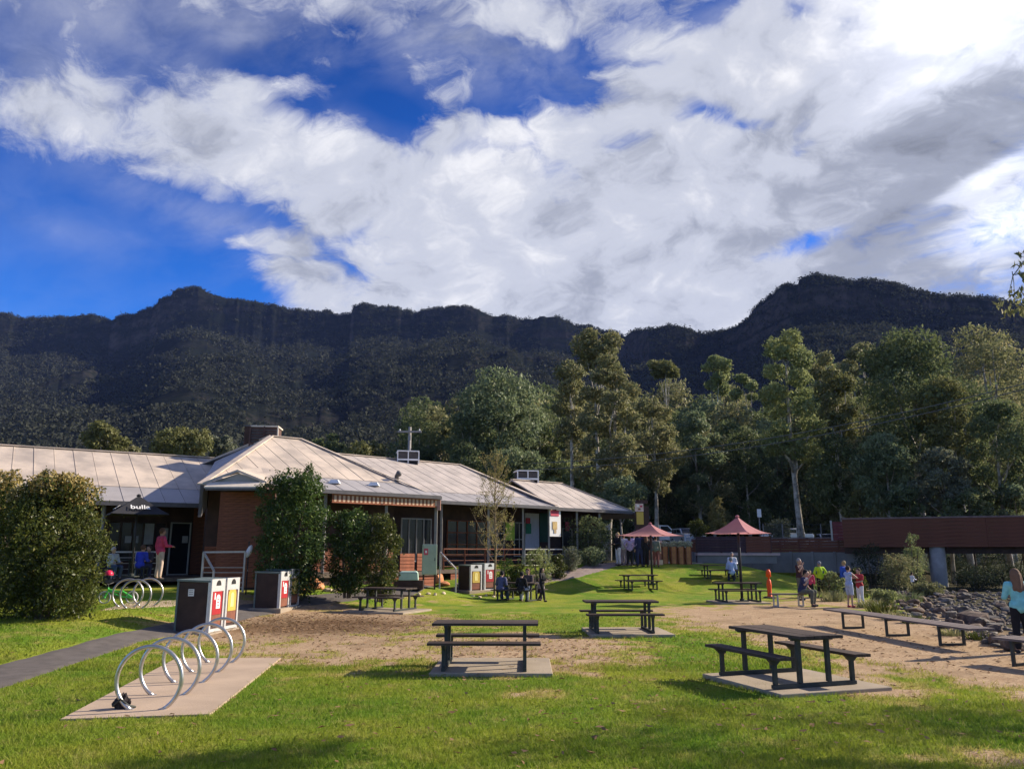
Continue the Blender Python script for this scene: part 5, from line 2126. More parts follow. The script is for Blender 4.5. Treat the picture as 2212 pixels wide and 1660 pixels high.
# low mint chest under the deck edge
y = 30.2 * SCL
pl, pr = PY(862, 1246, y), PY(904, 1246, y)
t = thing('storage_chest', Vector(((pl.x + pr.x) / 2, y, PY(880, 1250, y).z)), R(4), 'low mint green chest between the round bush and the cabinet', 'chest')
wd = pr.x - pl.x
mb = MB()
mb.box((0, 0, .10), (wd, .5, .28), None, .94)
mb.build('body', mat('mint plastic', (0.44, 0.60, 0.50), .5, .05), t, bevel=.02)
mb = MB()
mb.box((0, 0, .28), (wd * .96, .5, .07), None, .8)
mb.build('lid', mat('mint plastic lid', (0.50, 0.66, 0.56), .5, .05), t, bevel=.02)
mb = MB()
mb.box((0, .1, -.22), (wd * 1.5, .7, .34))
mb.build('plinth', M_TIMBD, t)

c = G(1663, 1291)
t = thing('bollard', c, 0, 'bright orange plastic bollard with a flared cap beside the short bench', 'bollard')
h = PY(1663, 1229, c.y).z - c.z
mb = MB()
mb.lathe([(.14, 0), (.145, .04), (.095, .10), (.095, h * .30), (.11, h * .45), (.085, h * .62), (.04, h * .66)], 14)
mb.build('body', M_ORANGE, t, True)
mb = MB()
mb.lathe([(.04, h * .66), (.04, h * .72), (.11, h * .74), (.10, h * .92), (.05, h)], 14)
mb.build('cap', M_ORANGE, t, True)
mb = MB()
mb.lathe([(.28, 0), (.28, .04), (.2, .07)], 14)
mb.build('foot', M_BAG, t)

# ice cream pillar sign beyond the first umbrella
ys = 46.0
t = thing('pillar_sign', GY(1388, ys), 0, 'tall pillar sign, cream picture above a yellow panel, by the shop end', 'sign')
zz = lambda v: PY(1388, v, ys).z - t.location.z
pxm = (PY(1400, 1100, ys).x - PY(1380, 1100, ys).x) / 20
mb = MB()
mb.box((4 * pxm, .12, zz(1100) / 2), (30 * pxm, .18, zz(1086)))
mb.box((4 * pxm, .1, zz(1083)), (26 * pxm, .2, .2))
mb.build('board', M_TIMBD, t)
mb = MB()
mb.box((-2 * pxm, 0, (zz(1087) + zz(1104)) / 2), (18 * pxm, .06, zz(1087) - zz(1104)))
s = mb.build('picture_panel', mat('cream picture', (0.66, 0.50, 0.42), .5, .2, 3), t)
for x, z, m_ in ((-5, 1092, M_WHITE), (2, 1093, M_PINKRED), (-2, 1099, mat('brown print', (0.25, .1, .06), .5))):
    q = MB()
    q.box((x * pxm, -.035, zz(z)), (5 * pxm, .012, 4 * pxm))
    q.build('print', m_, s)
mb = MB()
mb.box((-1 * pxm, 0, (zz(1105) + zz(1132)) / 2), (15 * pxm, .06, zz(1105) - zz(1132)))
mb.build('yellow_panel', M_YEL, t)

# small white sign on a pole and fence posts over the retaining wall
def simple_pole(u, vt, Y, r, label, plate=None):
    t = thing('sign_pole', GY(u, Y), 0, label, 'sign pole')
    h = PY(u, vt, Y).z - t.location.z
    mb = MB()
    mb.tube([(0, 0, -.2), (0, 0, h)], r, 8)
    mb.build('pole', M_POST, t)
    if plate:
        mb = MB()
        mb.box((0, -.06, h - plate[1] / 2), (plate[0], .03, plate[1]))
        mb.build('plate', M_WHITE, t)
    return t


simple_pole(1648, 1099, 55, .04, 'thin pole with a small white plate right of the second umbrella', (.28, .55))

rg = random.Random(12)
np_rg = np.random.default_rng(4)


def rock_mesh(seed, m, flat=.62):
    bm = bmesh.new()
    bmesh.ops.create_icosphere(bm, subdivisions=2, radius=1)
    r = random.Random(seed)
    planes = [Vector((r.gauss(0, 1), r.gauss(0, 1), r.gauss(0, 1))).normalized() for _ in range(14)]
    for v in bm.verts:
        for p in planes:
            d = v.co.dot(p) - .60
            if d > 0:
                v.co -= p * d
        v.co *= 1 + r.uniform(-.07, .07)
        v.co.z *= flat
    me = bpy.data.meshes.new('rock')
    bm.to_mesh(me)
    bm.free()
    me.materials.append(m)
    return me


M_ROCK = mat('brown creek rock', (0.145, 0.098, 0.070), .9, .45, 2.0, .6, col2=(0.10, 0.075, 0.06))
M_ROCK2 = mat('grey creek rock', (0.145, 0.125, 0.105), .9, .45, 2.0, .6, col2=(0.13, 0.115, 0.105))
M_ROCKO = mat('orange sandstone', (0.62, 0.27, 0.13), .9, .2, 2.5, .5)
M_ROCKP = mat('pale sandstone', (0.62, 0.50, 0.34), .9, .2, 2.5, .5)
RM = [rock_mesh(i, M_ROCK if i % 3 else M_ROCK2) for i in range(7)]
RO = [rock_mesh(20 + i, M_ROCKO, .8) for i in range(3)]
RP = [rock_mesh(30 + i, M_ROCKP, .7) for i in range(3)]


def rock(me, p, s, label, group, name='boulder', cat='boulder', sink=.25):
    o = obj(name, me)
    o.location = (p[0], p[1], gzf(p[0], p[1]) + s * (.62 - sink) * .55)
    o.scale = (s * rg.uniform(.8, 1.25), s * rg.uniform(.8, 1.2), s * rg.uniform(.75, 1.1))
    o.rotation_euler = (rg.uniform(-.25, .25), rg.uniform(-.25, .25), rg.uniform(0, 6.28))
    return tag(o, label, cat, group)


n = 0
while n < 285:
    y = 14 + 25 * rg.random() ** 1.15
    e = float(creek_edge(y))
    x = e + .1 + 4.6 * rg.random() ** 1.3
    s = .09 + .22 * rg.random() ** 2.0
    rock(RM[n % 7], (x, y), s, 'brown rock among the many lining the creek bed', 'rocks lining the creek bed', sink=.1)
    n += 1
nr_ = 1500
yy = 13.5 + 27 * np_rg.random(nr_)
xx = creek_edge(yy) + .0 + 6.5 * np_rg.random(nr_) ** 1.2
zz_ = gz(xx, yy)
ss = .03 + .075 * np_rg.random(nr_) ** 2
v_ = ICO_V[None] * (1 + np_rg.uniform(-.3, .3, (nr_, 12, 1))) * np.stack([ss * np_rg.uniform(.8, 1.5, nr_), ss * np_rg.uniform(.8, 1.4, nr_), ss * .7], 1)[:, None, :] + np.stack([xx, yy, zz_ + ss * .3], 1)[:, None, :]
tag(obj('creek_rubble', fast_mesh('creek_rubble', v_.reshape(-1, 3), (ICO_F[None] + (np.arange(nr_) * 12)[:, None, None]).reshape(-1, 3), M_ROCK2)), 'small rubble between the creek rocks', None, None, 'stuff')
big = G(2030, 1352)
rock(RM[1], (big.x + 1.2, big.y + .4), .5, 'largest flat brown boulder behind the middle of the long bench', 'rocks lining the creek bed', sink=0)
for k, (u, v, s, lb) in enumerate(((668, 1268, .42, 'large orange boulder beside the yellow-signed bin by the tall bush'), (690, 1271, .26, 'smaller orange boulder right of the large one'), (945, 1258, .40, 'orange boulder below the green cabinet'),
                                   (962, 1264, .26, 'low orange boulder left of the third bins'), (590, 1262, .3, 'yellowish-orange boulder left of the second bins'), (655, 1274, .18, 'small orange stone at the path edge beside the second bins'))):
    c = G(u, v)
    rock(RO[k % 3], (c.x, c.y), s * (1.1 if k else 1.3), lb, 'orange sandstone boulders in the garden bed', sink=.05)
for k, u in enumerate(range(704, 806, 9)):
    c = G(u, 1276 + (k % 3))
    rock(RP[k % 3], (c.x, c.y), .15 + .05 * (k % 2), 'pale edging stone in the row below the round bushes', 'pale stones edging the garden bed', 'edging_stone', 'stone')
for k, (u, v) in enumerate(((1022, 1288), (1036, 1290), (1050, 1287), (1066, 1289), (925, 1283), (940, 1285), (958, 1282), (905, 1284), (1085, 1288))):
    c = G(u, v)
    o = rock(RP[k % 3], (c.x, c.y), .11, 'small white stone lying in the grass near the third bins', 'white stones near the third bins', 'white_stone', 'stone')

# ------------------------------------------------------------------ foreground bushes
def bush(c, w, d, h, n, size, leaf, label, seed, nb=16, group='rounded bushes in front of the shop', tips=None, shape='round', cat='bush', stem=.05, lo=.26, hi=.4, shell=.7, zbase=.05):
    rg2 = np.random.default_rng(seed)
    t = thing('bush', c, 0, label, cat, group)
    bl = crown_blobs(seed, w, zbase, h, nb, shape, d, lo, hi)
    bl = [((b[0][0], b[0][1], max(b[1][2] * .75, min(b[0][2], h - b[1][2] * .8))), b[1]) for b in bl]
    core = [((0, 0, h * .42), (w * .36, d * .36, h * .40))]
    sprays = []
    for i in range(int(nb * 1.6)):
        b_ = bl[int(rg2.integers(len(bl)))]
        dv = rg2.normal(0, 1, 3)
        dv[2] = abs(dv[2]) * .9 - .1
        dv /= np.linalg.norm(dv)
        cc_ = np.array(b_[0]) + dv * np.array(b_[1]) * rg2.uniform(.85, 1.15)
        r_ = b_[1][0] * rg2.uniform(.16, .36)
        if cc_[2] > .2:
            sprays.append((tuple(cc_), (r_, r_, r_ * rg2.uniform(1.0, 1.9))))
    q = leaf_cloud(rg2, bl + core, int(n * .92), size * .85, .15, shell)
    q = np.concatenate([q, leaf_cloud(rg2, sprays, int(n * .22), size * .8, -.4, .2)])
    obj('foliage', leaf_mesh('foliage', q, LM[leaf]), t)
    mb = MB()
    for i in range(5):
        a = i * 1.3
        mb.tube([(.1 * math.cos(a), .1 * math.sin(a), -.1), (w * .12 * math.cos(a), d * .12 * math.sin(a), h * .4), (w * .25 * math.cos(a + .3), d * .25 * math.sin(a + .3), h * .75)], [stem, stem * .7, stem * .3], 5)
    mb.build('stem', M_BARKD, t)
    if tips:
        tb = [((b[0][0], b[0][1], b[0][2] + b[1][2] * .35), tuple(x * .85 for x in b[1])) for b in bl if b[0][2] > h * tips]
        q = leaf_cloud(rg2, tb, n // 7, size * 1.05, -.5, .85)
        obj('leaf_tips', leaf_mesh('leaf_tips', q, LM['tips']), t)
    return t


def bush_px(u, v_base, v_top, wpx, Y, **k):
    c = PY(u, v_base, Y)
    c.z = min(c.z, gzf(c.x, c.y) + .3)
    mpp = (Y * ct) / F
    h = PY(u, v_top, Y).z - c.z
    return c, wpx * mpp, h


c, w, h = bush_px(92, 1322, 1024, 290, 19.5)
c.z = gzf(c.x, c.y)
bush(c, w, 2.6, h, 26000, .105, 'hedge', 'big olive hedge bush with straw-coloured tips at the left edge', 101, 30, tips=.78, lo=.2, hi=.32)
c, w, h = bush_px(-38, 1322, 1022, 190, 20.2)
c.z = gzf(c.x, c.y)
bush(c, w, 2.6, h, 8000, .105, 'hedge', 'olive hedge bush cut off by the left edge', 102, 14, tips=.8)
c, w, h = bush_px(628, 1256, 1022, 172, 28.4)
bush(c, w, 2.5, h, 24000, .125, 'shrub', 'tall dark green bush hiding the middle of the shop front', 103, 30, lo=.26, hi=.38, shape='tall')
c, w, h = bush_px(750, 1270, 1104, 108, 29.2)
bush(c, w, 1.9, h, 10000, .12, 'shrub', 'shorter dark bush right of the tall bush', 104, 14)
c, w, h = bush_px(820, 1270, 1112, 92, 29.0)
bush(c, w, 1.7, h, 9000, .115, 'hedge', 'yellow-tinged bush at the right end of the bush row', 105, 13)
# low shrubs along the right wing
for i, (u, vb, vt, wp, Y, lf, lb) in enumerate(((1096, 1240, 1208, 58, 37.6, 'shrub', 'low dark shrub at the foot of the bare young tree'), (1165, 1229, 1186, 84, 40.5, 'light', 'low bright shrub below the ice cream banner'),
                                               (1232, 1215, 1180, 46, 43.0, 'grey', 'low greyish shrub right of the bright one'), (1278, 1214, 1182, 66, 44.5, 'blue', 'low bluish shrub nearest the shop end'),
                                               (1120, 1246, 1216, 40, 37.4, 'hedge', 'little olive shrub behind the seated family'), (1205, 1222, 1196, 46, 41.5, 'hedge', 'little olive shrub between two low shrubs'))):
    c, w, h = bush_px(u, vb, vt, wp, Y)
    c.z = gzf(c.x, c.y) - .05
    h = PY(u, vt, Y).z - c.z
    bush(c, w, w * .8, max(.5, h), 2600, .10, lf, lb, 110 + i, 9, 'low shrubs along the shop wing')
# screen of dark plants inside the far verandah end
c = GY(1275, 46.5)
bush(c, 3.0, 1.4, PY(1275, 1118, 46.5).z - c.z, 4000, .16, 'dark', 'dark climbing plant under the far eave', 120, 12, 'low shrubs along the shop wing')
# bare young tree with sparse gold leaves
yt = 36.5
c = GY(1068, yt)
c.z = gzf(c.x, c.y)
hh = PY(1068, 985, yt).z - c.z
t = thing('young_tree', c, 0, 'thin young tree with sparse straw-gold leaves in front of the right wing', 'tree')
rg3 = np.random.default_rng(8)
mb = MB()
pos = []
mb.tube([(0, 0, -.2), (.05, 0, hh * .35), (0, 0, hh * .7), (.06, 0, hh)], [.055, .045, .028, .008], 6)
for i in range(46):
    f = .22 + .74 * i / 46
    a = i * 2.4
    ln = (1.55 * (1 - f) + .35) * rg3.uniform(.6, 1.15) * (1.0 if f > .3 else .8)
    s = Vector((.03, 0, hh * f))
    mid = s + Vector((math.cos(a) * ln * .5, math.sin(a) * ln * .5, ln * .45))
    e = s + Vector((math.cos(a) * ln * .85, math.sin(a) * ln * .85, ln * 1.1))
    mb.tube([s, mid, e], [.018, .011, .004], 4)
    for k in range(4):
        q0 = s.lerp(e, rg3.uniform(.35, .95))
        q1_ = q0 + Vector((rg3.uniform(-.3, .3), rg3.uniform(-.3, .3), rg3.uniform(.1, .4)))
        mb.tube([q0, q1_], [.007, .003], 3)
        for m_ in range(20):
            p = q0.lerp(q1_, rg3.random() * 1.2)
            pos.append((p.x + rg3.uniform(-.09, .09), p.y + rg3.uniform(-.09, .09), p.z + rg3.uniform(-.09, .09)))
mb.build('trunk', mat('young bark', (0.20, 0.15, 0.09), .9, .2), t, False)
P_ = np.array(pos)
a_ = rg3.normal(0, 1, (len(P_), 3))
a_ /= np.linalg.norm(a_, axis=1)[:, None]
b3 = np.cross(a_, rg3.normal(0, 1, (len(P_), 3)))
b3 /= np.linalg.norm(b3, axis=1)[:, None]
q = np.stack([P_ - a_ * .035, P_ + b3 * .018, P_ + a_ * .035, P_ - b3 * .018], 1).reshape(-1, 3)
obj('crown', leaf_mesh('crown', q, LM['gold']), t)
# creek bank plants; deep-leaved ones darken the shaded space around the bridge
for i, (u, v, hpx, wp, Y, lf, lb) in enumerate(((1795, 1300, 62, 60, 36, 'light', 'pale reedy bush behind the hi-vis jacket'), (1905, 1322, 48, 60, 31, 'light', 'leafy creek plant right of the embracing pair'),
                                               (1935, 1278, 80, 90, 42, 'olive', 'olive bush at the left foot of the bridge pier'), (1885, 1250, 75, 90, 44, 'deep', 'dark bush against the retaining wall end'),
                                               (2195, 1262, 110, 130, 55, 'deep', 'tall dark bush at the right edge behind the bridge deck'), (2115, 1262, 100, 120, 57, 'deep', 'tall dark bush behind the bridge between two lower ones'), (1990, 1262, 100, 110, 56, 'blue', 'tall bluish bush behind the bridge left of the pier'), (2110, 1290, 60, 120, 42, 'deep', 'dark bush in the shade under the bridge'),
                                               (1850, 1285, 58, 50, 37, 'hedge', 'olive plant behind the embracing pair'), (1978, 1262, 110, 55, 43.0, 'light', 'straggly pale shrub climbing to the bridge boards'),
                                               (2170, 1290, 70, 130, 50, 'deep', 'broad dark bush beyond the bridge near the right edge'), (2070, 1290, 80, 100, 52, 'deep', 'dark bush seen under the bridge right of the pier'),
                                               (2225, 1300, 60, 90, 38, 'deep', 'dark bush at the right edge in front of the bridge'), (2000, 1300, 40, 70, 37, 'olive', 'low olive bush before the bridge pier'))):
    c = GY(u, Y)
    mpp = Y * ct / F
    w = wp * mpp
    h = max(.5, PY(u, v - hpx, Y).z - c.z)
    bush(c, w, w * .8, h, 3000, .11, lf, lb, 140 + i, 9, 'plants on the creek bank')

def reeds(u, v, n, w, h, leaf, label, seed):
    n, w, h = int(n * .6), w * .8, h * .6
    leaf = {'light': 'olive', 'grey': 'dark'}.get(leaf, leaf)
    c = G(u, v)
    c.z = gzf(c.x, c.y)
    rr = np.random.default_rng(seed)
    t = thing('reed_clump', c, 0, label, 'reeds', 'reed clumps on the creek bank')
    a = rr.random(n) * 2 * PI
    d = rr.random(n) ** .7 * w / 2
    ln = h * (.45 + .75 * rr.random(n))
    tl = .25 + .55 * rr.random(n)
    b0 = np.stack([np.cos(a) * d, np.sin(a) * d, np.zeros(n) - .03], 1)
    o = np.stack([np.cos(a) * ln * tl, np.sin(a) * ln * tl, ln * np.sqrt(1 - tl ** 2 * .7)], 1)
    sd_ = np.stack([-np.sin(a + .6), np.cos(a + .6), np.zeros(n)], 1) * .014
    m_ = b0 + o * .55 + np.array([0, 0, 1]) * (ln * .10)[:, None]
    e_ = b0 + o
    e_[:, 2] -= ln * .12
    q = np.stack([b0 - sd_, b0 + sd_, m_ + sd_ * .8, m_ - sd_ * .8, m_ - sd_ * .8, m_ + sd_ * .8, e_ + sd_ * .15, e_ - sd_ * .15], 1).reshape(-1, 3)
    obj('foliage', leaf_mesh('foliage', q, LM[leaf]), t)
    return t


for i, (u, v, n_, w, h, lf, lb) in enumerate(((1800, 1298, 340, 1.2, .9, 'light', 'reed clump right of the hi-vis jacket'), (1790, 1280, 300, 1.4, 1.0, 'grey', 'greyish reed clump behind the pink-topped child'), (1880, 1312, 320, 1.0, .7, 'light', 'reed clump at the feet of the embracing pair'),
                                             (1905, 1322, 320, 1.1, .8, 'hedge', 'olive reed clump where the rocks begin'), (1935, 1338, 260, .9, .55, 'light', 'low reed clump behind the middle of the long bench'), (1975, 1345, 240, .8, .5, 'hedge', 'olive reed tuft above the long bench'),
                                             (2060, 1372, 220, .7, .4, 'light', 'small reed tuft behind the far right bench leg'), (2120, 1380, 220, .8, .4, 'hedge', 'little reed tuft left of the woman in aqua'), (1850, 1290, 300, 1.2, .8, 'hedge', 'olive reed clump behind the red top'), (1960, 1300, 300, 1.3, .9, 'grey', 'grey reed clump before the bridge pier'))):
    reeds(u, v, n_, w, h, lf, lb, 400 + i)

# ------------------------------------------------------------------ bridge, walls, fences
M_BRB = mat('red brown bridge board', (0.145, 0.050, 0.026), .65, .3, 2.0, .15, stretch=(.3, 3, 6))
M_BRP = mat('bridge cap rail', (0.19, 0.13, 0.12), .6, .2, 3)
M_PIER = mat('pale concrete pier', (0.32, 0.305, 0.285), .9, .15, 1.5, .2)
M_WALL = mat('grey concrete wall', (0.20, 0.192, 0.182), .9, .15, 1.0, .2)
BA, BB = PY(1818, 1120, 48.5), PY(2480, 1108, 42.5)
BA.z = 0
BB.z = 0
bd = (BB - BA)
br = thing('bridge', Vector((BA.x, BA.y, gzf(BA.x, BA.y))), math.atan2(bd.y, bd.x), 'red-brown boarded footbridge crossing the creek on concrete piers', 'bridge')
LB = bd.length
zt_, zb_ = PY(2000, 1119, 46.8).z - br.location.z, PY(2000, 1181, 46.8).z - br.location.z
nb_ = 8
bh = (zt_ - zb_) / nb_
seg = LB / 4
mb = MB()
mb.box((0, 0, 0), (seg - .02, .05, bh - .014))
bme = mb.mesh('board', M_BRB)
for i in range(nb_):
    for k in range(4):
        if k == 0 and i in (0, 1) and False:
            continue
        o = obj('board', bme, br)
        o.location = (seg * (k + .5), .006 * ((i + k) % 2), zb_ + bh * (i + .5))
mb = MB()
mb.box((LB / 2, .08, zt_ + .05), (LB + .1, .28, .09))
mb.build('cap_rail', M_BRP, br)
mb = MB()
mb.box((LB / 2, 1.35, zb_ + .35), (LB, 2.5, .35))
mb.build('deck', M_BRB, br)
mb = MB()
mb.box((LB / 2, 2.75, (zt_ + zb_) / 2), (LB, .06, zt_ - zb_))
mb.build('far_parapet', M_BRB, br)
for k in range(9):
    mb = MB()
    mb.box((.1 + (LB - .2) * k / 8, .07, (zt_ + zb_) / 2), (.12, .09, zt_ - zb_ - .02))
    mb.build('post', M_BRB, br)
mb = MB()
mb.box((LB / 2, .7, zb_ - .12), (LB, .3, .5))
mb.build('beam', M_TIMBD, br)
for u_, Yp in ((2033, 46.5), (2300, 44.6)):
    gp = GY(u_, Yp)
    loc = br.matrix_basis.inverted() @ gp if False else (Matrix.Rotation(-br.rotation_euler.z, 3, 'Z') @ (gp - br.location))
    mb = MB()
    for yy in (.45, 1.9):
        mb.lathe([(.36, loc.z - 1.2), (.42, zb_ + .1)], 14, (loc.x, yy, 0))
    mb.build('pier', M_PIER, br, True)
    mb = MB()
    mb.box((loc.x, 1.2, zb_ + .12), (.9, 2.3, .2))
    mb.build('headstock', M_WALL, br)

# retaining wall of concrete panels with a timber fence above it
WA, WB = PY(1496, 1200, 56.0), PY(1905, 1200, 48.8)
WA.z = WB.z = 0
wd_ = WB - WA
rw = thing('retaining_wall', Vector((WA.x, WA.y, gzf(WA.x, WA.y) - .6)), math.atan2(wd_.y, wd_.x), 'grey concrete panel retaining wall below the timber fence', 'retaining wall')
LW = wd_.length
zwt = PY(1700, 1192, 52).z - rw.location.z
npan = 9
mb = MB()
mb.box((0, 0, 0), (LW / npan - .03, .16, zwt))
wme = mb.mesh('panel', M_WALL)
for k in range(npan):
    o = obj('panel', wme, rw)
    o.location = (LW / npan * (k + .5), .01 * (k % 2), zwt / 2)
for k in range(npan + 1):
    mb = MB()
    mb.box((LW / npan * k, -.06, zwt / 2 + .02), (.16, .16, zwt + .04))
    mb.build('post', M_WALL, rw)
tf = thing('timber_fence', rw.location + Vector((0, 0, zwt)), rw.rotation_euler.z, 'red-brown board fence on top of the retaining wall', 'fence')
hf = PY(1700, 1163, 52).z - PY(1700, 1192, 52).z
mb = MB()
mb.box((0, 0, 0), (LW / 5 - .015, .05, hf / 5 - .014))
fme = mb.mesh('board', M_BRB)
for i in range(5):
    for k in range(5):
        o = obj('board', fme, tf)
        o.location = (LW / 5 * (k + .5), -.02 + .008 * ((i + k) % 2), hf / 5 * (i + .5) + .01)
for k in range(11):
    mb = MB()
    mb.box((LW / 10 * k, .06, hf / 2), (.1, .1, hf))
    mb.build('post', M_BRB, tf)
mb = MB()
mb.box((LW / 2, .02, hf + .04), (LW, .18, .05))
mb.build('cap_rail', M_BRP, tf)
# short pinkish gate section beside the bridge end
gp_ = PY(1822, 1165, 49.5)
gt = thing('gate', Vector((gp_.x, gp_.y, PY(1822, 1166, 49.5).z)), math.atan2(bd.y, bd.x), 'short reddish gate with pale post at the left end of the bridge', 'gate')
gh = PY(1822, 1126, 49.5).z - gt.location.z
mb = MB()
mb.box((0, 0, 0), (1.15, .05, gh / 6 - .012))
gme = mb.mesh('board', mat('faded red board', (0.20, 0.05, 0.05), .7, .2, 3))
for i in range(6):
    o = obj('board', gme, gt)
    o.location = (0, .006 * (i % 2), gh / 6 * (i + .5))
for x, m_ in ((-.64, M_SEATG), (.62, M_BRP)):
    mb = MB()
    mb.box((x, 0, gh / 2 + .03), (.1, .12, gh + .1))
    mb.build('post', m_, gt)
# wire fence with thin posts along the car park edge
wf = thing('wire_fence', GY(1655, 57), 0, 'thin wire fence in front of the parked cars above the timber fence', 'fence')
for k in range(5):
    u = 1655 + k * 42
    g = GY(u, 57) - wf.location
    hz = PY(u, 1131, 57).z - wf.location.z
    mb = MB()
    mb.tube([g, (g.x, g.y, hz)], .035, 6)
    mb.build('post', M_POST, wf)
for v in (1132, 1142, 1152, 1160):
    mb = MB()
    mb.tube([PY(1655, v, 57) - wf.location, PY(1823, v, 57) - wf.location], .012, 4)
    mb.build('wire', M_WIRE, wf)
# dark screen, planters and gate pillars between the umbrellas
py_ = 50.0
sc = thing('timber_fence', GY(1508, py_), R(-6), 'dark timber screen between the pink umbrellas', 'fence')
za_, zb2 = PY(1508, 1158, py_).z - sc.location.z, PY(1508, 1192, py_).z - sc.location.z
xe = PY(1660, 1170, py_).x - sc.location.x
nbd = 6
mb = MB()
mb.box((0, 0, 0), (xe / 3 - .02, .05, (za_ - zb2) / nbd - .012))
sme = mb.mesh('board', mat('dark plum board', (0.050, 0.026, 0.030), .7, .25, 3))
sme2 = mb.mesh('board', M_BRB)
for i in range(nbd):
    for k in range(3):
        o = obj('board', sme if k < 2 else sme2, sc)
        o.location = (xe / 3 * (k + .5), .006 * ((i + k) % 2), zb2 + (za_ - zb2) / nbd * (i + .5))
for k in range(4):
    mb = MB()
    mb.box((xe / 3 * k, .05, za_ / 2), (.1, .1, za_))
    mb.build('post', M_TIMBD, sc)
mb = MB()
mb.box((xe / 2 + .1, -.5, zb2 - .12), (xe + .4, 1.1, .14))
mb.build('ramp_deck', mat('pinkish ramp deck', (0.50, 0.36, 0.33), .8, .1, 3), sc)
mb = MB()
mb.box((xe / 2, -.9, (zb2 - .2) / 2), (xe + .2, .1, zb2 - .2))
mb.build('ramp_wall', M_WALL, sc)
M_PLANT = mat('orange brown planter', (0.40, 0.19, 0.075), .8, .25, 4)
pls = ((1437, 'leftmost orange-brown planter box beside the gate pillars'), (1456, 'planter box with white flowers, second from the gate pillars'), (1472, 'planter box with white flowers, third from the gate pillars'), (1488, 'planter box with white flowers at the ramp start'))
M_FLOW = leaf_mat('white flowers', (0.62, 0.60, 0.52), (0.20, 0.26, 0.10), .2)
for i, (u, lb) in enumerate(pls):
    g = GY(u, 46.5)
    t = thing('planter', g, R(5), lb, 'planter', 'planter boxes at the ramp')
    zh = PY(u, 1180, 46.5).z - g.z
    z00 = max(0, PY(u, 1206, 46.5).z - g.z)
    mb = MB()
    mb.box((0, 0, zh / 2), (.31, .36, zh))
    mb.build('box', M_PLANT, t)
    for k in (-1, 1):
        q = MB()
        q.box((k * .14, -.18, zh / 2), (.05, .04, zh + .02))
        q.build('batten', M_TIMB, t)
    q = leaf_cloud(np.random.default_rng(i), [((0, 0, zh + .12), (.26, .26, .2))], 420, .10, 0)
    obj('flowers', leaf_mesh('flowers', q, M_FLOW), t)
for i, (u, lb) in enumerate(((1409, 'left gate pillar with pinkish cap behind the first umbrella pole'), (1424, 'right gate pillar with pinkish cap behind the first umbrella pole'))):
    g = GY(u, 46)
    t = thing('gate_pillar', g, 0, lb, 'gate pillar', 'gate pillars by the shop end')
    zh = PY(u, 1171, 46).z - g.z
    mb = MB()
    mb.box((0, 0, zh / 2), (.30, .3, zh))
    mb.build('pillar', mat('pink brown brick', (0.30, 0.15, 0.11), .8, .2, 5), t)
    mb = MB()
    mb.box((0, 0, zh + .05), (.42, .42, .12))
    mb.build('cap', mat('pink render', (0.60, 0.42, 0.38), .8, .1, 5), t)
    mb = MB()
    mb.box((0, -.02, .12), (.42, .4, .26))
    mb.build('plinth', M_ROCKP, t)

# ------------------------------------------------------------------ parked cars beyond the fence
M_TYRE = mat('tyre rubber', (0.02, 0.02, 0.02), .9, .1)
M_CARW = mat('white car paint', (0.76, 0.77, 0.79), .25, .03, 3, spec=.6)
M_CARS = mat('silver car paint', (0.46, 0.48, 0.52), .25, .03, 3, .0, .3, spec=.6)


def car(u, v_roof, Y, rz, label, paint, Lc=4.4, hc=1.5, wagon=True):
    g = GY(u, Y)
    z = PY(u, v_roof, Y).z - hc
    t = thing('parked_car', Vector((g.x, g.y, max(g.z, z))), rz, label, 'car', 'cars parked beyond the fence')
    W = 1.75
    prof = [(-Lc / 2, .32), (-Lc / 2 + .05, .78), (-Lc / 2 + .12, .95), (-Lc * .20, 1.0), (Lc * .47, 1.0), (Lc / 2, .9), (Lc / 2, .35), (Lc / 2 - .15, .25), (-Lc / 2 + .15, .25)]
    mb = MB()
    mb.prism([Vector((x, -W / 2, z_)) for x, z_ in prof], (0, W, 0))
    mb.build('body', paint, t, bevel=.05)
    rear = Lc * .45 if wagon else Lc * .30
    top = [(-Lc * .22, .99), (-Lc * .08, hc - .03), (Lc * .1, hc), (rear - .12, hc - .02), (rear, .99)]
    mb = MB()
    mb.prism([Vector((x, -W / 2 + .12, z_)) for x, z_ in top], (0, W - .24, 0))
    mb.build('cabin', paint, t, bevel=.04)
    for sy in (-1, 1):
        yy = sy * (W / 2 - .115)
        for x0, x1, x2, x3 in ((-Lc * .17, -Lc * .07, Lc * .08, Lc * .08), (Lc * .11, Lc * .11, rear * .62, rear * .66), (rear * .70, rear * .68, rear - .2, rear - .1)):
            mb = MB()
            mb.prism([Vector((x0, yy, 1.03)), Vector((x3, yy, 1.03)), Vector((x2, yy, hc - .11)), Vector((x1, yy, hc - .11))], (0, sy * .012, 0))
            mb.build('side_window', M_GLASS, t)
    mb = MB()
    mb.prism([Vector((-Lc * .215, -.68, 1.02)), Vector((-Lc * .215, .68, 1.02)), Vector((-Lc * .09, .62, hc - .07)), Vector((-Lc * .09, -.62, hc - .07))], (-.02, 0, .01))
    mb.build('windscreen', M_GLASS, t)
    for sx in (-.31, .31):
        for sy in (-1, 1):
            q = MB()
            q.tube([(sx * Lc, sy * (W / 2 - .2), .32), (sx * Lc, sy * (W / 2 + .01), .32)], .32, 16)
            w_ = q.build('wheel', M_TYRE, t)
            q = MB()
            q.tube([(sx * Lc, sy * (W / 2), .32), (sx * Lc, sy * (W / 2 + .02), .32)], .2, 12)
            q.build('rim', M_CARS, w_)
    for sy in (-.6, .6):
        q = MB()
        q.box((-Lc / 2 + .06, sy, .72), (.08, .32, .14))
        q.build('headlight', M_WHITE, t)
    return t


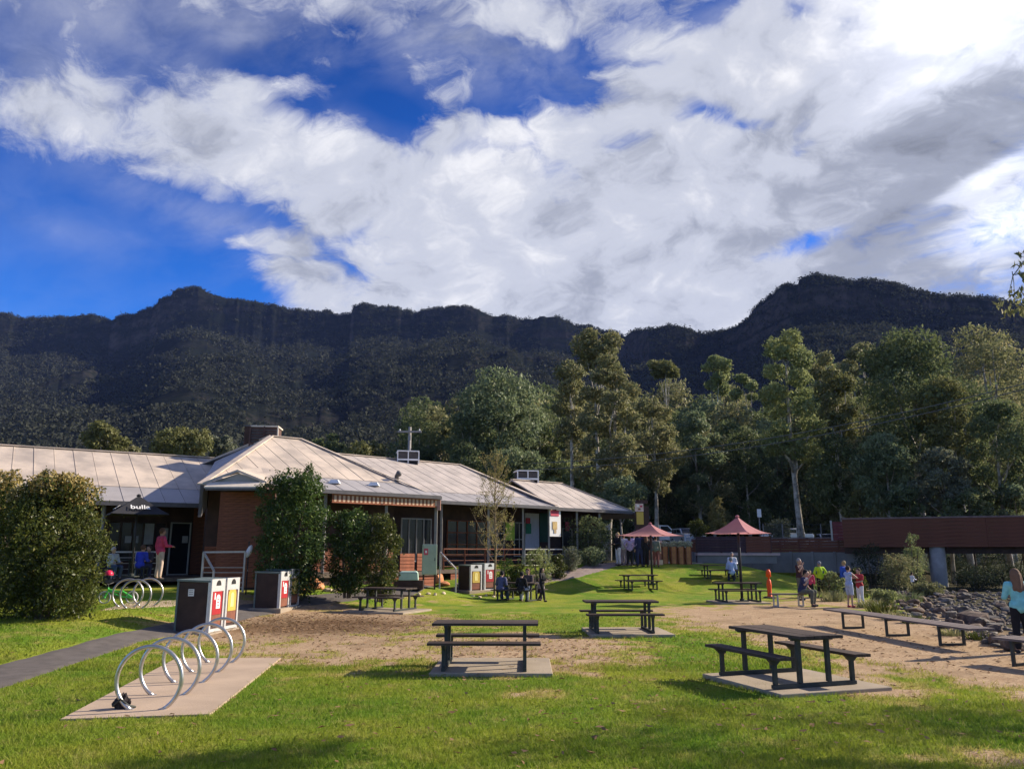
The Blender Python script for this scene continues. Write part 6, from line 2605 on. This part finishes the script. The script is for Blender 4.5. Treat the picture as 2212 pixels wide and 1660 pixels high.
car(1436, 1134, 74, R(178), 'white wagon with dark windows parked behind the first pink canopy', M_CARW, 4.3, 1.62)
car(1488, 1140, 66, R(95), 'silver car nose-on beside the round bush', M_CARS, 4.3, 1.45)
car(1706, 1147, 66, R(20), 'white car half hidden behind the wire fence', M_CARW, 4.0, 1.42, False)
car(1795, 1152, 68, R(80), 'silver car parked near the reddish gate', M_CARS, 4.0, 1.42, False)
# clipped round bush and straw-coloured weeping plant beyond the ramp
c = GY(1512, 58)
c.z = PY(1512, 1160, 58).z
bush(c, 1.7, 1.5, PY(1512, 1124, 58).z - c.z, 3000, .14, 'hedge', 'clipped round olive bush between the parked cars and the second umbrella', 160, 9, 'plants by the car park')
c = GY(1556, 60)
c.z = PY(1556, 1150, 60).z
bush(c, 1.5, 1.2, PY(1556, 1075, 60).z - c.z, 1500, .34, 'gold', 'straw-coloured weeping plant left of the second umbrella', 161, 6, 'plants by the car park', shape='cone')
c = GY(1690, 62)
c.z = PY(1690, 1165, 62).z
bush(c, 2.2, 1.5, 1.5, 1800, .2, 'grey', 'grey weeping shrub between the sign pole and the white car', 162, 7, 'plants by the car park')

# ------------------------------------------------------------------ people
M_SKIN = mat('skin', (0.46, 0.28, 0.20), .6, .08, 6)
M_SHOE = mat('dark shoe', (0.03, 0.028, 0.03), .7, .1)
M_EYE = mat('eye', (0.02, 0.015, 0.012), .3, .05)
M_LIP = mat('lip', (0.32, 0.11, 0.09), .6, .05)
_cm = {}


def cloth(col):
    if col not in _cm:
        _cm[col] = mat('fabric', col, .85, .16, 9, .25)
    return _cm[col]


def remesh(mb, name, m, vox, parent, extra=None):
    """fuse overlapping tapered shapes into one continuous smooth surface"""
    tmp = bpy.data.objects.new('tmp', mb.mesh('tmp'))
    COL.objects.link(tmp)
    md = tmp.modifiers.new('r', 'REMESH')
    md.mode = 'VOXEL'
    md.voxel_size = vox
    sm = tmp.modifiers.new('s', 'SMOOTH')
    sm.factor = .5
    sm.iterations = 3
    dg = bpy.context.evaluated_depsgraph_get()
    me = bpy.data.meshes.new_from_object(tmp.evaluated_get(dg))
    old = tmp.data
    bpy.data.objects.remove(tmp)
    bpy.data.meshes.remove(old)
    if extra is not None:
        bm = bmesh.new()
        bm.from_mesh(me)
        ex = extra.mesh('tmp')
        bm.from_mesh(ex)
        bm.to_mesh(me)
        bm.free()
        bpy.data.meshes.remove(ex)
    me.materials.clear()
    me.materials.append(m)
    me.polygons.foreach_set('use_smooth', [True] * len(me.polygons))
    me.name = name
    return obj(name, me, parent)


def V(*a):
    return Vector(a)


def person(loc, face, height, label, shirt, legs, hair, pose='stand', arms='down', sleeves='long', legwear='long', hairlen='short', vox=.026, group=None, shoe=None, hat=None, lean=0.0, head_turn=0.0):
    """a figure facing local -Y; face turns it about the vertical"""
    k = height / 1.72
    t = thing('person', loc, face, label, 'person', group)
    sit = pose == 'sit'
    hz = .50 if sit else .93
    dz = hz - .93
    hips = [V(-.088, 0, hz), V(.088, 0, hz)]
    if sit:
        knees = [V(-.13, -.43, .52), V(.13, -.43, .52)]
        ank = [V(-.13, -.40, .09), V(.14, -.36, .09)]
    elif pose == 'walk':
        knees = [V(-.10, -.14, .51), V(.10, .02, .50)]
        ank = [V(-.11, -.20, .10), V(.11, .26, .14)]
    else:
        knees = [V(-.105, -.015, .50), V(.105, -.02, .50)]
        ank = [V(-.12, .015, .09), V(.12, .02, .09)]

    def up_(x, y, z):
        """upper-body point, leaned forward about the hips"""
        q = z - .93
        return V(x, y - math.sin(lean) * q, hz + math.cos(lean) * q)

    chest, belly, neck = up_(0, 0, 1.30), up_(0, .0, 1.08), up_(0, .01, 1.475)
    sh = [up_(-.19, 0, 1.405), up_(.19, 0, 1.405)]
    head = up_(0, -.02, 1.605)
    A = {'down': [(-.245, .03, 1.13), (-.255, -.05, .88)], 'fwd': [(-.24, -.06, 1.14), (-.16, -.30, 1.12)], 'face': [(-.23, -.14, 1.20), (-.09, -.20, 1.45)],
         'hug': [(-.27, -.18, 1.25), (-.10, -.38, 1.22)], 'lap': [(-.25, -.05, 1.13), (-.12, -.28, 1.0)], 'hips': [(-.33, .05, 1.18), (-.17, -.06, 1.02)], 'up': [(-.29, -.10, 1.50), (-.20, -.16, 1.68)]}
    pa_, pb_ = (arms if isinstance(arms, tuple) else (arms, arms))
    el, wr = [], []
    for i, a in enumerate((pa_, pb_)):
        s = 1 if i == 0 else -1
        (ex, ey, ez), (wx, wy, wz) = A[a]
        el.append(up_(ex * s, ey, ez))
        wr.append(up_(wx * s, wy, wz))
    S = lambda p: p * k
    # body: one continuous surface
    b = MB()

    def cap(m_, a, c, ra, rb):
        m_.cap(S(a), S(c), ra * k, rb * k, 9)

    cap(b, hips[0], hips[1], .088, .088)
    cap(b, (hips[0] + hips[1]) / 2, belly, .12, .115)
    cap(b, belly, chest, .115, .125)
    cap(b, sh[0] * .75 + chest * .25, sh[1] * .75 + chest * .25, .075, .075)
    cap(b, chest, neck, .085, .052)
    cap(b, neck, head, .050, .055)
    for i in (0, 1):
        cap(b, sh[i], el[i], .052, .040)
        cap(b, el[i], wr[i], .040, .028)
        cap(b, hips[i], knees[i], .088, .058)
        cap(b, knees[i], ank[i], .057, .037)
        cap(b, ank[i], ank[i] + V(0, -.10, -.045), .038, .032)
    rt = Matrix.Rotation(head_turn, 3, 'Z')
    hd = S(head)
    b.ball(hd, .098 * k, 14, 10, (.86, 1.02, 1.18), rt)
    b.ball(hd + rt @ V(0, -.045 * k, -.065 * k), .058 * k, 10, 7, (.9, .9, .95))
    nose = MB()
    nose.cap(hd + rt @ V(0, -.090 * k, .005 * k), hd + rt @ V(0, -.112 * k, -.028 * k), .010 * k, .016 * k, 6)
    for s in (-1, 1):
        nose.ball(hd + rt @ V(s * .085 * k, .005 * k, -.01 * k), .024 * k, 6, 5, (.4, .8, 1.2))
    # hands: palm with four fingers and a thumb
    for i in (0, 1):
        d = (wr[i] - el[i]).normalized()
        sd = d.cross(V(0, 0, 1) if abs(d.z) < .8 else V(0, 1, 0)).normalized()
        if i == 1:
            sd = -sd
        nn = d.cross(sd).normalized()
        palm = wr[i] + d * .055
        b.ball(S(palm), .043 * k, 8, 6, (.9, .9, 1.1))
        for f in range(4):
            o_ = palm + d * .03 + sd * (.027 - .018 * f)
            ln = (.062, .072, .067, .050)[f]
            m1_ = o_ + d * ln * .55 + nn * .006
            e1_ = m1_ + d * ln * .38 + nn * .022
            nose.tube([S(o_), S(m1_), S(e1_)], [.0095 * k, .009 * k, .0065 * k], 5)
        o_ = wr[i] + d * .03 + sd * .03
        nose.tube([S(o_), S(o_ + d * .03 + sd * .028), S(o_ + d * .062 + sd * .034 + nn * .012)], [.012 * k, .0105 * k, .007 * k], 5)
    remesh(b, 'body', M_SKIN, vox * .8 * k, t, nose)
    e_ = MB()
    e_.ball((0, 0, 0), .011 * k, 6, 4)
    em = e_.mesh('eye', M_EYE)
    for s in (-1, 1):
        o = obj('eye', em, t)
        o.location = hd + rt @ V(s * .034 * k, -.093 * k, .012 * k)
    e_ = MB()
    e_.ball(hd + rt @ V(0, -.097 * k, -.062 * k), .02 * k, 6, 4, (1, .35, .3), rt)
    e_.build('mouth', M_LIP, t)
    # shirt
    c = MB()
    g = .017
    cap(c, hips[0] * .55 + hips[1] * .45 + V(0, 0, .02), belly, .135 + g, .122 + g)
    cap(c, V(-.075, 0, 0) + (hips[0] + hips[1]) / 2 + V(0, 0, .04), V(.075, 0, 0) + (hips[0] + hips[1]) / 2 + V(0, 0, .04), .108 + g, .108 + g)
    cap(c, belly, chest, .118 + g, .128 + g)
    cap(c, sh[0] * .8 + chest * .2, sh[1] * .8 + chest * .2, .075 + g, .075 + g)
    cap(c, chest, chest * .35 + neck * .65, .11 + g, .06 + g)
    for i in (0, 1):
        if sleeves == 'long':
            cap(c, sh[i], el[i], .055 + g, .044 + g)
            cap(c, el[i], el[i] * .08 + wr[i] * .92, .044 + g, .034 + g)
        elif sleeves == 'short':
            cap(c, sh[i], sh[i] * .35 + el[i] * .65, .055 + g, .052 + g)
    remesh(c, 'shirt', cloth(shirt), vox * k, t)
    # trousers
    c = MB()
    g = .014
    cap(c, hips[0], hips[1], .092 + g, .092 + g)
    cap(c, (hips[0] + hips[1]) / 2, (hips[0] + hips[1]) / 2 * .6 + belly * .4, .105 + g, .105 + g)
    for i in (0, 1):
        if legwear == 'long':
            cap(c, hips[i], knees[i], .092 + g, .063 + g)
            cap(c, knees[i], ank[i] * .9 + knees[i] * .1, .063 + g, .050 + g)
        else:
            cap(c, hips[i], knees[i] * .85 + hips[i] * .15, .098 + g, .075 + g)
    remesh(c, 'trousers', cloth(legs), vox * k, t)
    for i in (0, 1):
        q = MB()
        q.ball(S(ank[i] + V(0, -.055, -.05)), .072 * k, 10, 7, (.62, 1.55, .62))
        q.build('shoe', cloth(shoe) if shoe else M_SHOE, t, True)
    # hair
    if hair is not None:
        q = MB()
        q.ball(hd + rt @ V(0, .016 * k, .030 * k), .108 * k, 12, 8, (.92, 1.0, 1.06), rt)
        if hairlen != 'short':
            n_ = up_(0, .075, 1.50) if hairlen == 'mid' else up_(0, .10, 1.30)
            q.cap(hd + rt @ V(0, .06 * k, 0), S(n_), .085 * k, .07 * k if hairlen == 'long' else .06 * k, 9)
            if hairlen == 'long':
                for s in (-1, 1):
                    q.cap(hd + rt @ V(s * .06 * k, .04 * k, 0), S(up_(s * .075, .085, 1.31)), .06 * k, .05 * k, 8)
        # keep the face clear: cut the cap back in front
        cut = []
        for p in q.v:
            r_ = rt.inverted() @ (Vector(p) - hd)
            if r_.y < -.030 * k and r_.z < .062 * k:
                r_.y = -.030 * k
            cut.append(tuple(rt @ r_ + hd))
        q.v = cut
        remesh(q, 'hair', cloth(hair), .016 * k, t)
    if hat is not None:
        q = MB()
        q.lathe([(.112 * k, 0), (.108 * k, .05 * k), (.08 * k, .09 * k), (.02 * k, .105 * k)], 14, tuple(hd + V(0, .01 * k, .035 * k)))
        q.box(hd + rt @ V(0, -.13 * k, .045 * k), (.15 * k, .12 * k, .012 * k), rt)
        q.build('cap', cloth(hat), t, True)
    return t


NAVY, BLACK, WHITE, GREY, DKB = (0.03, 0.035, 0.085), (0.014, 0.013, 0.016), (0.66, 0.65, 0.68), (0.20, 0.21, 0.24), (0.045, 0.028, 0.02)
BROWN, BLOND, RED_, PINK = (0.12, 0.06, 0.035), (0.38, 0.27, 0.14), (0.40, 0.035, 0.05), (0.56, 0.06, 0.13)
LTBLUE, PALE, DENIM, KHAKI = (0.34, 0.42, 0.64), (0.60, 0.58, 0.60), (0.05, 0.075, 0.14), (0.11, 0.11, 0.085)


def stand_at(u, v, **k):
    c = G(u, v)
    return Vector((c.x, c.y, gzf(c.x, c.y)))


def hgt(c, u, v):
    return PY(u, v, c.y).z - c.z


TG = 'family at the picnic table by the bins'
tgc = TB[6].location
rz6 = TB[6].rotation_euler.z
M6 = Matrix.Rotation(rz6, 3, 'Z')


def at6(x, y):
    p = tgc + M6 @ V(x, y, 0)
    return Vector((p.x, p.y, gzf(p.x, p.y) - .03))


person(at6(-.55, -.66), rz6 + PI, 1.62, 'person in a navy jacket sitting at the left end of the family table', (0.085, 0.095, 0.19), DENIM, BLACK, 'sit', 'fwd', group=TG, lean=.25)
person(at6(.40, -.66), rz6 + PI, 1.60, 'person in a black top with pale bare legs on the near family bench', BLACK, PALE, BLACK, 'sit', 'fwd', group=TG, lean=.15)
person(at6(.05, .68), rz6, 1.72, 'adult with reddish brown hair facing the lawn at the far side of the family table', (0.10, 0.075, 0.07), DENIM, BROWN, 'sit', 'fwd', group=TG, hairlen='mid')
person(at6(.62, .66), rz6 + .3, 1.25, 'child in a pale top sitting at the right of the family table', (0.44, 0.36, 0.36), (0.06, 0.04, 0.09), BLOND, 'sit', 'fwd', group=TG)
c = stand_at(1171, 1299)
person(c, R(60), hgt(c, 1171, 1226), 'person all in black standing at the right end of the family table', BLACK, BLACK, BLACK, 'walk', 'fwd', group=TG, hairlen='long')

GG = 'people gathered under the first pink umbrella'
Yg = 45.0
for u, vh, face, sh_, lg, hr, kw, lb in (
        (1337, 1150, -60, BLACK, PALE, BLOND, dict(arms='fwd'), 'person with black top and white trousers at the left of the group under the umbrella'),
        (1349, 1153, 160, WHITE, (0.42, 0.33, 0.38), BROWN, dict(arms='down'), 'person in a white top and pinkish trousers, second from the left of the group'),
        (1362, 1157, 180, (0.36, 0.27, 0.42), BLACK, DKB, dict(arms='hips', hairlen='mid'), 'person in a mauve top and black trousers in the middle of the group'),
        (1372, 1152, 20, (0.48, 0.44, 0.66), DENIM, BLACK, dict(arms='fwd'), 'person in a pale lilac shirt right of the mauve top'),
        (1384, 1150, 185, NAVY, NAVY, BLACK, dict(arms='down'), 'tall person in all navy beside the lilac shirt'),
        (1397, 1153, 200, BLACK, BLACK, BROWN, dict(arms='down', hairlen='long'), 'person in black with long brown hair just left of the umbrella pole'),
        (1419, 1158, 150, (0.16, 0.18, 0.15), (0.20, 0.07, 0.06), DKB, dict(arms='down'), 'person in a grey-green top and dull red trousers right of the umbrella pole')):
    g = GY(u, Yg + (.4 if u in (1349, 1372) else 0))
    person(g, R(face), PY(u, vh, g.y).z - g.z, lb, sh_, lg, hr, 'stand', vox=.032, group=GG, **kw)

# far lawn
Yf = 46.5
g = GY(1501, Yf)
person(g, R(80), PY(1501, 1212, Yf).z - g.z, 'small child in a pale shirt running on the far lawn', (0.42, 0.45, 0.42), BLACK, DKB, 'walk', 'fwd', 'short', 'short', vox=.034)
hc = TB[7].location
person(Vector((hc.x + .55, hc.y - .66, gzf(hc.x + .5, hc.y - .6) - .02)), R(170), 1.75, 'person in a light blue shirt sitting at the far picnic table', LTBLUE, NAVY, GREY, 'sit', 'fwd', vox=.032, lean=.2)
person(Vector((hc.x + .95, hc.y + .66, gzf(hc.x + .9, hc.y + .6) - .02)), R(0), 1.70, 'person in a white shirt facing the light blue shirt across the far table', (0.55, 0.58, 0.66), DENIM, GREY, 'sit', 'fwd', vox=.032)

# by the creek
mc = sb_ + V(.62, .1, 0)
person(Vector((mc.x, mc.y, gzf(mc.x, mc.y) + .01)), R(48), 1.75, 'man in navy and dark trousers hunched on the short pale bench', NAVY, KHAKI, BLACK, 'sit', ('face', 'lap'), 'short', lean=.28)
c = stand_at(1731, 1296)
person(c, R(40), hgt(c, 1731, 1206), 'tall man in dark maroon raising a hand to his face behind the short bench', (0.055, 0.022, 0.025), KHAKI, GREY, 'stand', ('face', 'fwd'), 'short')
c = stand_at(1753, 1291)
person(c, R(150), hgt(c, 1753, 1232), 'child in a pink top and black leggings beside the tall man', PINK, BLACK, BLOND, 'stand', 'down', 'long', hairlen='mid')
c = stand_at(1775, 1289)
person(c, R(190), hgt(c, 1775, 1212), 'person in a bright yellow-green hi-vis jacket and black trousers', (0.42, 0.62, 0.03), BLACK, GREY, 'stand', 'hips', 'long')
c = stand_at(1838, 1311)
person(c, R(110), hgt(c, 1838, 1222), 'person in a pale blue top and red socks reaching towards the person in red', LTBLUE, (0.40, 0.44, 0.56), DKB, 'stand', 'hug', 'none', 'short', shoe=RED_)
c = stand_at(1861, 1310)
person(c, R(-70), hgt(c, 1861, 1227), 'person in a red top and white trousers facing the person in pale blue', RED_, WHITE, DKB, 'stand', ('hug', 'fwd'), 'short')
c = GY(1827, 36.0)
person(c, R(200), PY(1827, 1211, 36.0).z - c.z, 'person in a royal blue top half hidden behind the person in pale blue', (0.035, 0.09, 0.42), DENIM, BLOND, 'stand', 'down')
c = GY(1971, 40.0)
person(c, R(100), PY(1971, 1236, 40.0).z - c.z, 'distant person in a white shirt crouched in shade by the bridge pier', WHITE, BLACK, BLACK, 'stand', 'fwd')
cw = PY(2213, 1400, 16.3)
cw.z = gzf(cw.x, cw.y)
person(cw, R(172), PY(2213, 1229, 16.3).z - cw.z, 'woman with long brown hair and aqua top cut off by the right edge', (0.22, 0.56, 0.60), BLACK, (0.17, 0.095, 0.06), 'stand', 'fwd', 'long', hairlen='long', vox=.02)

# on the left deck
dk = (0.86 - 1.8) * SCL + CAM_H
p = PY(300, 1240, 31.2)
person(Vector((p.x, p.y, dk)), R(165), 1.72, 'person in a royal blue jacket sitting on the left deck', (0.035, 0.06, 0.50), NAVY, BROWN, 'sit', 'fwd', lean=.15)
p = PY(342, 1240, 30.6)
pk = person(Vector((p.x, p.y, dk)), R(140), PY(343, 1141, 30.6).z - dk, 'person in a bright pink shirt and pale trousers standing on the left deck', PINK, (0.52, 0.40, 0.32), BROWN, 'stand', ('fwd', 'down'), 'long')
p = PY(240, 1240, 30.4)
person(Vector((p.x, p.y, dk)), R(60), 1.60, 'person in a pale grey top with white hair sitting beside the hedge on the deck', (0.46, 0.50, 0.50), DENIM, (0.55, 0.50, 0.44), 'sit', 'fwd')
p = PY(318, 1240, 32.4)
person(Vector((p.x, p.y, dk)), R(-20), 1.70, 'person in dark clothes sitting behind the blue jacket on the left deck', (0.06, 0.05, 0.06), NAVY, DKB, 'sit', 'fwd', vox=.03)
# deck furniture they sit on
for u, Y, rz, lb in ((303, 31.25, .1, 'dark cafe chair under the person in the blue jacket'), (318, 32.45, 2.8, 'dark cafe chair under the dark-clothed sitter'), (240, 30.45, 1.0, 'dark cafe chair beside the hedge')):
    p = PY(u, 1240, Y)
    t = thing('chair', Vector((p.x, p.y, dk)), rz, lb, 'chair', 'cafe chairs on the left deck')
    mb = MB()
    mb.box((0, 0, .40), (.44, .44, .04))
    mb.build('seat', M_LEG, t)
    for sx_ in (-1, 1):
        for sy_ in (-1, 1):
            q = MB()
            q.beam((sx_ * .19, sy_ * .19, 0), (sx_ * .17, sy_ * .17, .385), .035, .035)
            q.build('leg', M_LEG, t)
p = PY(278, 1240, 31.9)
t = thing('cafe_table', Vector((p.x, p.y, dk)), 0, 'dark cafe table under the black umbrella', 'table')
mb = MB()
mb.lathe([(.45, .70), (.45, .735)], 20)
mb.build('tabletop', M_LEG, t)
mb = MB()
mb.lathe([(.28, 0), (.26, .03), (.04, .06), (.04, .70)], 12)
mb.build('pedestal', M_LEG, t)

# rounded white lamp on the landing rail
p = PY(538, 1190, 26.2 * SCL)
t = thing('lamp_post', Vector((p.x, p.y, gzf(p.x, p.y))), 0, 'white oval light hanging by the landing rail next to the tall bush', 'lamp')
mb = MB()
mb.tube([(-.05, .1, 0), (-.05, .1, p.z - t.location.z + .35), (0, 0, p.z - t.location.z + .33)], .025, 6)
mb.build('pole', M_POLE, t)
mb = MB()
mb.ball((0, 0, p.z - t.location.z), .12, 14, 10, (.8, .8, 1.9), Matrix.Rotation(.35, 3, 'Y'))
mb.build('shade', M_WHITE, t, True)

# ------------------------------------------------------------------ child's bicycle and helmet
bc = (G(225, 1304) + G(283, 1303)) / 2
bc.z = gzf(bc.x, bc.y) + .02
wx = PY(283, 1293, bc.y).x - PY(225, 1293, bc.y).x
t = thing('bicycle', bc, R(3), "child's bright green bicycle with white tyres leaning in the rear rack", 'bicycle')
M_BGR = mat('bright green paint', (0.10, 0.62, 0.10), .4, .05)
M_TYW = mat('pale tyre', (0.50, 0.48, 0.45), .8, .1)
wr_ = .168
for i, x in enumerate((-wx / 2, wx / 2)):
    pts = [(x + wr_ * math.cos(a), 0, wr_ + wr_ * math.sin(a)) for a in [2 * PI * k / 28 for k in range(29)]]
    mb = MB()
    mb.tube(pts, .020, 7, False)
    w_ = mb.build('wheel', M_TYW, t, True)
    q = MB()
    for k in range(8):
        a = PI * k / 8
        q.tube([(x - wr_ * .93 * math.cos(a), 0, wr_ - wr_ * .93 * math.sin(a)), (x + wr_ * .93 * math.cos(a), 0, wr_ + wr_ * .93 * math.sin(a))], .003, 3)
    q.build('spokes', M_STEEL, w_)
    q = MB()
    q.tube([(x, -.04, wr_), (x, .04, wr_)], .022, 8)
    q.build('hub', M_BGR, w_)
head_ = V(-wx * .40, 0, .46)
bb_ = V(0.02, 0, .20)
st_ = V(wx * .16, 0, .42)
mb = MB()
for a, b_ in ((V(-wx * .385, 0, .38), bb_), (head_, V(-wx * .375, 0, .36)), (V(-wx * .385, 0, .40), V(wx * .10, 0, .32)), (bb_, st_), (bb_, V(wx / 2, .04, wr_)), (bb_, V(wx / 2, -.04, wr_)), (V(wx * .12, 0, .36), V(wx / 2, .04, wr_)), (V(wx * .12, 0, .36), V(wx / 2, -.04, wr_))):
    mb.tube([a, b_], .024, 7)
mb.build('frame', M_BGR, t)
mb = MB()
for s in (-.045, .045):
    mb.tube([V(-wx * .385, s * .6, .37), V(-wx / 2, s, wr_)], .014, 6)
mb.build('fork', M_BGR, t)
mb = MB()
mb.tube([head_, head_ + V(-.01, 0, .10)], .014, 6)
mb.tube([head_ + V(.05, -.22, .14), head_ + V(-.01, -.10, .10), head_ + V(-.01, .10, .10), head_ + V(.05, .22, .14)], .012, 6)
mb.build('handlebar', M_POLE, t)
mb = MB()
mb.ball(st_ + V(.02, 0, .03), .10, 10, 6, (1.2, .7, .3))
mb.build('saddle', M_POLE, t, True)
mb = MB()
mb.tube([bb_ + V(0, -.06, 0), bb_ + V(0, .06, 0)], .012, 6)
for s in (-1, 1):
    mb.box(bb_ + V(s * .10, s * .09, -.02 * s), (.08, .05, .02))
    mb.tube([bb_ + V(0, s * .06, 0), bb_ + V(s * .10, s * .07, -.02 * s)], .010, 5)
mb.build('cranks', M_POLE, t)
hp_ = PY(235, 1238, bc.y - .1)
t = thing('helmet', Vector((hp_.x, hp_.y, hp_.z - .07)), .3, 'round pinkish red helmet hanging on the green bicycle', 'helmet')
mb = MB()
vs_, n_ = [], 14
mb.lathe([(.125, 0), (.135, .03), (.13, .08), (.10, .135), (.05, .165), (.005, .172)], 16)
mb.build('shell', mat('pink red helmet', (0.62, 0.02, 0.07), .35, .05), t, True)
mb = MB()
mb.lathe([(.137, .0), (.140, .02), (.128, .022)], 16)
mb.build('rim', M_POLE, t, True)
mb = MB()
mb.tube([(-.11, 0, .01), (-.05, 0, -.10), (.05, 0, -.10), (.11, 0, .01)], .006, 4)
mb.build('strap', M_POLE, t)

# ------------------------------------------------------------------ air: the mountains fade a little to blue
mb = MB()
mb.box((0, 900, 215), (5600, 3200, 434))
MH = bpy.data.materials.new('air')
MH.use_nodes = True
t = MH.node_tree
t.nodes.remove(t.nodes['Principled BSDF'])
pv = t.nodes.new('ShaderNodeVolumePrincipled')
pv.inputs['Color'].default_value = (0.28, 0.42, 1.0, 1)
pv.inputs['Density'].default_value = 0.000055
pv.inputs['Anisotropy'].default_value = 0.0
t.links.new(pv.outputs[0], t.nodes['Material Output'].inputs['Volume'])
tag(mb.build('haze', MH), 'thin blue air between the lawn and the mountains', None, None, 'stuff')
SC.cycles.volume_bounces = 0
SC.cycles.volume_step_rate = 5
